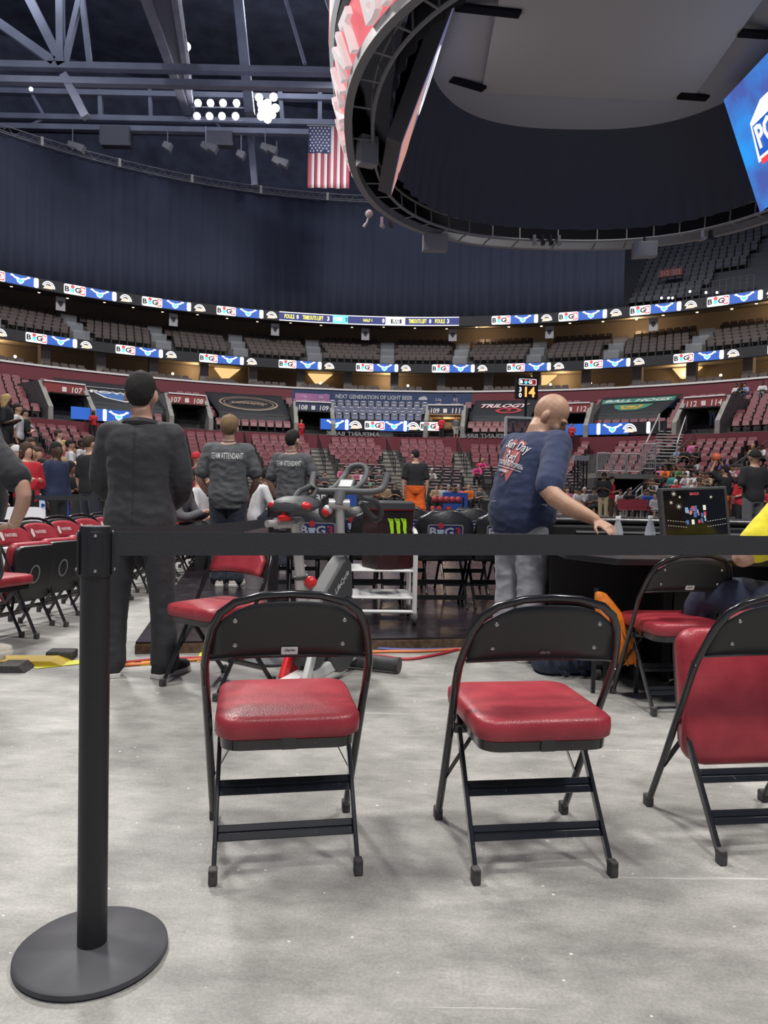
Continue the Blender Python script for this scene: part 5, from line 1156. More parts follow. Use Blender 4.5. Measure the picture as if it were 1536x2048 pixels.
for a_, b_, k in ((-.125, .115, .020), (-.10, .04, .022), (-.145, .065, .014), (.10, .09, .012), (-.09, .095, .01)):
    for an in range(4): dx, dy = math.cos(an * PI/4 + .2), math.sin(an * PI/4 + .2); q = .0012; flatpoly(t, [(a_ + dx*k, b_ + dy*k), (a_ - dy*q, b_ + dx*q), (a_ - dx*k, b_ - dy*k), (a_ + dy*q, b_ - dx*q)], fm(1.5), 0)
for b0 in (-.06, -.09):
    for i in range(24):
        a_ = -.175 + i * .015
        if abs(a_) > .06: flatpoly(t, [(a_, b0 + abs(a_) * .12), (a_ + .008, b0 + abs(a_) * .12), (a_ + .008, b0 + .002 + abs(a_) * .12), (a_, b0 + .002 + abs(a_) * .12)], fm(1), 0)
t.build('screen_image', [glow('pic_white', (.8, .75, .6), .8), glow('pic_blue', (.05, .12, .3), .8), glow('pic_cyan', (.2, .35, .5), .8), glow('pic_red', (.55, .06, .08), .8), glow('pic_orange', (.6, .3, .15), .8)], scn, smooth=False)
t = MB(); t.lathe([(0, 0), (.11, 0), (.10, .015), (.02, .02), (0, .02)], (0, .06, 0), 24); t.build('foot', M_dgrey, mon); t = MB(); t.bar((0, .06, .01), Mt @ V((0, .04, -.05)), .06, .03); t.build('neck', M_dgrey, mon, smooth=False)
# water bottles
Mpet = mat('clear_bottle', (.8, .86, .92), .05, alpha=.34, spec=.9); Mcap = mat('white_cap', (.75, .75, .76), .5)
def bottle(px, py, Y, label):
    p = at(px, py, Y); r = thing('water_bottle', label, 'bottle', (p.x, p.y, .745))
    t = MB(); t.lathe([(0, .002), (.028, 0), (.031, .01), (.030, .06), (.031, .10), (.029, .125), (.018, .165), (.0125, .18), (.0125, .19), (0, .19)], seg=20); t.build('bottle_body', Mpet, r)
    t = MB(); t.lathe([(0, .188), (.0145, .188), (.0145, .206), (.013, .208), (0, .208)], seg=16); t.build('cap', Mcap, r)
    t = MB(); t.lathe([(.0313, .05), (.0318, .05), (.0318, .09), (.0313, .09)], seg=20); t.build('paper_label', mat('bottle_label', (.7, .72, .76), .5), r)
bottle(1236, 1050, 4.28, 'clear water bottle being picked up by the bald man'); bottle(1300, 1072, 4.5, 'clear water bottle standing beside the monitor')
# bags
Mnav = mat('navy_ripstop', (.040, .055, .095), .75, bump=.4, bscale=18); p = ground(1140, 1352); bp_ = thing('backpack', 'navy backpack standing on the floor under the table edge', 'backpack', (p.x, p.y + .12, 0), .2)
t = MB(); rings = []
for z, sx, sy in ((0, .17, .10), (.02, .2, .125), (.10, .205, .13), (.2, .195, .125), (.30, .17, .11), (.36, .12, .07), (.375, .05, .03)):
    rings.append([V((sx * math.copysign(abs(math.cos(a_)) ** .6, math.cos(a_)) + .004 * math.sin(9 * a_ + z * 40), sy * math.copysign(abs(math.sin(a_)) ** .6, math.sin(a_)), z)) for a_ in [2*PI*k/28 for k in range(28)]])
t.loft(rings); t.build('bag_body', Mnav, bp_, angle=80)
for x in (-.12, .0):
    t = MB(); t.tube(smooth_path([(x, -.10, .30), (x - .03, -.17, .22), (x - .02, -.17, .10), (x + .05, -.15, .02), (x + .08, -.13, .012)]), .016, 6, flat=.4); st = t.build('shoulder_strap', Mnav, bp_); t = MB(); t.box(x + .0, x + .03, -.178, -.16, .05, .07); t.build('buckle', M_kprint, st, smooth=False)
t = MB(); t.loft([[V((x, -.125 - d_, z)) for x, z in rrect(.03 + i, .17 - i, .03 + i, .2 - i, .03, 4)] for d_, i in ((0, 0), (.02, .004), (.03, .02))]); t.build('front_pocket', Mnav, bp_, angle=60)
Mor = mat('orange_nylon', (.80, .22, .02), .55, bump=.6, bscale=14); ob = thing('drawstring_bag', 'orange drawstring bag leaning against the table leg', 'bag', (1.20, 4.0, 0), 0)
t = MB(); rings = []
for z, cx_, sx, sy in ((.17, .10, .03, .03), (.18, .095, .075, .055), (.24, .08, .095, .065), (.34, .05, .085, .06), (.44, .02, .07, .05), (.50, -.01, .05, .035), (.545, -.03, .03, .02), (.555, -.04, .012, .01)):
    rings.append([V((cx_ + sx * math.cos(a_) * (1 + .06 * math.sin(5 * a_)), sy * math.sin(a_) * (1 + .1 * math.sin(7 * a_ + 1)), z)) for a_ in [2*PI*k/26 for k in range(26)]])
t.loft(rings); t.build('bag_body', Mor, ob, angle=80)
for s in (-1, 1): t = MB(); t.tube(smooth_path([(-.03, -.02 * s, .54), (.06, -.055, .38), (.10 + .03 * s, -.07, .25), (.13 + .02 * s, -.05, .17)]), .004, 6); t.build('cord', Mor, ob)
t = MB(); t.bar((-.05, .03, .0), (-.045, .03, .57), .02, .02); t.bar((.02, .05, 0), (.02, .05, .16), .02, .02); t.bar((-.05, .03, .165), (.2, .05, .165), .02, .02); t.bar((.19, .05, 0), (.19, .05, .165), .02, .02); t.build('bag_stand', M_kmet, ob, smooth=False)
# equipment case on wheels behind the orange bag
kc = thing('wheel_trolley', 'small black wheeled trolley beside the backpack', 'trolley', (1.36, 4.42, 0), .1)
t = MB(); t.box(-.14, .14, -.1, .1, .07, .15); t.build('deck', M_kmet, kc, smooth=False, bevel=.01)
for x in (-.11, .11):
    for y in (-.08, .08): t = MB(); t.lathe([(0, -.015), (.032, -.015), (.035, 0), (.032, .015), (0, .015)], seg=16, M=Matrix.Translation((x, y, .036)) @ Matrix.Rotation(PI/2, 4, 'Y')); t.build('wheel', M_rubber, kc)

# ---------------------------------------------------------------- cables, tape, ramp on the floor
def cable(pts, col, r_, label, nm):
    t = MB(); t.tube(smooth_path([ground(x, y, r_) for x, y in pts], 6), r_, 6); o = t.build('floor_cable', mat(nm, col, .5)); tag(o, label, 'cable')
cable([(560, 1318), (700, 1306), (770, 1303), (850, 1302), (960, 1297), (1080, 1302)], (.75, .22, .06), .010, 'orange cable lying along the court edge', 'orange_cable')
cable([(690, 1308), (760, 1312), (815, 1318), (880, 1308), (930, 1297), (1010, 1299)], (.45, .03, .05), .009, 'red cable looping out from the court edge', 'red_cable')
cable([(700, 1301), (740, 1296), (800, 1299), (900, 1298), (1000, 1293)], (.12, .14, .40), .009, 'blue cable lying along the court edge', 'blue_cable')
cable([(225, 1332), (330, 1324), (420, 1318), (520, 1316)], (.55, .14, .04), .010, 'orange cable behind the suited man by the court corner', 'orange_cable'); cable([(225, 1327), (320, 1318), (430, 1314), (530, 1311)], (.40, .03, .04), .009, 'red cable behind the suited man by the court corner', 'red_cable')
M_tape = mat('yellow_floor_tape', (.80, .78, .03), .5)
def tape(q, label):
    t = MB(); p = [ground(x, y, .002) for x, y in q]; t.add(p + [a_ + V((0, 0, .002)) for a_ in p], [(0, 1, 2, 3), (4, 5, 6, 7), (0, 1, 5, 4), (1, 2, 6, 5), (2, 3, 7, 6), (3, 0, 4, 7)]); o = t.build('floor_tape', M_tape, smooth=False); tag(o, label, 'tape')
tape([(62, 1328), (160, 1320), (160, 1328), (70, 1338)], 'long yellow tape strip left of the belt post'); tape([(216, 1322), (232, 1321), (240, 1332), (216, 1334)], 'yellow tape piece just right of the belt post')
tape([(258, 1322), (268, 1321), (270, 1330), (254, 1331)], 'small yellow tape piece between the suited man\'s shoes'); tape([(284, 1320), (302, 1318), (300, 1330), (280, 1331)], 'yellow tape piece beside the suited man\'s right shoe'); tape([(400, 1305), (408, 1304), (405, 1322), (394, 1324)], 'yellow tape piece near the turned red chair')
rp = thing('cable_ramp', 'yellow and black cable ramp under the white shoes', 'cable ramp', ground(20, 1338), .1)
t = MB(); t.prism([(-.35, 0), (.28, 0), (.2, .03), (-.35, .03)], (0, .06, 0), (1, 0, 0), (0, 0, 1), (0, .16, 0)); t.build('yellow_lid', mat('ramp_yellow', (.62, .42, .04), .6), rp, smooth=False)
t = MB(); t.prism([(-.35, 0), (.12, 0), (.08, .04), (-.03, .04), (-.06, .025), (-.35, .025)], (0, -.10, 0), (1, 0, 0), (0, 0, 1), (0, .16, 0)); t.build('black_side', M_rubber, rp, smooth=False)
t = MB(); t.box(.12, .28, .22, .34, 0, .05); t.build('end_block', M_rubber, rp, smooth=False, bevel=.01)

# ---------------------------------------------------------------- basket, clock, ball rack
gx = at(1057, 830, 29.3); g = thing('basketball_goal', 'glass backboard with a white frame behind the bald man', 'basketball goal', (gx.x, 29.3, .076), CA)
Mwf = mat('white_goal_frame', (.68, .68, .66), .4); zb0, zb1 = 2.82, 3.88
for a_, b_ in (((-.915, zb0), (.915, zb0)), ((.915, zb0), (.915, zb1)), ((.915, zb1), (-.915, zb1)), ((-.915, zb1), (-.915, zb0))): t = MB(); t.bar((a_[0], 0, a_[1]), (b_[0], 0, b_[1]), .09, .09, up=V((0, 1, 0))); t.build('frame_bar', Mwf, g, smooth=False)
t = MB(); t.box(-.9, .9, -.012, .012, zb0, zb1); t.build('backboard', mat('board_glass', (.05, .055, .07), .08, alpha=.55), g, smooth=False)
t = MB(); t.tube([(0.225 * math.cos(2*PI*k/20), -.4 + .225 * math.sin(2*PI*k/20), 2.98) for k in range(20)], .014, 6, closed=True); t.build('rim', mat('rim_orange', (.7, .15, .03), .5), g)
t = MB(); t.bar((-.6, .05, 3.7), (0, 1.9, 2.2), .09, .09); t.bar((.6, .05, 3.7), (0, 1.9, 2.2), .09, .09); t.bar((0, .05, 3.0), (0, 1.9, 2.0), .2, .2); t.build('arm', Mwf, g, smooth=False); t = MB(); t.bar((0, 1.9, 2.3), (0, 3.0, .4), .3, .3); t.box(-.6, .6, 2.2, 3.8, 0, .6); t.build('base_unit', M_table, g, smooth=False)
ck = thing('shot_clock', 'black shot clock showing 14 and the league mark above the backboard', 'clock', (at(1056, 775, 29.4).x, 29.5, 0), CA); zt = at(1056, 753, 29.4).z; zl = at(1056, 797, 29.4).z
t = MB(); t.box(-.44, .44, 0, .22, zl, zt); t.build('case', M_kprint, ck, smooth=False)
F1 = lambda k: (lambda a, b: V((a, -.004 * k, zt - .2 + b))); t = MB(); big3(F1, .24, .72, t, dark=True); t.build('league_tile', LEDM, ck, smooth=False)
t = MB(); put_text(t, '14', (.1, -.02, zl + .27), V((1, 0, 0)), V((0, 0, 1)), .4, .03, width=.42); t.build('clock_digits', glow('clock_orange', (1.0, .25, .06), 2.2), ck, smooth=False)
t = MB(); put_text(t, '3', (-.3, -.02, zl + .35), V((1, 0, 0)), V((0, 0, 1)), .18, .02); put_text(t, '0', (-.3, -.02, zl + .13), V((1, 0, 0)), V((0, 0, 1)), .18, .02); t.build('small_digits', WHITE, ck, smooth=False)
t = MB(); t.bar((0, .15, zb1 + .05), (0, .15, zl), .08, .08); t.build('post', M_kmet, ck, smooth=False)
rk = thing('ball_rack', 'low black rack holding red basketballs', 'rack', (at(893, 1010, 27).x, 27, .076), CA)
for z in (.20, .55): t = MB(); t.bar((-.62, -.1, z), (.62, -.1, z), .03, .03); t.bar((-.62, .1, z), (.62, .1, z), .03, .03); t.build('rail', M_kmet, rk, smooth=False)
for s in (-1, 1): t = MB(); t.bar((s*.62, 0, 0), (s*.62, 0, .75), .05, .05); t.bar((s*.62, -.25, .02), (s*.62, .25, .02), .05, .05); t.build('upright', M_kmet, rk, smooth=False)
Mball = mat('red_ball_leather', (.50, .06, .07), .6); bpos = [('upper', i, -.44 + .22 * i, .67) for i in range(5)] + [('lower', i, x, .32) for i, x in enumerate((-.5, -.27, .08))]
bm0 = MB(); bm0.ball((0, 0, 0), .12, seg=20, rings=14); bme = None
def ballobj(p, label, group, m):
    t = MB(); t.ball((0, 0, 0), .12, seg=20, rings=14); o = t.build('basketball', m, loc=p); tag(o, label, 'ball', group)
    for ax in 'XYZ':
        q = MB(); Mr = {'X': Matrix.Identity(4), 'Y': Matrix.Rotation(PI/2, 4, 'X'), 'Z': Matrix.Rotation(PI/2, 4, 'Y')}[ax]; q.tube([Mr @ V((.1195 * math.cos(2*PI*k/24), .1195 * math.sin(2*PI*k/24), 0)) for k in range(24)], .0025, 4, closed=True); q.build('seam', M_kprint, o)
    return o
for nm, i, x, z in bpos:
    p = Matrix.Translation((rk.location.x, rk.location.y, .076)) @ Matrix.Rotation(CA, 4, 'Z') @ V((x, 0, z)); ballobj(p, 'red basketball on the %s rail of the rack, %s from the left' % (nm, ['first', 'second', 'third', 'fourth', 'fifth'][i]), 'racked basketballs', Mball)

# ---------------------------------------------------------------- right-hand platform, stairs, tower; left barrier and temporary steps
Mgal = mat('galvanised_rail', (.50, .50, .50), .45, .3)
pl = thing('access_platform', 'raised platform with a pale barred railing above a dark tunnel', 'platform'); YP = 38.0; p0, p1 = at(1192, 946, YP), at(1312, 946, YP)
t = MB(); t.box(p0.x, p1.x, YP, YP + 3, p0.z - .25, p0.z); t.build('deck', M_wall, pl, smooth=False)
t = MB(); t.box(p0.x, p1.x, YP + 2.9, YP + 3, 0, p0.z - .25); t.build('tunnel', M_kprint, pl, smooth=False)  # black sheet stands in for the shade inside the tunnel
for s in (p0.x, p1.x): t = MB(); t.box(s - .1, s + .1, YP, YP + 3, 0, p0.z - .25); t.build('pier', M_step, pl, smooth=False)
W3 = (p1.x - p0.x) / 4
for k in range(4):
    x0 = p0.x + W3 * k; zz = p0.z + (.15 if k == 3 else 0); h_ = 1.0 + (.35 if k == 3 else 0); t = MB()
    t.tube(smooth_path([(x0 + .05, YP, zz), (x0 + .05, YP, zz + h_ - .1), (x0 + .15, YP, zz + h_), (x0 + W3 - .15, YP, zz + h_), (x0 + W3 - .05, YP, zz + h_ - .1), (x0 + W3 - .05, YP, zz)], 3), .035, 6); t.tube([(x0 + .05, YP, zz + .12), (x0 + W3 - .05, YP, zz + .12)], .025, 5); rp_ = t.build('railing_panel', Mgal, pl)
    for i in range(1, 7): t = MB(); xx = x0 + .05 + (W3 - .1) * i / 7; t.tube([(xx, YP, zz + .1), (xx, YP, zz + h_ - .02)], .016, 5); t.build('bar', Mgal, rp_)
stv = thing('access_stairs', 'pale metal stairs with handrails climbing right of the platform', 'stairs'); q0, q1 = at(1322, 925, 39.0), at(1345, 862, 45.0)
for i in range(11):
    c_ = q0.lerp(q1, i / 10); t = MB(); t.box(c_.x - .75, c_.x + .75, c_.y, c_.y + .35, c_.z - .06, c_.z); t.build('tread', mat('pale_tread', (.5, .5, .49), .6), stv, smooth=False)
for s in (-.8, .8): t = MB(); t.tube([q0 + V((s, 0, 1)), q1 + V((s, 0, 1))], .04, 6); t.tube([q0 + V((s, 0, 0)), q0 + V((s, 0, 1))], .04, 6); t.tube([q1 + V((s, 0, 0)), q1 + V((s, 0, 1))], .04, 6); t.build('handrail', Mgal, stv)
tw = thing('lattice_tower', 'black lattice camera tower right of the navy shirt', 'tower', (at(1160, 990, 33).x, 33, 0), .1)
for sx in (-.2, .2):
    for sy in (-.2, .2): t = MB(); t.tube([(sx, sy, 0), (sx, sy, 2.5)], .035, 6); t.build('leg', M_kmet, tw)
for i in range(6):
    z = .4 * i; t = MB(); s = 1 if i % 2 else -1
    for sy in (-.2, .2): t.tube([(-.2 * s, sy, z), (.2 * s, sy, z + .4)], .02, 5)
    t.build('lacing', M_kmet, tw)
t = MB(); t.box(-.35, .3, -.2, .2, 2.5, 2.72); t.build('camera_head', mat('camera_grey', (.4, .4, .42), .5), tw, smooth=False)
# rail stubs at the right floor entrance
for k, (x0, y0, x1, y1) in enumerate(((1248, 988, 1262, 976), (1272, 985, 1284, 972), (1271, 997, 1284, 990))):
    a_, b_ = at(x0, y0, 33), at(x1, y1, 34.2); t = MB(); t.tube([V((a_.x, a_.y, 0)), a_, b_, V((b_.x, b_.y, 0))], .035, 6); o = t.build('stub_railing', Mgal); tag(o, 'short pale floor railing at the right entrance, %s of three' % ['left', 'middle', 'lowest'][k], 'railing')
# left barrier, blue and black panels
bx = lambda px, Y: (px - 768) / 1500 * Y
br_ = thing('crowd_barrier', 'waist-high barrier of blue and black panels before the left crowd', 'barrier')
YB = 12.6; xa, xm, xb = bx(50, YB), bx(137, YB), bx(330, YB)
t = MB(); t.box(xa, xm, YB, YB + .06, .02, .86); t.build('blue_panel', mat('blue_banner_vinyl', (.02, .075, .42), .5), br_, smooth=False)
t = MB(); put_text(t, 'CBS', V(((xa + xm) / 2 - .1, YB - .012, .62)), V((1, 0, 0)), V((0, 0, 1)), .3, .02, width=.62); put_text(t, 'SPORTS', V(((xa + xm) / 2 - .1, YB - .012, .28)), V((1, 0, 0)), V((0, 0, 1)), .16, .02, width=.62); t.build('lettering', mat('pale_lettering', (.55, .68, .85), .5), br_, smooth=False)
for x0, x1 in ((xm, (xm + xb) / 2), ((xm + xb) / 2, xb)): t = MB(); t.box(x0 + .01, x1, YB, YB + .06, .02, .88); t.build('black_panel', mat('black_drape_panel', (.022, .022, .025), .7), br_, smooth=False)
st_ = MB(); LEFT_STEPS = [(-5.75 - .85 * k, .16 + .27 * k) for k in range(5)]
for k, (x, z) in enumerate(LEFT_STEPS): st_.box(x - .85, x, 12.9, 21.5, 0, z)
struct(st_.build('floor_temporary_steps', M_step, smooth=False))
for k, (x, z) in enumerate(LEFT_STEPS):
    for i in range(15):
        y = 13.1 + .56 * i; Mx = Matrix.Translation((x - .12, y, z)) @ Matrix.Rotation(PI/2, 4, 'Z')
        o = bpy.data.objects.new('riser_chair', bpy.data.meshes.get('stadium_seat')); COL.objects.link(o); o.matrix_world = Mx; tag(o, 'maroon seat on the temporary steps of the left crowd', 'seat', 'temporary step seats')
# sideline boards on the far floor
for px0, px1, y0, y1, Y, nm, lb, txt in ((604, 668, 982, 1006, 15.5, 'black', 'black sideline board with white lettering behind the bike handlebar', 'ean'), (690, 714, 988, 1006, 24.0, 'blue', 'blue sideline board seen through the bike handlebar', ''), (886, 936, 986, 1004, 30.0, 'blue', 'blue sideline board behind the ball rack', '')):
    a_, b_ = at(px0, y1, Y), at(px1, y0, Y); r = thing('sideline_board', lb, 'board', (0, 0, 0)); t = MB(); t.box(a_.x, b_.x, Y, Y + .05, .08, b_.z); t.build('panel', mat('board_' + nm, (.012, .012, .014) if nm == 'black' else (.03, .09, .42), .6), r, smooth=False)
    if txt: t = MB(); put_text(t, txt, V(((a_.x + b_.x) / 2, Y - .01, b_.z - .14)), V((1, 0, 0)), V((0, 0, 1)), .13, .02); t.build('lettering', M_wprint, r, smooth=False)
# ================================================================ PEOPLE
from mathutils import noise as mnoise
def remeshed(mb, voxel, smooth=4, name='surface', fold=0.0, fscale=(9, 9, 14)):
    me0 = mb.mesh('raw'); bm = bmesh.new(); bm.from_mesh(me0); bmesh.ops.recalc_face_normals(bm, faces=bm.faces); bm.to_mesh(me0); bm.free()
    o = bpy.data.objects.new('raw', me0); COL.objects.link(o)
    r = o.modifiers.new('r', 'REMESH'); r.mode = 'VOXEL'; r.voxel_size = voxel
    if smooth: s = o.modifiers.new('s', 'SMOOTH'); s.iterations = smooth; s.factor = .5
    dg = bpy.context.evaluated_depsgraph_get(); me = bpy.data.meshes.new_from_object(o.evaluated_get(dg)); me.name = name
    bpy.data.objects.remove(o); bpy.data.meshes.remove(me0)
    if fold:
        nv = len(me.vertices); co = np.empty(nv * 3); no = np.empty(nv * 3); me.vertices.foreach_get('co', co); me.vertices.foreach_get('normal', no)
        co = co.reshape(-1, 3); no = no.reshape(-1, 3); sc = np.array(fscale); d = np.empty(nv)
        for i in range(nv):
            q = co[i] * sc; a_ = mnoise.noise(V(q)); d[i] = (1 - abs(a_) * 2) * .6 + .4 * mnoise.noise(V(q * 2.3 + 5))
        co += no * (d * fold)[:, None]; me.vertices.foreach_set('co', co.ravel())
    me.polygons.foreach_set('use_smooth', [True] * len(me.polygons)); me.update()
    return me
def link(me, name, m, parent=None):
    o = bpy.data.objects.new(name, me); COL.objects.link(o)
    if not me.materials: me.materials.append(m)
    if parent: o.parent = parent
    return o
class Fig:
    """a figure laid out joint by joint, facing +Y, feet at z = 0"""
    def __init__(s, H=1.75, lean=0.0, fat=1.0, hl=0.0, hyaw=0.0, shw=1.0, seated=None, hs=1.0, nk=1.0):
        k = s.k = H / 1.75; s.fat = fat; s.H = H; s.lean = lean; s.shw = shw
        s.pel = V((0, 0, .95 * k)) if seated is None else V((0, 0, seated + .10 * k))
        s.sta = [(-.13, .125, .10), (-.06, .165, .118), (.02, .172, .122), (.12, .156, .112), (.24, .163, .115), (.36, .182, .118), (.43, .178, .105), (.49, .135, .082), (.535, .072, .06)]
        s.J = {}; s.armf = 1.0
        for sd, n in ((-1, 'L'), (1, 'R')):
            f, r, c = s.frame(.445); s.J['sh' + n] = c + r * (sd * .178 * k * shw)
            s.J['el' + n] = s.J['sh' + n] + V((sd * .055, -.03, -.29)) * k; s.J['wr' + n] = s.J['el' + n] + V((sd * .0, .07, -.245)) * k
            if seated is None:
                s.J['hip' + n] = V((sd * .09, 0, .90)) * k; s.J['kn' + n] = V((sd * .10, .012, .49)) * k; s.J['an' + n] = V((sd * .105, -.012, .085)) * k
            else:
                s.J['hip' + n] = s.pel + V((sd * .09, .02, -.02)) * k; s.J['kn' + n] = s.pel + V((sd * .13, .44, .0)) * k; s.J['an' + n] = V((sd * .13, .42 * k, s.pel.z - .49 * k))
            s.J['toe' + n] = s.J['an' + n] + V((sd * .02, .16, -.055)) * k
        f, r, c = s.frame(.535); s.neck = c; s.hl = hl + lean * .7; s.hyaw = hyaw
        s.headc = c + V((math.sin(hyaw) * -.03, math.sin(s.hl) * .14 * nk, math.cos(s.hl) * .132 * nk)) * k
        s.HM = Matrix.Translation(s.headc) @ Matrix.Rotation(hyaw, 4, 'Z') @ Matrix.Rotation(-s.hl, 4, 'X') @ Matrix.Scale(1.05 * hs * k ** .5, 4)
    def frame(s, d):
        k = s.k; n = 16; p = s.pel.copy(); a = 0
        if d > 0:
            for i in range(n):
                t_ = d * (i + .5) / n; a = s.lean * min(1, max(0, (t_ + .02) / .26)); p = p + V((0, math.sin(a), math.cos(a))) * (d * k / n)
        else: p = p + V((0, 0, d * k))
        return V((0, math.cos(a), -math.sin(a))), V((1, 0, 0)), p
    def ringat(s, d, rx, ry, grow=0, n=26, e=2.4, dy=0):
        f, r, c = s.frame(d); k = s.k
        return [c + f * dy + r * ((rx * k + grow) * math.copysign(abs(math.cos(2*PI*i/n)) ** (2/e), math.cos(2*PI*i/n))) + f * ((ry * k + grow) * math.copysign(abs(math.sin(2*PI*i/n)) ** (2/e), math.sin(2*PI*i/n))) for i in range(n)]
    def torso(s, t, d0=-.13, d1=.6, grow=0.0, hemgrow=0.0):
        rings = []; st = []
        for d, rx, ry in s.sta:
            fm = 1 + (s.fat - 1) * max(0, 1 - abs(d - .12) / .34); st.append((d, rx * (1 + (fm - 1) * .6) * (s.shw if d > .3 and d < .5 else 1), ry * fm, (fm - 1) * .05))
        def samp(d):
            for a_, b_ in zip(st[:-1], st[1:]):
                if a_[0] <= d <= b_[0]: q = (d - a_[0]) / (b_[0] - a_[0]); return [a_[i] + (b_[i] - a_[i]) * q for i in range(1, 4)]
            return list(st[0][1:]) if d < st[0][0] else list(st[-1][1:])
        n = 16; d0_, d1_ = d0, min(d1, st[-1][0])
        for i in range(n + 1):
            d = d0_ + (d1_ - d0_) * i / n; rx, ry, dy = samp(d); g = grow + hemgrow * max(0, 1 - (d - d0_) / .22); rings.append(s.ringat(d, rx, ry, g, dy=dy))
        t.loft(rings)
    def limb(s, t, pts, rad, n=14, sub=5):
        P = smooth_path(pts, sub) if len(pts) > 2 else [V(pts[0]).lerp(V(pts[1]), i / 4) for i in range(5)]
        m = len(P); R_ = []
        for i in range(m):
            q = i / (m - 1) * (len(rad) - 1); a = int(min(q, len(rad) - 2)); R_.append(rad[a] + (rad[a+1] - rad[a]) * (q - a))
        t.tube(P, R_, n); t.ball(P[0], R_[0] * .98, seg=12, rings=8); t.ball(P[-1], R_[-1] * .98, seg=12, rings=8)
    def arm_pts(s, n): return s.J['sh' + n], s.J['el' + n], s.J['wr' + n]
    def hand(s, t, n, d=None, nrm=None, curl=.35, spread=1.0, fine=True):
        k = s.k; sd = 1 if n == 'R' else -1; W = s.J['wr' + n]; d = (V(d) if d is not None else (W - s.J['el' + n])).normalized()
        nrm = V(nrm) if nrm is not None else V((sd, 0, 0)); nrm = (nrm - d * nrm.dot(d)).normalized(); a = d.cross(nrm).normalized()
        if a.dot(V((0, 1, 0))) < 0 and nrm is None: a = -a
        t.loft([[W + d * (x * k) + a * (w_ * k * math.cos(2*PI*i/12)) + nrm * (h_ * k * math.sin(2*PI*i/12)) for i in range(12)] for x, w_, h_ in ((-.02, .026, .021), (.02, .03, .018), (.05, .04, .016), (.085, .042, .014), (.095, .038, .011))])
        if not fine:
            t.tube([W + d * .08 * k, W + d * .13 * k - nrm * .015, W + d * .165 * k - nrm * .04 * curl * 2], [.03*k, .028*k, .018*k], 8, flat=.5); return
        for i, (off, ln) in enumerate(((.033, .068), (.011, .078), (-.011, .073), (-.033, .058))):
            p = W + d * (.085 * k) + a * (off * k); dd = (d + a * (off * 2.2 * spread)).normalized(); pts = [p]; ang = curl * .5
            for L_ in (.42, .33, .27):
                v_ = dd * math.cos(ang) - nrm * math.sin(ang); p = p + v_ * (ln * L_ * k * 1.12); pts.append(p); ang += curl
            t.tube(pts, [.0092*k, .0088*k, .008*k, .0065*k], 8)
        p = W + d * (.025 * k) + a * (.03 * k); q = p + (d * .6 + a * .75 - nrm * .25).normalized() * (.042 * k); r_ = q + (d * .85 + a * .3 - nrm * .35).normalized() * (.035 * k); t.tube([p, q, r_], [.0125*k, .0105*k, .008*k], 8)
    def head(s, t, face=True):
        M = s.HM
        def B(c, rx, ry, rz, seg=18, rg=12): t.ball(M @ V(c), rx, ry, rz, seg, rg, M=M.to_3x3().to_4x4())
        B((0, -.014, .032), .0765, .095, .098); B((0, .028, -.045), .056, .060, .066); B((0, .015, -.01), .067, .075, .085)
        B((0, .05, -.082), .034, .035, .028)
        for sd in (-1, 1): B((sd * .080, -.008, -.004), .013, .020, .033, 10, 8); B((sd * .035, .062, -.02), .026, .026, .026, 10, 8)
        if face:
            B((0, .093, -.004), .010, .018, .026, 10, 8); B((0, .101, -.022), .015, .015, .012, 10, 8); B((0, .078, .028), .048, .016, .012, 12, 8); B((0, .080, -.055), .024, .013, .007, 10, 6); B((0, .079, -.067), .021, .013, .007, 10, 6)
        t.tube([s.neck - V((0, .01, .05)) * s.k, s.neck + V((0, .0, .02)) * s.k, M @ V((0, -.022, -.05))], [.070 * s.k * s.armf ** .6, .058 * s.k * s.armf ** .6, .055 * s.k * s.armf ** .6], 16)
    def body(s, voxel, fine=True, name='person', hands=None):
        t = MB(); s.torso(t, grow=-.006); s.head(t); k = s.k
        for n in 'LR':
            s.limb(t, s.arm_pts(n), [.052*k*s.armf, .046*k*s.armf, .043*k*s.armf, .038*k*s.armf, .027*k*s.armf ** .7]); s.hand(t, n, fine=fine, **((hands or {}).get(n, {})))
            s.limb(t, [s.J['hip'+n], s.J['kn'+n], s.J['an'+n]], [.082*k, .070*k, .053*k, .050*k, .036*k])
            a, b = s.J['an'+n], s.J['toe'+n]; t.tube([a + (a - b) * .18 + V((0, 0, -.03)), a + V((0, 0, -.02)), b], [.028*k, .036*k, .028*k], 10)
        return remeshed(t, voxel, 3 if fine else 2, name)
    def shirt(s, voxel, hem=-.10, sleeve=.55, grow=.016, sgrow=.018, fold=.0, hemgrow=.0, name='shirt', cuff=None):
        t = MB(); s.torso(t, hem, .50, grow, hemgrow); k = s.k
        for n in 'LR':
            a, b, c = s.arm_pts(n)
            if sleeve <= .5: pts = [a, a.lerp(b, sleeve * 2)]; rad = [.060*k + sgrow, .056*k + sgrow, (cuff or .055*k) + sgrow]
            else: pts = [a, b, b.lerp(c, (sleeve - .5) * 2)]; rad = [.058*k + sgrow, .052*k + sgrow, .047*k + sgrow, .043*k + sgrow, .034*k + sgrow]
            s.limb(t, pts, rad)
            f, r, c0 = s.frame(.44); t.tube([c0 + r * (.05 if n == 'R' else -.05), a], [.085*k, .062*k + sgrow], 14)
        return remeshed(t, voxel, 4, name, fold)
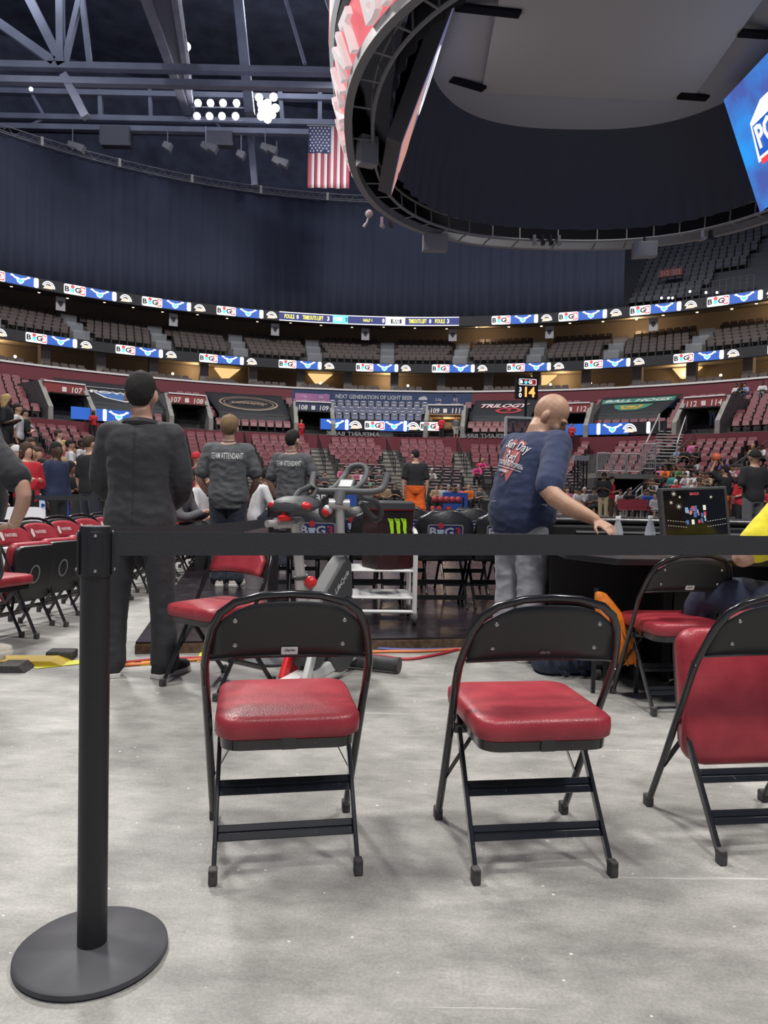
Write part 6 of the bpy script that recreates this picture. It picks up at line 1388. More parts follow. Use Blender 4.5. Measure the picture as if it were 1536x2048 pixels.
    def trousers(s, voxel, top=.06, leg=1.0, grow=.014, fold=.0, name='trousers', flare=0.0):
        t = MB(); s.torso(t, -.13, top, grow); k = s.k
        for n in 'LR':
            h, kn, an = s.J['hip'+n], s.J['kn'+n], s.J['an'+n]
            if leg <= .5: s.limb(t, [h, h.lerp(kn, leg * 2)], [.09*k + grow, .085*k + grow, .075*k + grow + flare])
            else: s.limb(t, [h, kn, kn.lerp(an, (leg - .5) * 2)], [.09*k + grow, .080*k + grow, .062*k + grow, .058*k + grow, .052*k + grow + flare])
        return remeshed(t, voxel, 4, name, fold)
    def shoe(s, n, parent, mats, name='shoe'):
        a, b = s.J['an'+n].copy(), s.J['toe'+n].copy(); k = s.k; zf = 0.0 if s.J['an'+n].z < .2 else a.z - .085 * k
        d = V((b.x - a.x, b.y - a.y, 0)).normalized(); r = V((d.y, -d.x, 0)); a = V((a.x, a.y, zf)); t = MB()
        st = [(-.085, .03, .06), (-.07, .040, .085), (-.02, .042, .095), (.04, .043, .085), (.10, .048, .062), (.15, .046, .050), (.185, .034, .04), (.20, .015, .03)]
        def rg(x, w_, h_, z0): return [a + d * (x * k) + r * (w_ * k * math.cos(th)) + V((0, 0, z0 + (h_ * k if math.sin(th) > 0 else 0) * max(0, math.sin(th)) ** .7)) for th in [2*PI*i/16 for i in range(16)]]
        t.loft([rg(x, w_, h_, .022) for x, w_, h_ in st], m=0); up = t.build(name, mats[0], parent, angle=80)
        t = MB(); t.loft([[a + d * (x * k) + r * (sd * (w_ + .004) * k) + V((0, 0, z)) for sd, z in ((-1, 0), (1, 0), (1, .026), (-1, .026))] for x, w_, h_ in [(-.09, .03, 0)] + st[1:-1] + [(.205, .018, 0)]]); t.build('sole', mats[1], up, smooth=False, bevel=.004)
        return up
    def hair(s, style, voxel=None, name='hair', thick=.010):
        M = s.HM; t = MB(); rings = []; n = 28; mR = 8; rr = random.Random(5)
        for j in range(mR + 1):
            ring_ = []
            for i in range(n):
                az = 2*PI*i/n; fx, fy = math.sin(az), math.cos(az)                 # az 0 = forward
                front = max(0, fy); back = max(0, -fy)
                bk_ = min(1, max(0, (-fy - .12) / .35)); bk_ = bk_ * bk_ * (3 - 2 * bk_); low = .055 * min(1, front * 1.6) + .012 * (1 - min(1, front * 1.6)) * (1 - bk_) - .066 * bk_
                if style == 'buzz': low += .002
                if style == 'long': low = .05 * front ** .5 - .17 * (1 - front) ** .8
                if style == 'cap': low = .035 * front + .012 * abs(fx) - .005 * back
                u = j / mR; zt = .032 + .098 + thick; z = zt + (low - zt) * u
                ze = max(-1, min(1, (z - .032) / (.098 + thick))); rad = math.sqrt(max(0, 1 - ze * ze)) if (z > .0 or style != 'long') else 1.0
                w_ = (thick * (1 if style != 'buzz' else .5)) * (1 - .75 * u ** 3 if style not in ('cap', 'long') else 1); nz_ = (rr.uniform(-.003, .003) if style not in ('cap', 'buzz') else 0)
                ring_.append(M @ V((fx * (.0765 + w_ + nz_) * rad, -.014 + fy * (.095 + w_ + nz_) * rad, z + nz_)))
            rings.append(ring_)
        t.loft(rings)
        if style == 'cap':
            br = []
            for i in range(9):
                a_ = -1.0 + 2.0 * i / 8; br.append([M @ V((math.sin(a_) * .082, -.014 + math.cos(a_) * .10, .052)), M @ V((math.sin(a_) * .075, -.01 + math.cos(a_) * .10 + .065 * math.cos(a_ * 1.3), .043))])
            t.loft(br, cap=False, closed=False); t.loft([[p - V((0, 0, .006)) for p in q] for q in br], cap=False, closed=False)
        me = t.mesh(name); bm = bmesh.new(); bm.from_mesh(me); bmesh.ops.recalc_face_normals(bm, faces=bm.faces); bm.to_mesh(me); bm.free()
        me.polygons.foreach_set('use_smooth', [True] * len(me.polygons)); return me
    def eyes(s, parent, closed=False):
        for sd in (-1, 1):
            t = MB(); M = s.HM; t.ball(M @ V((sd * .031, .0845, .012)), .011, .006, .004 if closed else .006, 10, 6, M=M.to_3x3().to_4x4()); t.build('eye', M_kprint, parent)
            t = MB(); t.ball(M @ V((sd * .031, .091, .030)), .018, .005, .0035, 10, 6, M=M.to_3x3().to_4x4()); t.build('eyebrow', mat('brow_brown', (.05, .03, .02), .9), parent)
def skin(nm, c): return mat('skin_' + nm, c, .5, noise=.06, nscale=25)
SK = {'light': skin('light', (.56, .33, .24)), 'tan': skin('tan', (.42, .235, .15)), 'olive': skin('olive', (.48, .28, .185)), 'brown': skin('brown', (.17, .085, .05)), 'dark': skin('dark', (.07, .037, .024))}
def cloth(nm, c, rough=.85): return mat('cloth_' + nm, c, rough, noise=.10, nscale=14, bump=.25, bscale=22, sheen=.1)
def surf_print(fig_obj, parent, name, m, build, origin, u, v, depth):
    """throws a drawn mark onto the cloth behind it"""
    me = fig_obj.data; bv = BVHTree.FromPolygons([p.co for p in me.vertices], [tuple(p.vertices) for p in me.polygons])
    o, u, v = V(origin), V(u).normalized(), V(v).normalized(); n = u.cross(v).normalized()
    def f(lift):
        def g_(a, b):
            p = o + u * a + v * b + n * .3; h = bv.ray_cast(p, -n); q = h[0] if h[0] is not None else o + u * a + v * b
            return q + n * (.004 + .002 * lift)
        return g_
    t = MB(); build(t, f); t.build(name, m, parent, smooth=False)
def finish(F, body, label, loc, rz, parts, skinm):
    o = link(body, 'person', skinm); o.location = loc; o.rotation_euler = (0, 0, rz); tag(o, label, 'person')
    for nm, me, m in parts: link(me, nm, m, o)
    return o
M_wsole = mat('white_rubber_sole', (.62, .60, .56), .7); M_bshoe = mat('black_canvas', (.015, .015, .017), .8); M_wshoe = mat('white_knit_shoe', (.62, .58, .50), .8, bump=.2, bscale=80)

# ---- man in the dark suit
p = ground(277, 1350); F = Fig(1.70, shw=1.0); k = F.k
for n, sd in (('L', -1), ('R', 1)):
    F.J['el'+n] = V((sd * .232, .03, 1.10)) * k; F.J['wr'+n] = V((sd * .08, .25, .96)) * k
    F.J['hip'+n] = V((sd * .095, 0, .90)) * k; F.J['kn'+n] = V((sd * .13, 0, .49)) * k; F.J['an'+n] = V((sd * .155, -.01, .085)) * k; F.J['toe'+n] = F.J['an'+n] + V((sd * .07, .14, -.055)) * k
M_suit = cloth('charcoal_suit', (.026, .027, .031), .75)
o = finish(F, F.body(.009), 'man in a dark charcoal suit seen from behind, hands clasped in front', V((p.x, p.y, 0)), math.radians(2),
       [('suit_jacket', F.shirt(.010, -.165, .97, .020, .013, .006, .034), M_suit), ('trousers', F.trousers(.010, .08, 1.0, .013, .005, flare=.018), M_suit), ('hair', F.hair('buzz'), mat('hair_black', (.012, .010, .009), .8, bump=.6, bscale=220))], SK['light'])
suit = o
for n in 'LR': F.shoe(n, o, (M_bshoe, M_wsole))
t = MB(); f_, r_, c_ = F.frame(.515); t.tube([c_ + V((.082 * math.cos(a_), -.005 + .075 * math.sin(a_), -.012 + .012 * math.sin(-a_))) for a_ in [PI + .1 + (PI - .2) * i / 14 for i in range(15)]], .024, 8, flat=1.0); t.build('collar', M_suit, o)
t = MB(); t.tube([(0, -.124 * k, 1.42 * k), (0, -.146, 1.25 * k), (0, -.14, 1.08 * k), (0, -.172, .86 * k)], .0014, 5); t.build('back_seam', mat('seam_dark', (.02, .02, .023), .9), o)

# ---- two attendants in grey shirts
M_tee = cloth('heather_grey_tee', (.088, .092, .098)); M_jean = cloth('dark_denim', (.022, .027, .042))
def attendant(px, Y, H, hairm, label, els, yaw, hy, style, fat=1.0):
    p = V(((px - 768) / 1500 * Y, Y, 0)); F = Fig(H, fat=fat, hyaw=hy, hl=.05, shw=1.04); k = F.k
    for n, sd in (('L', -1), ('R', 1)): F.J['el'+n], F.J['wr'+n] = V(els[n][0]) * k, V(els[n][1]) * k; F.J['an'+n].x *= .8; F.J['kn'+n].x *= .85
    sh = F.shirt(.011, -.15, .42, .022, .018, .010, .012)
    o = finish(F, F.body(.009), label, V((p.x, p.y, .076)), yaw, [('t_shirt', sh, M_tee), ('trousers', F.trousers(.011, .06, 1.0, .02, .005, flare=.02), M_jean), ('hair', F.hair(style, thick=.016 if style == 'short' else .012), hairm)], SK['light'])
    for n in 'LR': F.shoe(n, o, (M_wshoe, M_wsole))
    so = [c for c in o.children if c.name.startswith('t_shirt')][0]
    surf_print(so, so, 'lettering', mat('tee_print', (.74, .74, .72), .7), lambda t, f: put_text(t, 'TEAM ATTENDANT', None, None, None, .060, .008, fn=f(1), width=.31), (0, -.3, 1.335 * k), (1, 0, 0), (0, 0, 1), .3)
    t = MB(); t.tube([F.neck + V((.066 * math.cos(2*PI*i/20), .064 * math.sin(2*PI*i/20), .008 + .012 * math.sin(2*PI*i/20))) * k for i in range(20)], .007, 6, closed=True); t.build('neck_band', M_tee, so)
    t = MB(); W = F.J['wrL']; d_ = (F.J['wrL'] - F.J['elL']).normalized(); t.tube([W - d_ * .035, W - d_ * .005], .034 * k, 12); t.build('wrist_watch', M_kprint, o)
    return o
attendant(456, 7.5, 1.70, mat('hair_sandy', (.26, .165, .085), .8, bump=.7, bscale=160), 'attendant with sandy hair in a grey shirt reading TEAM ATTENDANT', {'L': ((-.285, -.02, 1.12), (-.215, .15, .93)), 'R': ((.285, -.0, 1.13), (.215, .16, .97))}, math.radians(3), -.1, 'short', 1.1)
attendant(582, 9.0, 1.68, mat('hair_dark', (.016, .012, .010), .8, bump=.6, bscale=200), 'attendant with dark hair in a grey shirt behind the bike saddle', {'L': ((-.265, -.04, 1.13), (-.235, .08, .89)), 'R': ((.30, .02, 1.16), (.20, .24, 1.06))}, math.radians(-14), -.35, 'buzz', 1.05)

# ---- bald man in navy reaching for the bottle
M_navy = cloth('navy_tee', (.020, .032, .085)); rz = math.radians(-56); base = V((.885, 4.86, 0)); Rz = Matrix.Rotation(-rz, 3, 'Z')
F = Fig(1.76, lean=.34, fat=1.42, hl=.40, hyaw=-1.05, shw=1.12, hs=1.16, nk=.92); k = F.k; F.armf = 1.4
toloc = lambda P_: Rz @ (V(P_) - base)
F.J['elR'] = toloc(at(1098, 980, 4.46)); F.J['wrR'] = toloc(at(1190, 1040, 4.34)); F.J['elL'] = V((-.27, .22, 1.16)) * k; F.J['wrL'] = V((-.2, .36, .98)) * k
hd = toloc(at(1228, 1062, 4.26)) - F.J['wrR']
sh = F.shirt(.011, -.14, .46, .024, .030, .008, .02)
o = finish(F, F.body(.0075, hands={'R': dict(d=hd, nrm=(.25, -.3, .9), curl=.42, spread=1.5)}), 'bald man in a navy shirt leaning over to pick up a water bottle', base, rz,
       [('t_shirt', sh, M_navy), ('trousers', F.trousers(.011, .06, .97, .026, .010, flare=.02), cloth('grey_jogger', (.30, .305, .33)))], SK['olive'])
for n in 'LR': F.shoe(n, o, (mat('blue_knit_shoe', (.07, .12, .24), .8, bump=.2, bscale=80), M_wsole))
F.eyes(o, True); so = [c for c in o.children if c.name.startswith('t_shirt')][0]
def navy_print(t, f):
    for pts in ([(-.07, .11), (-.02, .14), (.01, .10), (.03, .13), (.09, .10), (.07, .04), (.08, -.02), (.05, -.10), (.02, -.17), (-.01, -.11), (-.05, -.13), (-.06, -.05), (-.09, .0), (-.08, .06)],): flatpoly(t, pts, f(0), 1)
    put_text(t, 'Sun Day', None, None, None, .085, .008, .45, fn=lambda a, b: f(2)(a + .02, b + .075 + a * -.25), width=.24, m=0); put_text(t, 'Red', None, None, None, .075, .008, .45, fn=lambda a, b: f(2)(a + .0, b + .005 + a * -.2), width=.12, m=0)
    for y in (-.035, -.075): cquad(t, lambda a, b: f(2)(a, b + a * -.22), -.12, .12, y, y + .004, 0, 8)
    put_text(t, 'ONE PERCENT IS OPTION', None, None, None, .022, .02, fn=lambda a, b: f(2)(a + .01, b - .052 + a * -.22), width=.23, m=0); put_text(t, 'ACADEMY', None, None, None, .018, .02, fn=lambda a, b: f(2)(a - .03, b - .092 + a * -.22), width=.10, m=0)
f_, r_, c_ = F.frame(.33); surf_print(so, so, 'printed_mark', [mat('navy_print_white', (.72, .72, .72), .7), mat('navy_print_red', (.42, .10, .10), .7)], navy_print, c_ - f_ * .1 + V((-.01, -.1, .0)), (1, .0, 0), (0, .3, .95), .3)
t = MB(); M_ = F.HM; t.ball(M_ @ V((0, .045, -.072)), .050, .048, .030, 16, 10, M=M_.to_3x3().to_4x4()); t.build('stubble', mat('stubble_skin', (.26, .15, .11), .7, noise=.3, nscale=200), o)

# ---- seated person in yellow at the table
pY = V((2.12, 3.55, 0)); rzY = math.radians(18); F = Fig(1.74, lean=.30, fat=1.2, hl=.1, hyaw=-.4, seated=.46, shw=1.12); k = F.k; Rz = Matrix.Rotation(-rzY, 3, 'Z'); toY = lambda P_: Rz @ (V(P_) - pY)
F.J['elL'] = toY(at(1492, 1112, 3.56)); F.J['wrL'] = toY(at(1482, 1104, 3.84)); F.J['knL'] = toY(at(1412, 1196, 3.86)); F.J['anL'] = toY((at(1412, 1196, 3.95).x, 3.95, .085)); F.J['toeL'] = F.J['anL'] + V((-.04, .15, -.05)); F.armf = 1.15; F.J['elR'] = F.J['shR'] + V((.10, .14, -.25)); F.J['wrR'] = F.J['elR'] + V((-.05, .23, .0))
o = finish(F, F.body(.010), 'seated person in a bright yellow shirt cut by the right frame edge', pY, rzY, [('t_shirt', F.shirt(.012, -.10, .37, .030, .030, .009, .03), cloth('bright_yellow', (.80, .68, .03))), ('trousers', F.trousers(.012, .08, .95, .022, .006), cloth('slate_navy', (.035, .045, .085))), ('hair', F.hair('short'), mat('hair_dark', (.016, .012, .010), .8))], SK['light'])
for n in 'LR': F.shoe(n, o, (M_bshoe, M_wsole))
ch = folding_chair('black folding chair under the person in yellow', V((pY.x + .03, pY.y - .06, 0)), rzY)

# ---- man with his hand on his hip at the left edge
pL = V((-2.44, 4.47, 0)); rzL = math.radians(-72); F = Fig(1.76, fat=1.2, hl=.12, shw=1.05); k = F.k; Rz = Matrix.Rotation(-rzL, 3, 'Z'); toL = lambda P_: Rz @ (V(P_) - pL)
F.J['elR'] = toL(at(43, 968, 4.12)); F.J['wrR'] = toL(at(28, 1050, 4.22)); F.J['elL'] = V((-.3, -.05, 1.13)) * k; F.J['wrL'] = V((-.16, .08, .98)) * k
o = finish(F, F.body(.009, hands={'R': dict(d=toL(at(-8, 1052, 4.32)) - F.J['wrR'], nrm=(.5, .2, .8), curl=.3)}), 'man in black shirt and shorts, hand on hip, cut by the left frame edge', pL, rzL,
   [('polo_shirt', F.shirt(.011, -.12, .45, .022, .026, .006, .015), cloth('black_polo', (.016, .017, .021))), ('shorts', F.trousers(.011, .05, .46, .024, .006, flare=.035), cloth('black_shorts', (.018, .018, .022))), ('hair', F.hair('short'), mat('hair_dark', (.016, .012, .010), .8))], SK['light'])
for n in 'LR':
    F.shoe(n, o, (M_wshoe, M_wsole)); t = MB(); a_ = F.J['an'+n]; t.tube([a_ + V((0, 0, -.01)), a_ + V((0, .004, .09))], .045 * k, 12); t.build('sock', M_bshoe, o)
t = MB(); W = F.J['wrR']; d_ = (W - F.J['elR']).normalized(); t.tube([W - d_ * .02, W - d_ * .012], .034, 12); t.build('bracelet', mat('cream_cord', (.6, .5, .4), .7), o)

# ---- player in orange shorts on the court
pO = V(((829 - 768) / 1500 * 17.3, 17.3, .076)); F = Fig(1.93, hyaw=.7, hl=.1, shw=1.06); k = F.k
for n, sd in (('L', -1), ('R', 1)): F.J['el'+n] = F.J['sh'+n] + V((sd * .06, -.02, -.31)); F.J['wr'+n] = F.J['el'+n] + V((0, .03, -.28))
o = finish(F, F.body(.014), 'tall player in a black shirt and orange shorts standing on the court', pO, math.radians(4), [('t_shirt', F.shirt(.016, -.07, .40, .02, .02, .006, .01), cloth('black_tee', (.018, .018, .020))), ('shorts', F.trousers(.016, .05, .46, .03, .008, flare=.05), cloth('orange_shorts', (.80, .13, .015))), ('hair', F.hair('buzz'), mat('hair_black', (.012, .010, .009), .8))], SK['light'])
for n in 'LR': F.shoe(n, o, (M_bshoe, M_wsole))
# ================================================================ SPECTATORS
def proto(kind):
    if kind.startswith('sit'):
        F = Fig(1.72, lean={'sitA': .0, 'sitB': .35, 'sitC': .1}[kind], seated=.44)
        for n, sd in (('L', -1), ('R', 1)):
            if kind == 'sitA': F.J['el'+n] = F.J['sh'+n] + V((sd*.07, .04, -.27)); F.J['wr'+n] = F.J['el'+n] + V((-sd*.10, .22, -.03))
            if kind == 'sitB': F.J['el'+n] = F.J['sh'+n] + V((sd*.06, .12, -.25)); F.J['wr'+n] = F.J['el'+n] + V((-sd*.14, .2, .05))
            if kind == 'sitC': F.J['el'+n] = F.J['sh'+n] + V((sd*.08, .05, -.25)); F.J['wr'+n] = F.J['el'+n] + V((-sd*.26, .12, .05))
    else:
        F = Fig(1.75)
        for n, sd in (('L', -1), ('R', 1)):
            if kind == 'standB': F.J['el'+n] = F.J['sh'+n] + V((sd*.07, .0, -.28)); F.J['wr'+n] = F.J['el'+n] + V((-sd*.14, .2, .06))
            if kind == 'shoot': F.J['el'+n] = F.J['sh'+n] + V((sd*.10, .16, .18)); F.J['wr'+n] = F.J['el'+n] + V((-sd*.16, .06, .22))
    d = {'body': F.body(.021, fine=False, name='spectator'), 'shirt': F.shirt(.022, -.10, .42, .016, .016, name='top'), 'longshirt': F.shirt(.022, -.10, .95, .016, .012, name='jacket'), 'trousers': F.trousers(.022, .05, 1.0, .012), 'shorts': F.trousers(.022, .05, .5, .02), 'F': F}
    for st in ('short', 'long', 'cap', 'buzz'): d[st] = F.hair(st, name='hair')
    t = MB(); 
    for n in 'LR':
        a, b = F.J['an'+n], F.J['toe'+n]; z = a.z - .085; d_ = V((b.x - a.x, b.y - a.y, 0)).normalized(); q = V((a.x, a.y, z))
        t.ball(q + d_ * .06 + V((0, 0, .045)), .055, .14, .05, 10, 8)
    d['shoes'] = None
    return d
PROTO = {k: proto(k) for k in ('sitA', 'sitB', 'sitC', 'standA', 'standB', 'shoot')}
def omat(me, m, name, parent):
    if not me.materials: me.materials.append(m)
    o = bpy.data.objects.new(name, me); COL.objects.link(o); o.material_slots[0].link = 'OBJECT'; o.material_slots[0].material = m
    if parent: o.parent = parent
    return o
CC = {'white': (.62, .62, .63), 'black': (.014, .014, .016), 'grey': (.12, .12, .13), 'light grey': (.34, .35, .37), 'navy': (.02, .03, .075), 'blue': (.03, .12, .5), 'light blue': (.22, .30, .52), 'red': (.52, .02, .035), 'pink': (.62, .16, .32), 'hot pink': (.75, .05, .25),
      'orange': (.75, .16, .02), 'green': (.10, .24, .07), 'olive': (.07, .07, .045), 'brown': (.10, .055, .035), 'tan': (.42, .30, .19), 'purple': (.1, .05, .22), 'khaki': (.40, .33, .20), 'dark denim': (.03, .04, .08), 'teal': (.05, .3, .3)}
HC = {'black': (.010, .009, .008), 'brown': (.055, .03, .018), 'blond': (.42, .28, .12), 'grey': (.30, .29, .28), 'red': (.5, .02, .03), 'white': (.6, .6, .6), 'navy': (.02, .03, .08), 'green': (.08, .4, .2)}
PEOPLE = []
def cm(c): return mat('cloth_' + c.replace(' ', '_'), CC[c], .85, noise=.12, nscale=10)
def hm(c): return mat('hair_' + c, HC[c], .8)
def crowd(M, kind, top, leg, sk, hair, hcol, what, where, jacket=False, shorts=False, scale=1.0):
    P = PROTO[kind]; o = omat(P['body'], SK[sk], 'person', None); o.matrix_world = M @ Matrix.Scale(scale, 4)
    omat(P['longshirt' if jacket else 'shirt'], cm(top), 'top', o); omat(P['shorts' if shorts else 'trousers'], cm(leg), 'shorts' if shorts else 'trousers', o)
    if hair: omat(P[hair], hm(hcol), 'cap' if hair == 'cap' else 'hair', o)
    hd = {'cap': '%s cap' % hcol, 'long': 'long %s hair' % hcol, 'short': '%s hair' % hcol, 'buzz': 'cropped %s hair' % hcol, None: 'a bald head'}[hair]
    o['category'] = 'person'; PEOPLE.append((o, '%s in a %s top with %s' % (what, top, hd), where, project(o.matrix_world.translation)[0])); return o
def bowl_spot(px, py, sit=True):
    best = None
    for rows, c, lo, hi in ((rows_red_side(), (CX, CY), -78, -27), (rows_red_side(), (CX, CY), 27, 78), (rows_black(), ENDC, -20, 5.4), (rows_up(), (CX, CY), -75, 75)):
        for i, (R_, z) in enumerate(rows):
            a, b = D(lo), D(hi); g = lambda th: project(cyl(R_ + .15, th, z + 1.15, c))
            if (g(a)[0] - px) * (g(b)[0] - px) > 0: continue
            for _ in range(30):
                m_ = (a + b) / 2
                if (g(m_)[0] < px) == (g(lo * PI / 180)[0] < px): a = m_
                else: b = m_
            e = abs(g(a)[1] - py)
            if best is None or e < best[0]: best = (e, R_, a, z, c)
    e, R_, th, z, c = best
    return Matrix.Translation(cyl(R_ + .12, th, z, c)) @ Matrix.Rotation(PI - th + rnd.uniform(-.25, .25), 4, 'Z')
def seated(px, py, top, leg, sk, hair, hcol, where, kind=None, what='seated spectator', **kw):
    return crowd(bowl_spot(px, py), kind or rnd.choice(['sitA', 'sitB', 'sitC', 'sitB']), top, leg, sk, hair, hcol, what, where, **kw)
# right-hand stand
RW = 'in the right-hand stand'
for px, py, top, leg, sk, hair, hc in (
    (1316, 925, 'navy', 'black', 'brown', 'short', 'black'), (1324, 930, 'navy', 'black', 'brown', 'cap', 'navy'), (1336, 928, 'olive', 'black', 'brown', 'short', 'black'), (1350, 932, 'brown', 'black', 'tan', 'long', 'brown'), (1363, 933, 'green', 'dark denim', 'light', 'short', 'brown'),
    (1375, 938, 'white', 'black', 'tan', 'short', 'black'), (1385, 926, 'black', 'black', 'brown', 'short', 'black'), (1395, 922, 'light grey', 'dark denim', 'brown', 'short', 'black'), (1390, 945, 'white', 'khaki', 'tan', 'short', 'black'), (1402, 948, 'black', 'black', 'tan', 'short', 'brown'),
    (1412, 950, 'black', 'black', 'light', 'short', 'brown'), (1336, 942, 'orange', 'black', 'tan', 'short', 'brown'), (1320, 952, 'black', 'black', 'tan', 'short', 'black'), (1306, 962, 'black', 'dark denim', 'light', 'short', 'brown'), (1299, 958, 'tan', 'black', 'light', 'long', 'brown'),
    (1356, 962, 'red', 'dark denim', 'light', 'cap', 'white'), (1376, 958, 'white', 'light blue', 'light', 'short', 'black'), (1382, 965, 'light grey', 'black', 'light', 'short', 'grey'), (1394, 968, 'white', 'khaki', 'light', 'cap', 'white'), (1405, 960, 'brown', 'black', 'tan', 'short', 'brown'), (1418, 958, 'tan', 'black', 'tan', 'short', 'black'),
    (1470, 938, 'white', 'black', 'tan', 'short', 'black'), (1480, 932, 'pink', 'black', 'light', 'short', 'black'), (1452, 928, 'purple', 'black', 'brown', 'cap', 'navy'), (1464, 930, 'navy', 'light grey', 'brown', 'short', 'black'), (1358, 895, 'light blue', 'khaki', 'light', 'cap', 'grey'), (1370, 898, 'black', 'black', 'tan', 'long', 'black'),
    (1385, 893, 'pink', 'black', 'tan', 'long', 'brown'), (1397, 896, 'black', 'black', 'tan', 'short', 'black'), (1508, 895, 'tan', 'black', 'light', 'short', 'blond'), (1528, 897, 'white', 'black', 'brown', 'short', 'black'), (1531, 940, 'grey', 'black', 'brown', 'short', 'black'), (1520, 975, 'black', 'black', 'light', 'short', 'brown'),
    (1532, 990, 'red', 'black', 'tan', 'short', 'black'), (1310, 970, 'light grey', 'black', 'light', 'short', 'brown'), (1345, 955, 'teal', 'black', 'light', 'long', 'brown'), (1428, 940, 'black', 'black', 'brown', 'short', 'black'), (1322, 938, 'pink', 'black', 'tan', 'short', 'black')):
    seated(px, py, top, leg, sk, hair, hc, RW)
UW = 'high in the upper right stand'
for px, py, top, leg, sk, hair, hc in ((1474, 755, 'white', 'black', 'brown', 'short', 'black'), (1485, 756, 'black', 'black', 'dark', 'short', 'black'), (1493, 758, 'light blue', 'dark denim', 'tan', 'short', 'black'), (1526, 748, 'white', 'grey', 'brown', 'short', 'black')): seated(px, py, top, leg, sk, hair, hc, UW)
for px, py, top, leg, sk, hair, hc in ((30, 815, 'black', 'white', 'tan', 'short', 'black'), (52, 818, 'brown', 'light grey', 'tan', 'short', 'black')): seated(px, py, top, leg, sk, hair, hc, 'in the upper left stand')
for px, py, top, leg, sk, hair, hc in ((888, 788, 'black', 'black', 'dark', 'short', 'black'), (908, 795, 'black', 'black', 'dark', 'short', 'black'), (914, 798, 'white', 'black', 'tan', 'short', 'black')): seated(px, py, top, leg, sk, hair, hc, 'above the lit centre portal')
# front edge of the right floor: a row on folding chairs
FW = 'at the right edge of the floor'
for k, (px, Y, top, leg, sk, hair, hc, sh, sc) in enumerate(((1118, 31, 'tan', 'pink', 'light', 'long', 'blond', True, 1), (1134, 31, 'pink', 'tan', 'light', 'short', 'brown', True, 1), (1150, 31.5, 'navy', 'black', 'tan', 'cap', 'black', False, 1), (1157, 31, 'white', 'light grey', 'tan', 'cap', 'black', False, 1), (1168, 31, 'white', 'black', 'tan', 'short', 'white', False, 1),
     (1186, 30, 'grey', 'black', 'tan', 'cap', 'black', True, 1), (1239, 35, 'white', 'black', 'tan', 'buzz', 'black', False, 1), (1256, 35, 'black', 'white', 'brown', 'short', 'black', False, 1), (1256, 33, 'black', 'black', 'light', 'long', 'brown', False, 1), (1293, 33.5, 'blue', 'dark denim', 'tan', 'short', 'brown', False, 1), (1309, 32, 'white', 'light grey', 'light', 'short', 'blond', True, .82))):
    x = (px - 768) / 1500 * Y; M_ = Matrix.Translation((x, Y, 0)) @ Matrix.Rotation(math.radians(168 + 8 * (k % 3)), 4, 'Z'); crowd(M_, ['sitB', 'sitA', 'sitC'][k % 3], top, leg, sk, hair, hc, 'seated spectator', FW, shorts=sh, scale=sc)
    t = MB(); t.box(-.22, .22, -.2, .22, .38, .43); t.prism(rrect(-.22, .22, 0, .42, .1), (0, -.2, .43), (1, 0, 0), (0, -.1, 1), (0, -.04, 0))
    for sx in (-.2, .2): t.bar((sx, -.2, 0), (sx, .15, .4), .03, .03); t.bar((sx, .2, 0), (sx, -.2, .42), .03, .03)
    o = t.build('folding_chair', M_seat, smooth=False); o.matrix_world = M_; tag(o, 'maroon folding chair under a spectator, right floor edge, %s from left' % ordn[k].replace('nearest', 'first'), 'chair', 'right floor chairs')
for k, px in enumerate((1247, 1268, 1287)):
    Y = 31.0; M_ = Matrix.Translation(((px - 768) / 1500 * Y, Y, 0)) @ Matrix.Rotation(math.radians(175), 4, 'Z'); t = MB(); t.box(-.2, .2, -.16, .2, .42, .48, m=0); t.prism(rrect(-.21, .21, 0, .42, .12), (0, -.2, .46), (1, 0, 0), (0, -.12, 1), (0, -.05, 0), m=0)
    for sx in (-.2, .2): t.bar((sx, -.2, 0), (sx, .15, .44), .03, .03, m=1); t.bar((sx, .2, 0), (sx, -.2, .45), .03, .03, m=1)
    o = t.build('folding_chair', [M_vinyl, M_kmet], smooth=False); o.matrix_world = M_; tag(o, 'empty maroon folding chair, %s of three by the right entrance' % ['left', 'middle', 'right'][k], 'chair', 'empty right floor chairs')
# behind the basket
BW = 'in the black seats behind the basket'
for px, py, top, leg, sk, hair, hc in ((684, 940, 'pink', 'pink', 'light', 'short', 'brown'), (698, 942, 'tan', 'black', 'light', 'long', 'brown'), (714, 943, 'pink', 'black', 'light', 'short', 'brown'), (727, 943, 'white', 'khaki', 'light', 'short', 'brown'), (739, 945, 'black', 'light grey', 'tan', 'short', 'brown'), (758, 946, 'grey', 'black', 'light', 'short', 'grey'), (862, 945, 'white', 'black', 'light', 'short', 'white'), (962, 920, 'hot pink', 'black', 'light', 'short', 'blond'),
    (955, 935, 'hot pink', 'black', 'light', 'cap', 'red'), (741, 1000, 'white', 'black', 'tan', 'cap', 'green'), (748, 985, 'orange', 'black', 'tan', 'short', 'brown'), (772, 998, 'tan', 'black', 'light', 'long', 'blond'), (790, 1000, 'black', 'black', 'tan', 'short', 'brown'), (872, 995, 'tan', 'black', 'light', 'short', 'brown'), (882, 996, 'white', 'black', 'tan', 'short', 'brown'), (896, 993, 'light blue', 'navy', 'light', 'short', 'grey'), (906, 985, 'black', 'black', 'tan', 'short', 'black'), (917, 990, 'pink', 'navy', 'light', 'short', 'grey'), (937, 980, 'orange', 'black', 'light', 'long', 'blond'), (957, 1000, 'grey', 'black', 'light', 'short', 'brown'), (650, 950, 'grey', 'black', 'light', 'short', 'brown')):
    seated(px, py, top, leg, sk, hair, hc, BW)
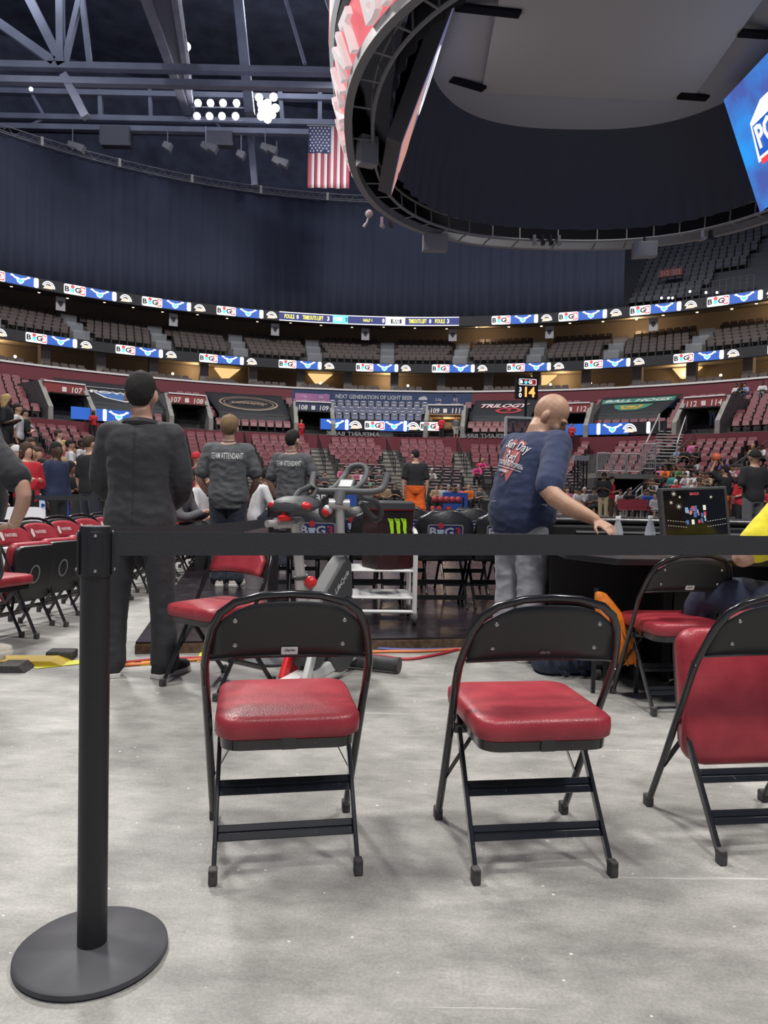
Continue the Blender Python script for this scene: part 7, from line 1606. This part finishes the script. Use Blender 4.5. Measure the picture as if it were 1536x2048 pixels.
# left crowd on the temporary steps
LW = 'in the left crowd'
def step_spot(px, py):
    best = None
    for k, (x, z) in enumerate(LEFT_STEPS):
        xx = x - .25; Y = -xx * 1500 / (768 - px)
        if not 13.0 < Y < 21.5: continue
        e = abs(project((xx, Y, z + 1.18))[1] - py)
        if best is None or e < best[0]: best = (e, xx, Y, z)
    return Matrix.Translation((best[1], best[2], best[3])) @ Matrix.Rotation(math.radians(-95 + rnd.uniform(-15, 15)), 4, 'Z')
for px, py, top, leg, sk, hair, hc in ((74, 945, 'black', 'black', 'olive', 'short', 'black'), (84, 952, 'brown', 'black', 'olive', 'short', 'black'), (96, 935, 'white', 'light grey', 'light', 'short', 'brown'), (150, 942, 'light grey', 'dark denim', 'light', None, ''), (157, 952, 'navy', 'dark denim', 'tan', 'buzz', 'black'), (166, 945, 'tan', 'black', 'light', 'long', 'blond'), (135, 940, 'black', 'black', 'brown', 'long', 'black'),
    (40, 905, 'light blue', 'khaki', 'light', 'short', 'grey'), (54, 912, 'light grey', 'black', 'light', None, ''), (66, 915, 'black', 'black', 'light', 'short', 'brown'), (97, 925, 'black', 'black', 'light', 'short', 'grey'), (44, 935, 'black', 'black', 'brown', 'short', 'black'), (12, 908, 'white', 'black', 'light', 'cap', 'white'), (28, 918, 'black', 'black', 'light', 'cap', 'red'), (72, 905, 'black', 'black', 'tan', 'cap', 'black'), (112, 893, 'white', 'black', 'dark', 'short', 'black'), (130, 895, 'black', 'black', 'tan', 'short', 'black'), (162, 895, 'white', 'light grey', 'dark', 'short', 'black'), (55, 895, 'grey', 'black', 'tan', 'short', 'brown'), (60, 928, 'grey', 'black', 'olive', 'short', 'black'), (20, 925, 'red', 'black', 'light', 'short', 'brown'), (85, 925, 'olive', 'black', 'light', 'short', 'brown'), (143, 905, 'grey', 'black', 'light', 'short', 'brown')):
    crowd(step_spot(px, py), rnd.choice(['sitA', 'sitC', 'sitB']), top, leg, sk, hair, hc, 'seated spectator', LW)
def standing(px, Y, z, rz, kind, top, leg, sk, hair, hc, what, where, **kw):
    return crowd(Matrix.Translation(((px - 768) / 1500 * Y, Y, z)) @ Matrix.Rotation(math.radians(rz), 4, 'Z'), kind, top, leg, sk, hair, hc, what, where, **kw)
standing(52, 10.4, 0, -125, 'standB', 'red', 'black', 'light', 'long', 'brown', 'woman standing', 'before the blue barrier panel', jacket=True, scale=.93)
standing(112, 10.9, 0, -110, 'standA', 'navy', 'black', 'dark', 'buzz', 'black', 'man standing', 'before the black barrier panel', jacket=True, scale=.95)
standing(179, 12.0, 0, -30, 'standA', 'black', 'dark denim', 'light', 'buzz', 'brown', 'man standing', 'left of the suited man', scale=1.05)
standing(118, 14.6, .16, -95, 'standB', 'tan', 'black', 'light', 'short', 'blond', 'woman standing', LW, scale=.97); standing(126, 17.5, .43, -95, 'standB', 'red', 'black', 'light', 'short', 'blond', 'person standing', LW, scale=.93); standing(139, 17.3, .43, -60, 'standB', 'white', 'white', 'tan', 'short', 'black', 'person standing', LW, scale=.93); standing(116, 18.3, .7, -60, 'standA', 'light grey', 'light grey', 'light', 'short', 'brown', 'person standing', LW, scale=.95)
standing(34, 18.5, 1.24, -80, 'standA', 'white', 'black', 'tan', 'short', 'black', 'person standing', LW); standing(46, 18.8, 1.24, -40, 'standB', 'black', 'black', 'light', 'short', 'black', 'person standing', LW, scale=.95); standing(12, 17.3, 1.24, -80, 'standB', 'black', 'black', 'dark', 'long', 'blond', 'person standing', LW, scale=1.05)
# courtside row beyond the suited man
for k, (i, top, leg, sk, hair, hc, hw) in enumerate(((9, 'grey', 'black', 'tan', 'short', 'brown', 'sitB'), (10, 'black', 'black', 'tan', 'short', 'black', 'sitA'), (12, 'white', 'black', 'light', 'short', 'black', 'sitA'))):
    crowd(Matrix.Translation((-2.56, 4.98 + .45 * i, 0)) @ Matrix.Rotation(math.radians(-100), 4, 'Z'), hw, top, leg, sk, hair, hc, 'person seated', 'on the courtside folding chairs', jacket=(k == 0))
standing(393, 14.5, 0, -60, 'standB', 'red', 'black', 'tan', 'cap', 'red', 'person standing', 'beyond the courtside row', scale=.98)
crowd(Matrix.Translation(((512 - 768) / 1500 * 11.5, 11.5, .076)) @ Matrix.Rotation(math.radians(-75), 4, 'Z'), 'sitB', 'white', 'dark denim', 'brown', 'short', 'black', 'person seated', 'between the two grey shirted attendants', jacket=True)
# people on the far floor
FF = 'on the far right of the court'
standing(1206, 26.3, .076, 150, 'standB', 'black', 'khaki', 'brown', 'cap', 'black', 'man standing', FF, scale=1.0); standing(1222, 26.9, .076, -120, 'standB', 'red', 'brown', 'tan', 'cap', 'black', 'man standing', FF, scale=.93)
sp_ = standing(1447, 19.5, .076, 25, 'shoot', 'black', 'orange', 'tan', 'buzz', 'black', 'player shooting overhead', FF, shorts=True, scale=1.03)
Mb = sp_.matrix_world; Fp = PROTO['shoot']['F']; pb_ = Mb @ ((Fp.J['wrL'] + Fp.J['wrR']) / 2 + V((0, .06, .17))); ballobj(pb_, 'orange basketball held overhead by the shooting player', None, mat('orange_ball', (.75, .17, .08), .6))
standing(1505, 13.6, .076, 12, 'standB', 'black', 'grey', 'tan', 'cap', 'black', 'man seen from behind', FF, scale=1.06); standing(1481, 19.0, .076, -160, 'standB', 'red', 'black', 'light', 'short', 'brown', 'attendant standing', FF, scale=.9)
# ushers at the portals
def portal_person(px, R_, z, rz, *a, **kw):
    th = th_at(px, R_); q = cyl(R_, th, z); return crowd(Matrix.Translation(q) @ Matrix.Rotation(PI - th + rz, 4, 'Z'), *a, **kw)
portal_person(885, 26.0, 4.42, 0, 'standB', 'red', 'black', 'tan', 'short', 'brown', 'usher standing', 'in the lit portal', scale=.93); portal_person(914, 26.2, 4.42, .4, 'standA', 'grey', 'light grey', 'light', 'short', 'brown', 'person standing', 'right of the lit portal', shorts=True, scale=.95)
portal_person(604, 25.3, 3.9, .5, 'standB', 'red', 'red', 'tan', 'short', 'brown', 'usher standing', 'in the portal left of the blue seats', scale=.95); portal_person(188, 25.3, 3.6, 0, 'standB', 'red', 'black', 'dark', 'long', 'black', 'usher standing', 'by the left screen', scale=.95)
portal_person(1146, 25.2, 3.8, -.3, 'standB', 'red', 'black', 'tan', 'short', 'brown', 'usher standing', 'right of the bald man', scale=.95); portal_person(1428, 27.6, 5.2, .3, 'standA', 'green', 'light blue', 'tan', 'short', 'black', 'person standing', 'on the upper right steps', scale=.95)
# labels that single each one out
from collections import defaultdict
grp = defaultdict(list)
for o, a, b, px in PEOPLE: grp[a + ' ' + b].append((px, o))
NTH = ['leftmost', 'second from left', 'third from left', 'fourth from left', 'fifth from left', 'sixth from left', 'seventh from left']
for lb, lst in grp.items():
    lst.sort(key=lambda q: q[0])
    for i, (px, o) in enumerate(lst):
        l = lb if len(lst) == 1 else lb + ', ' + NTH[min(i, 6)]
        o['label'] = ' '.join(l.split()[:16]); o['group'] = 'people around the court'
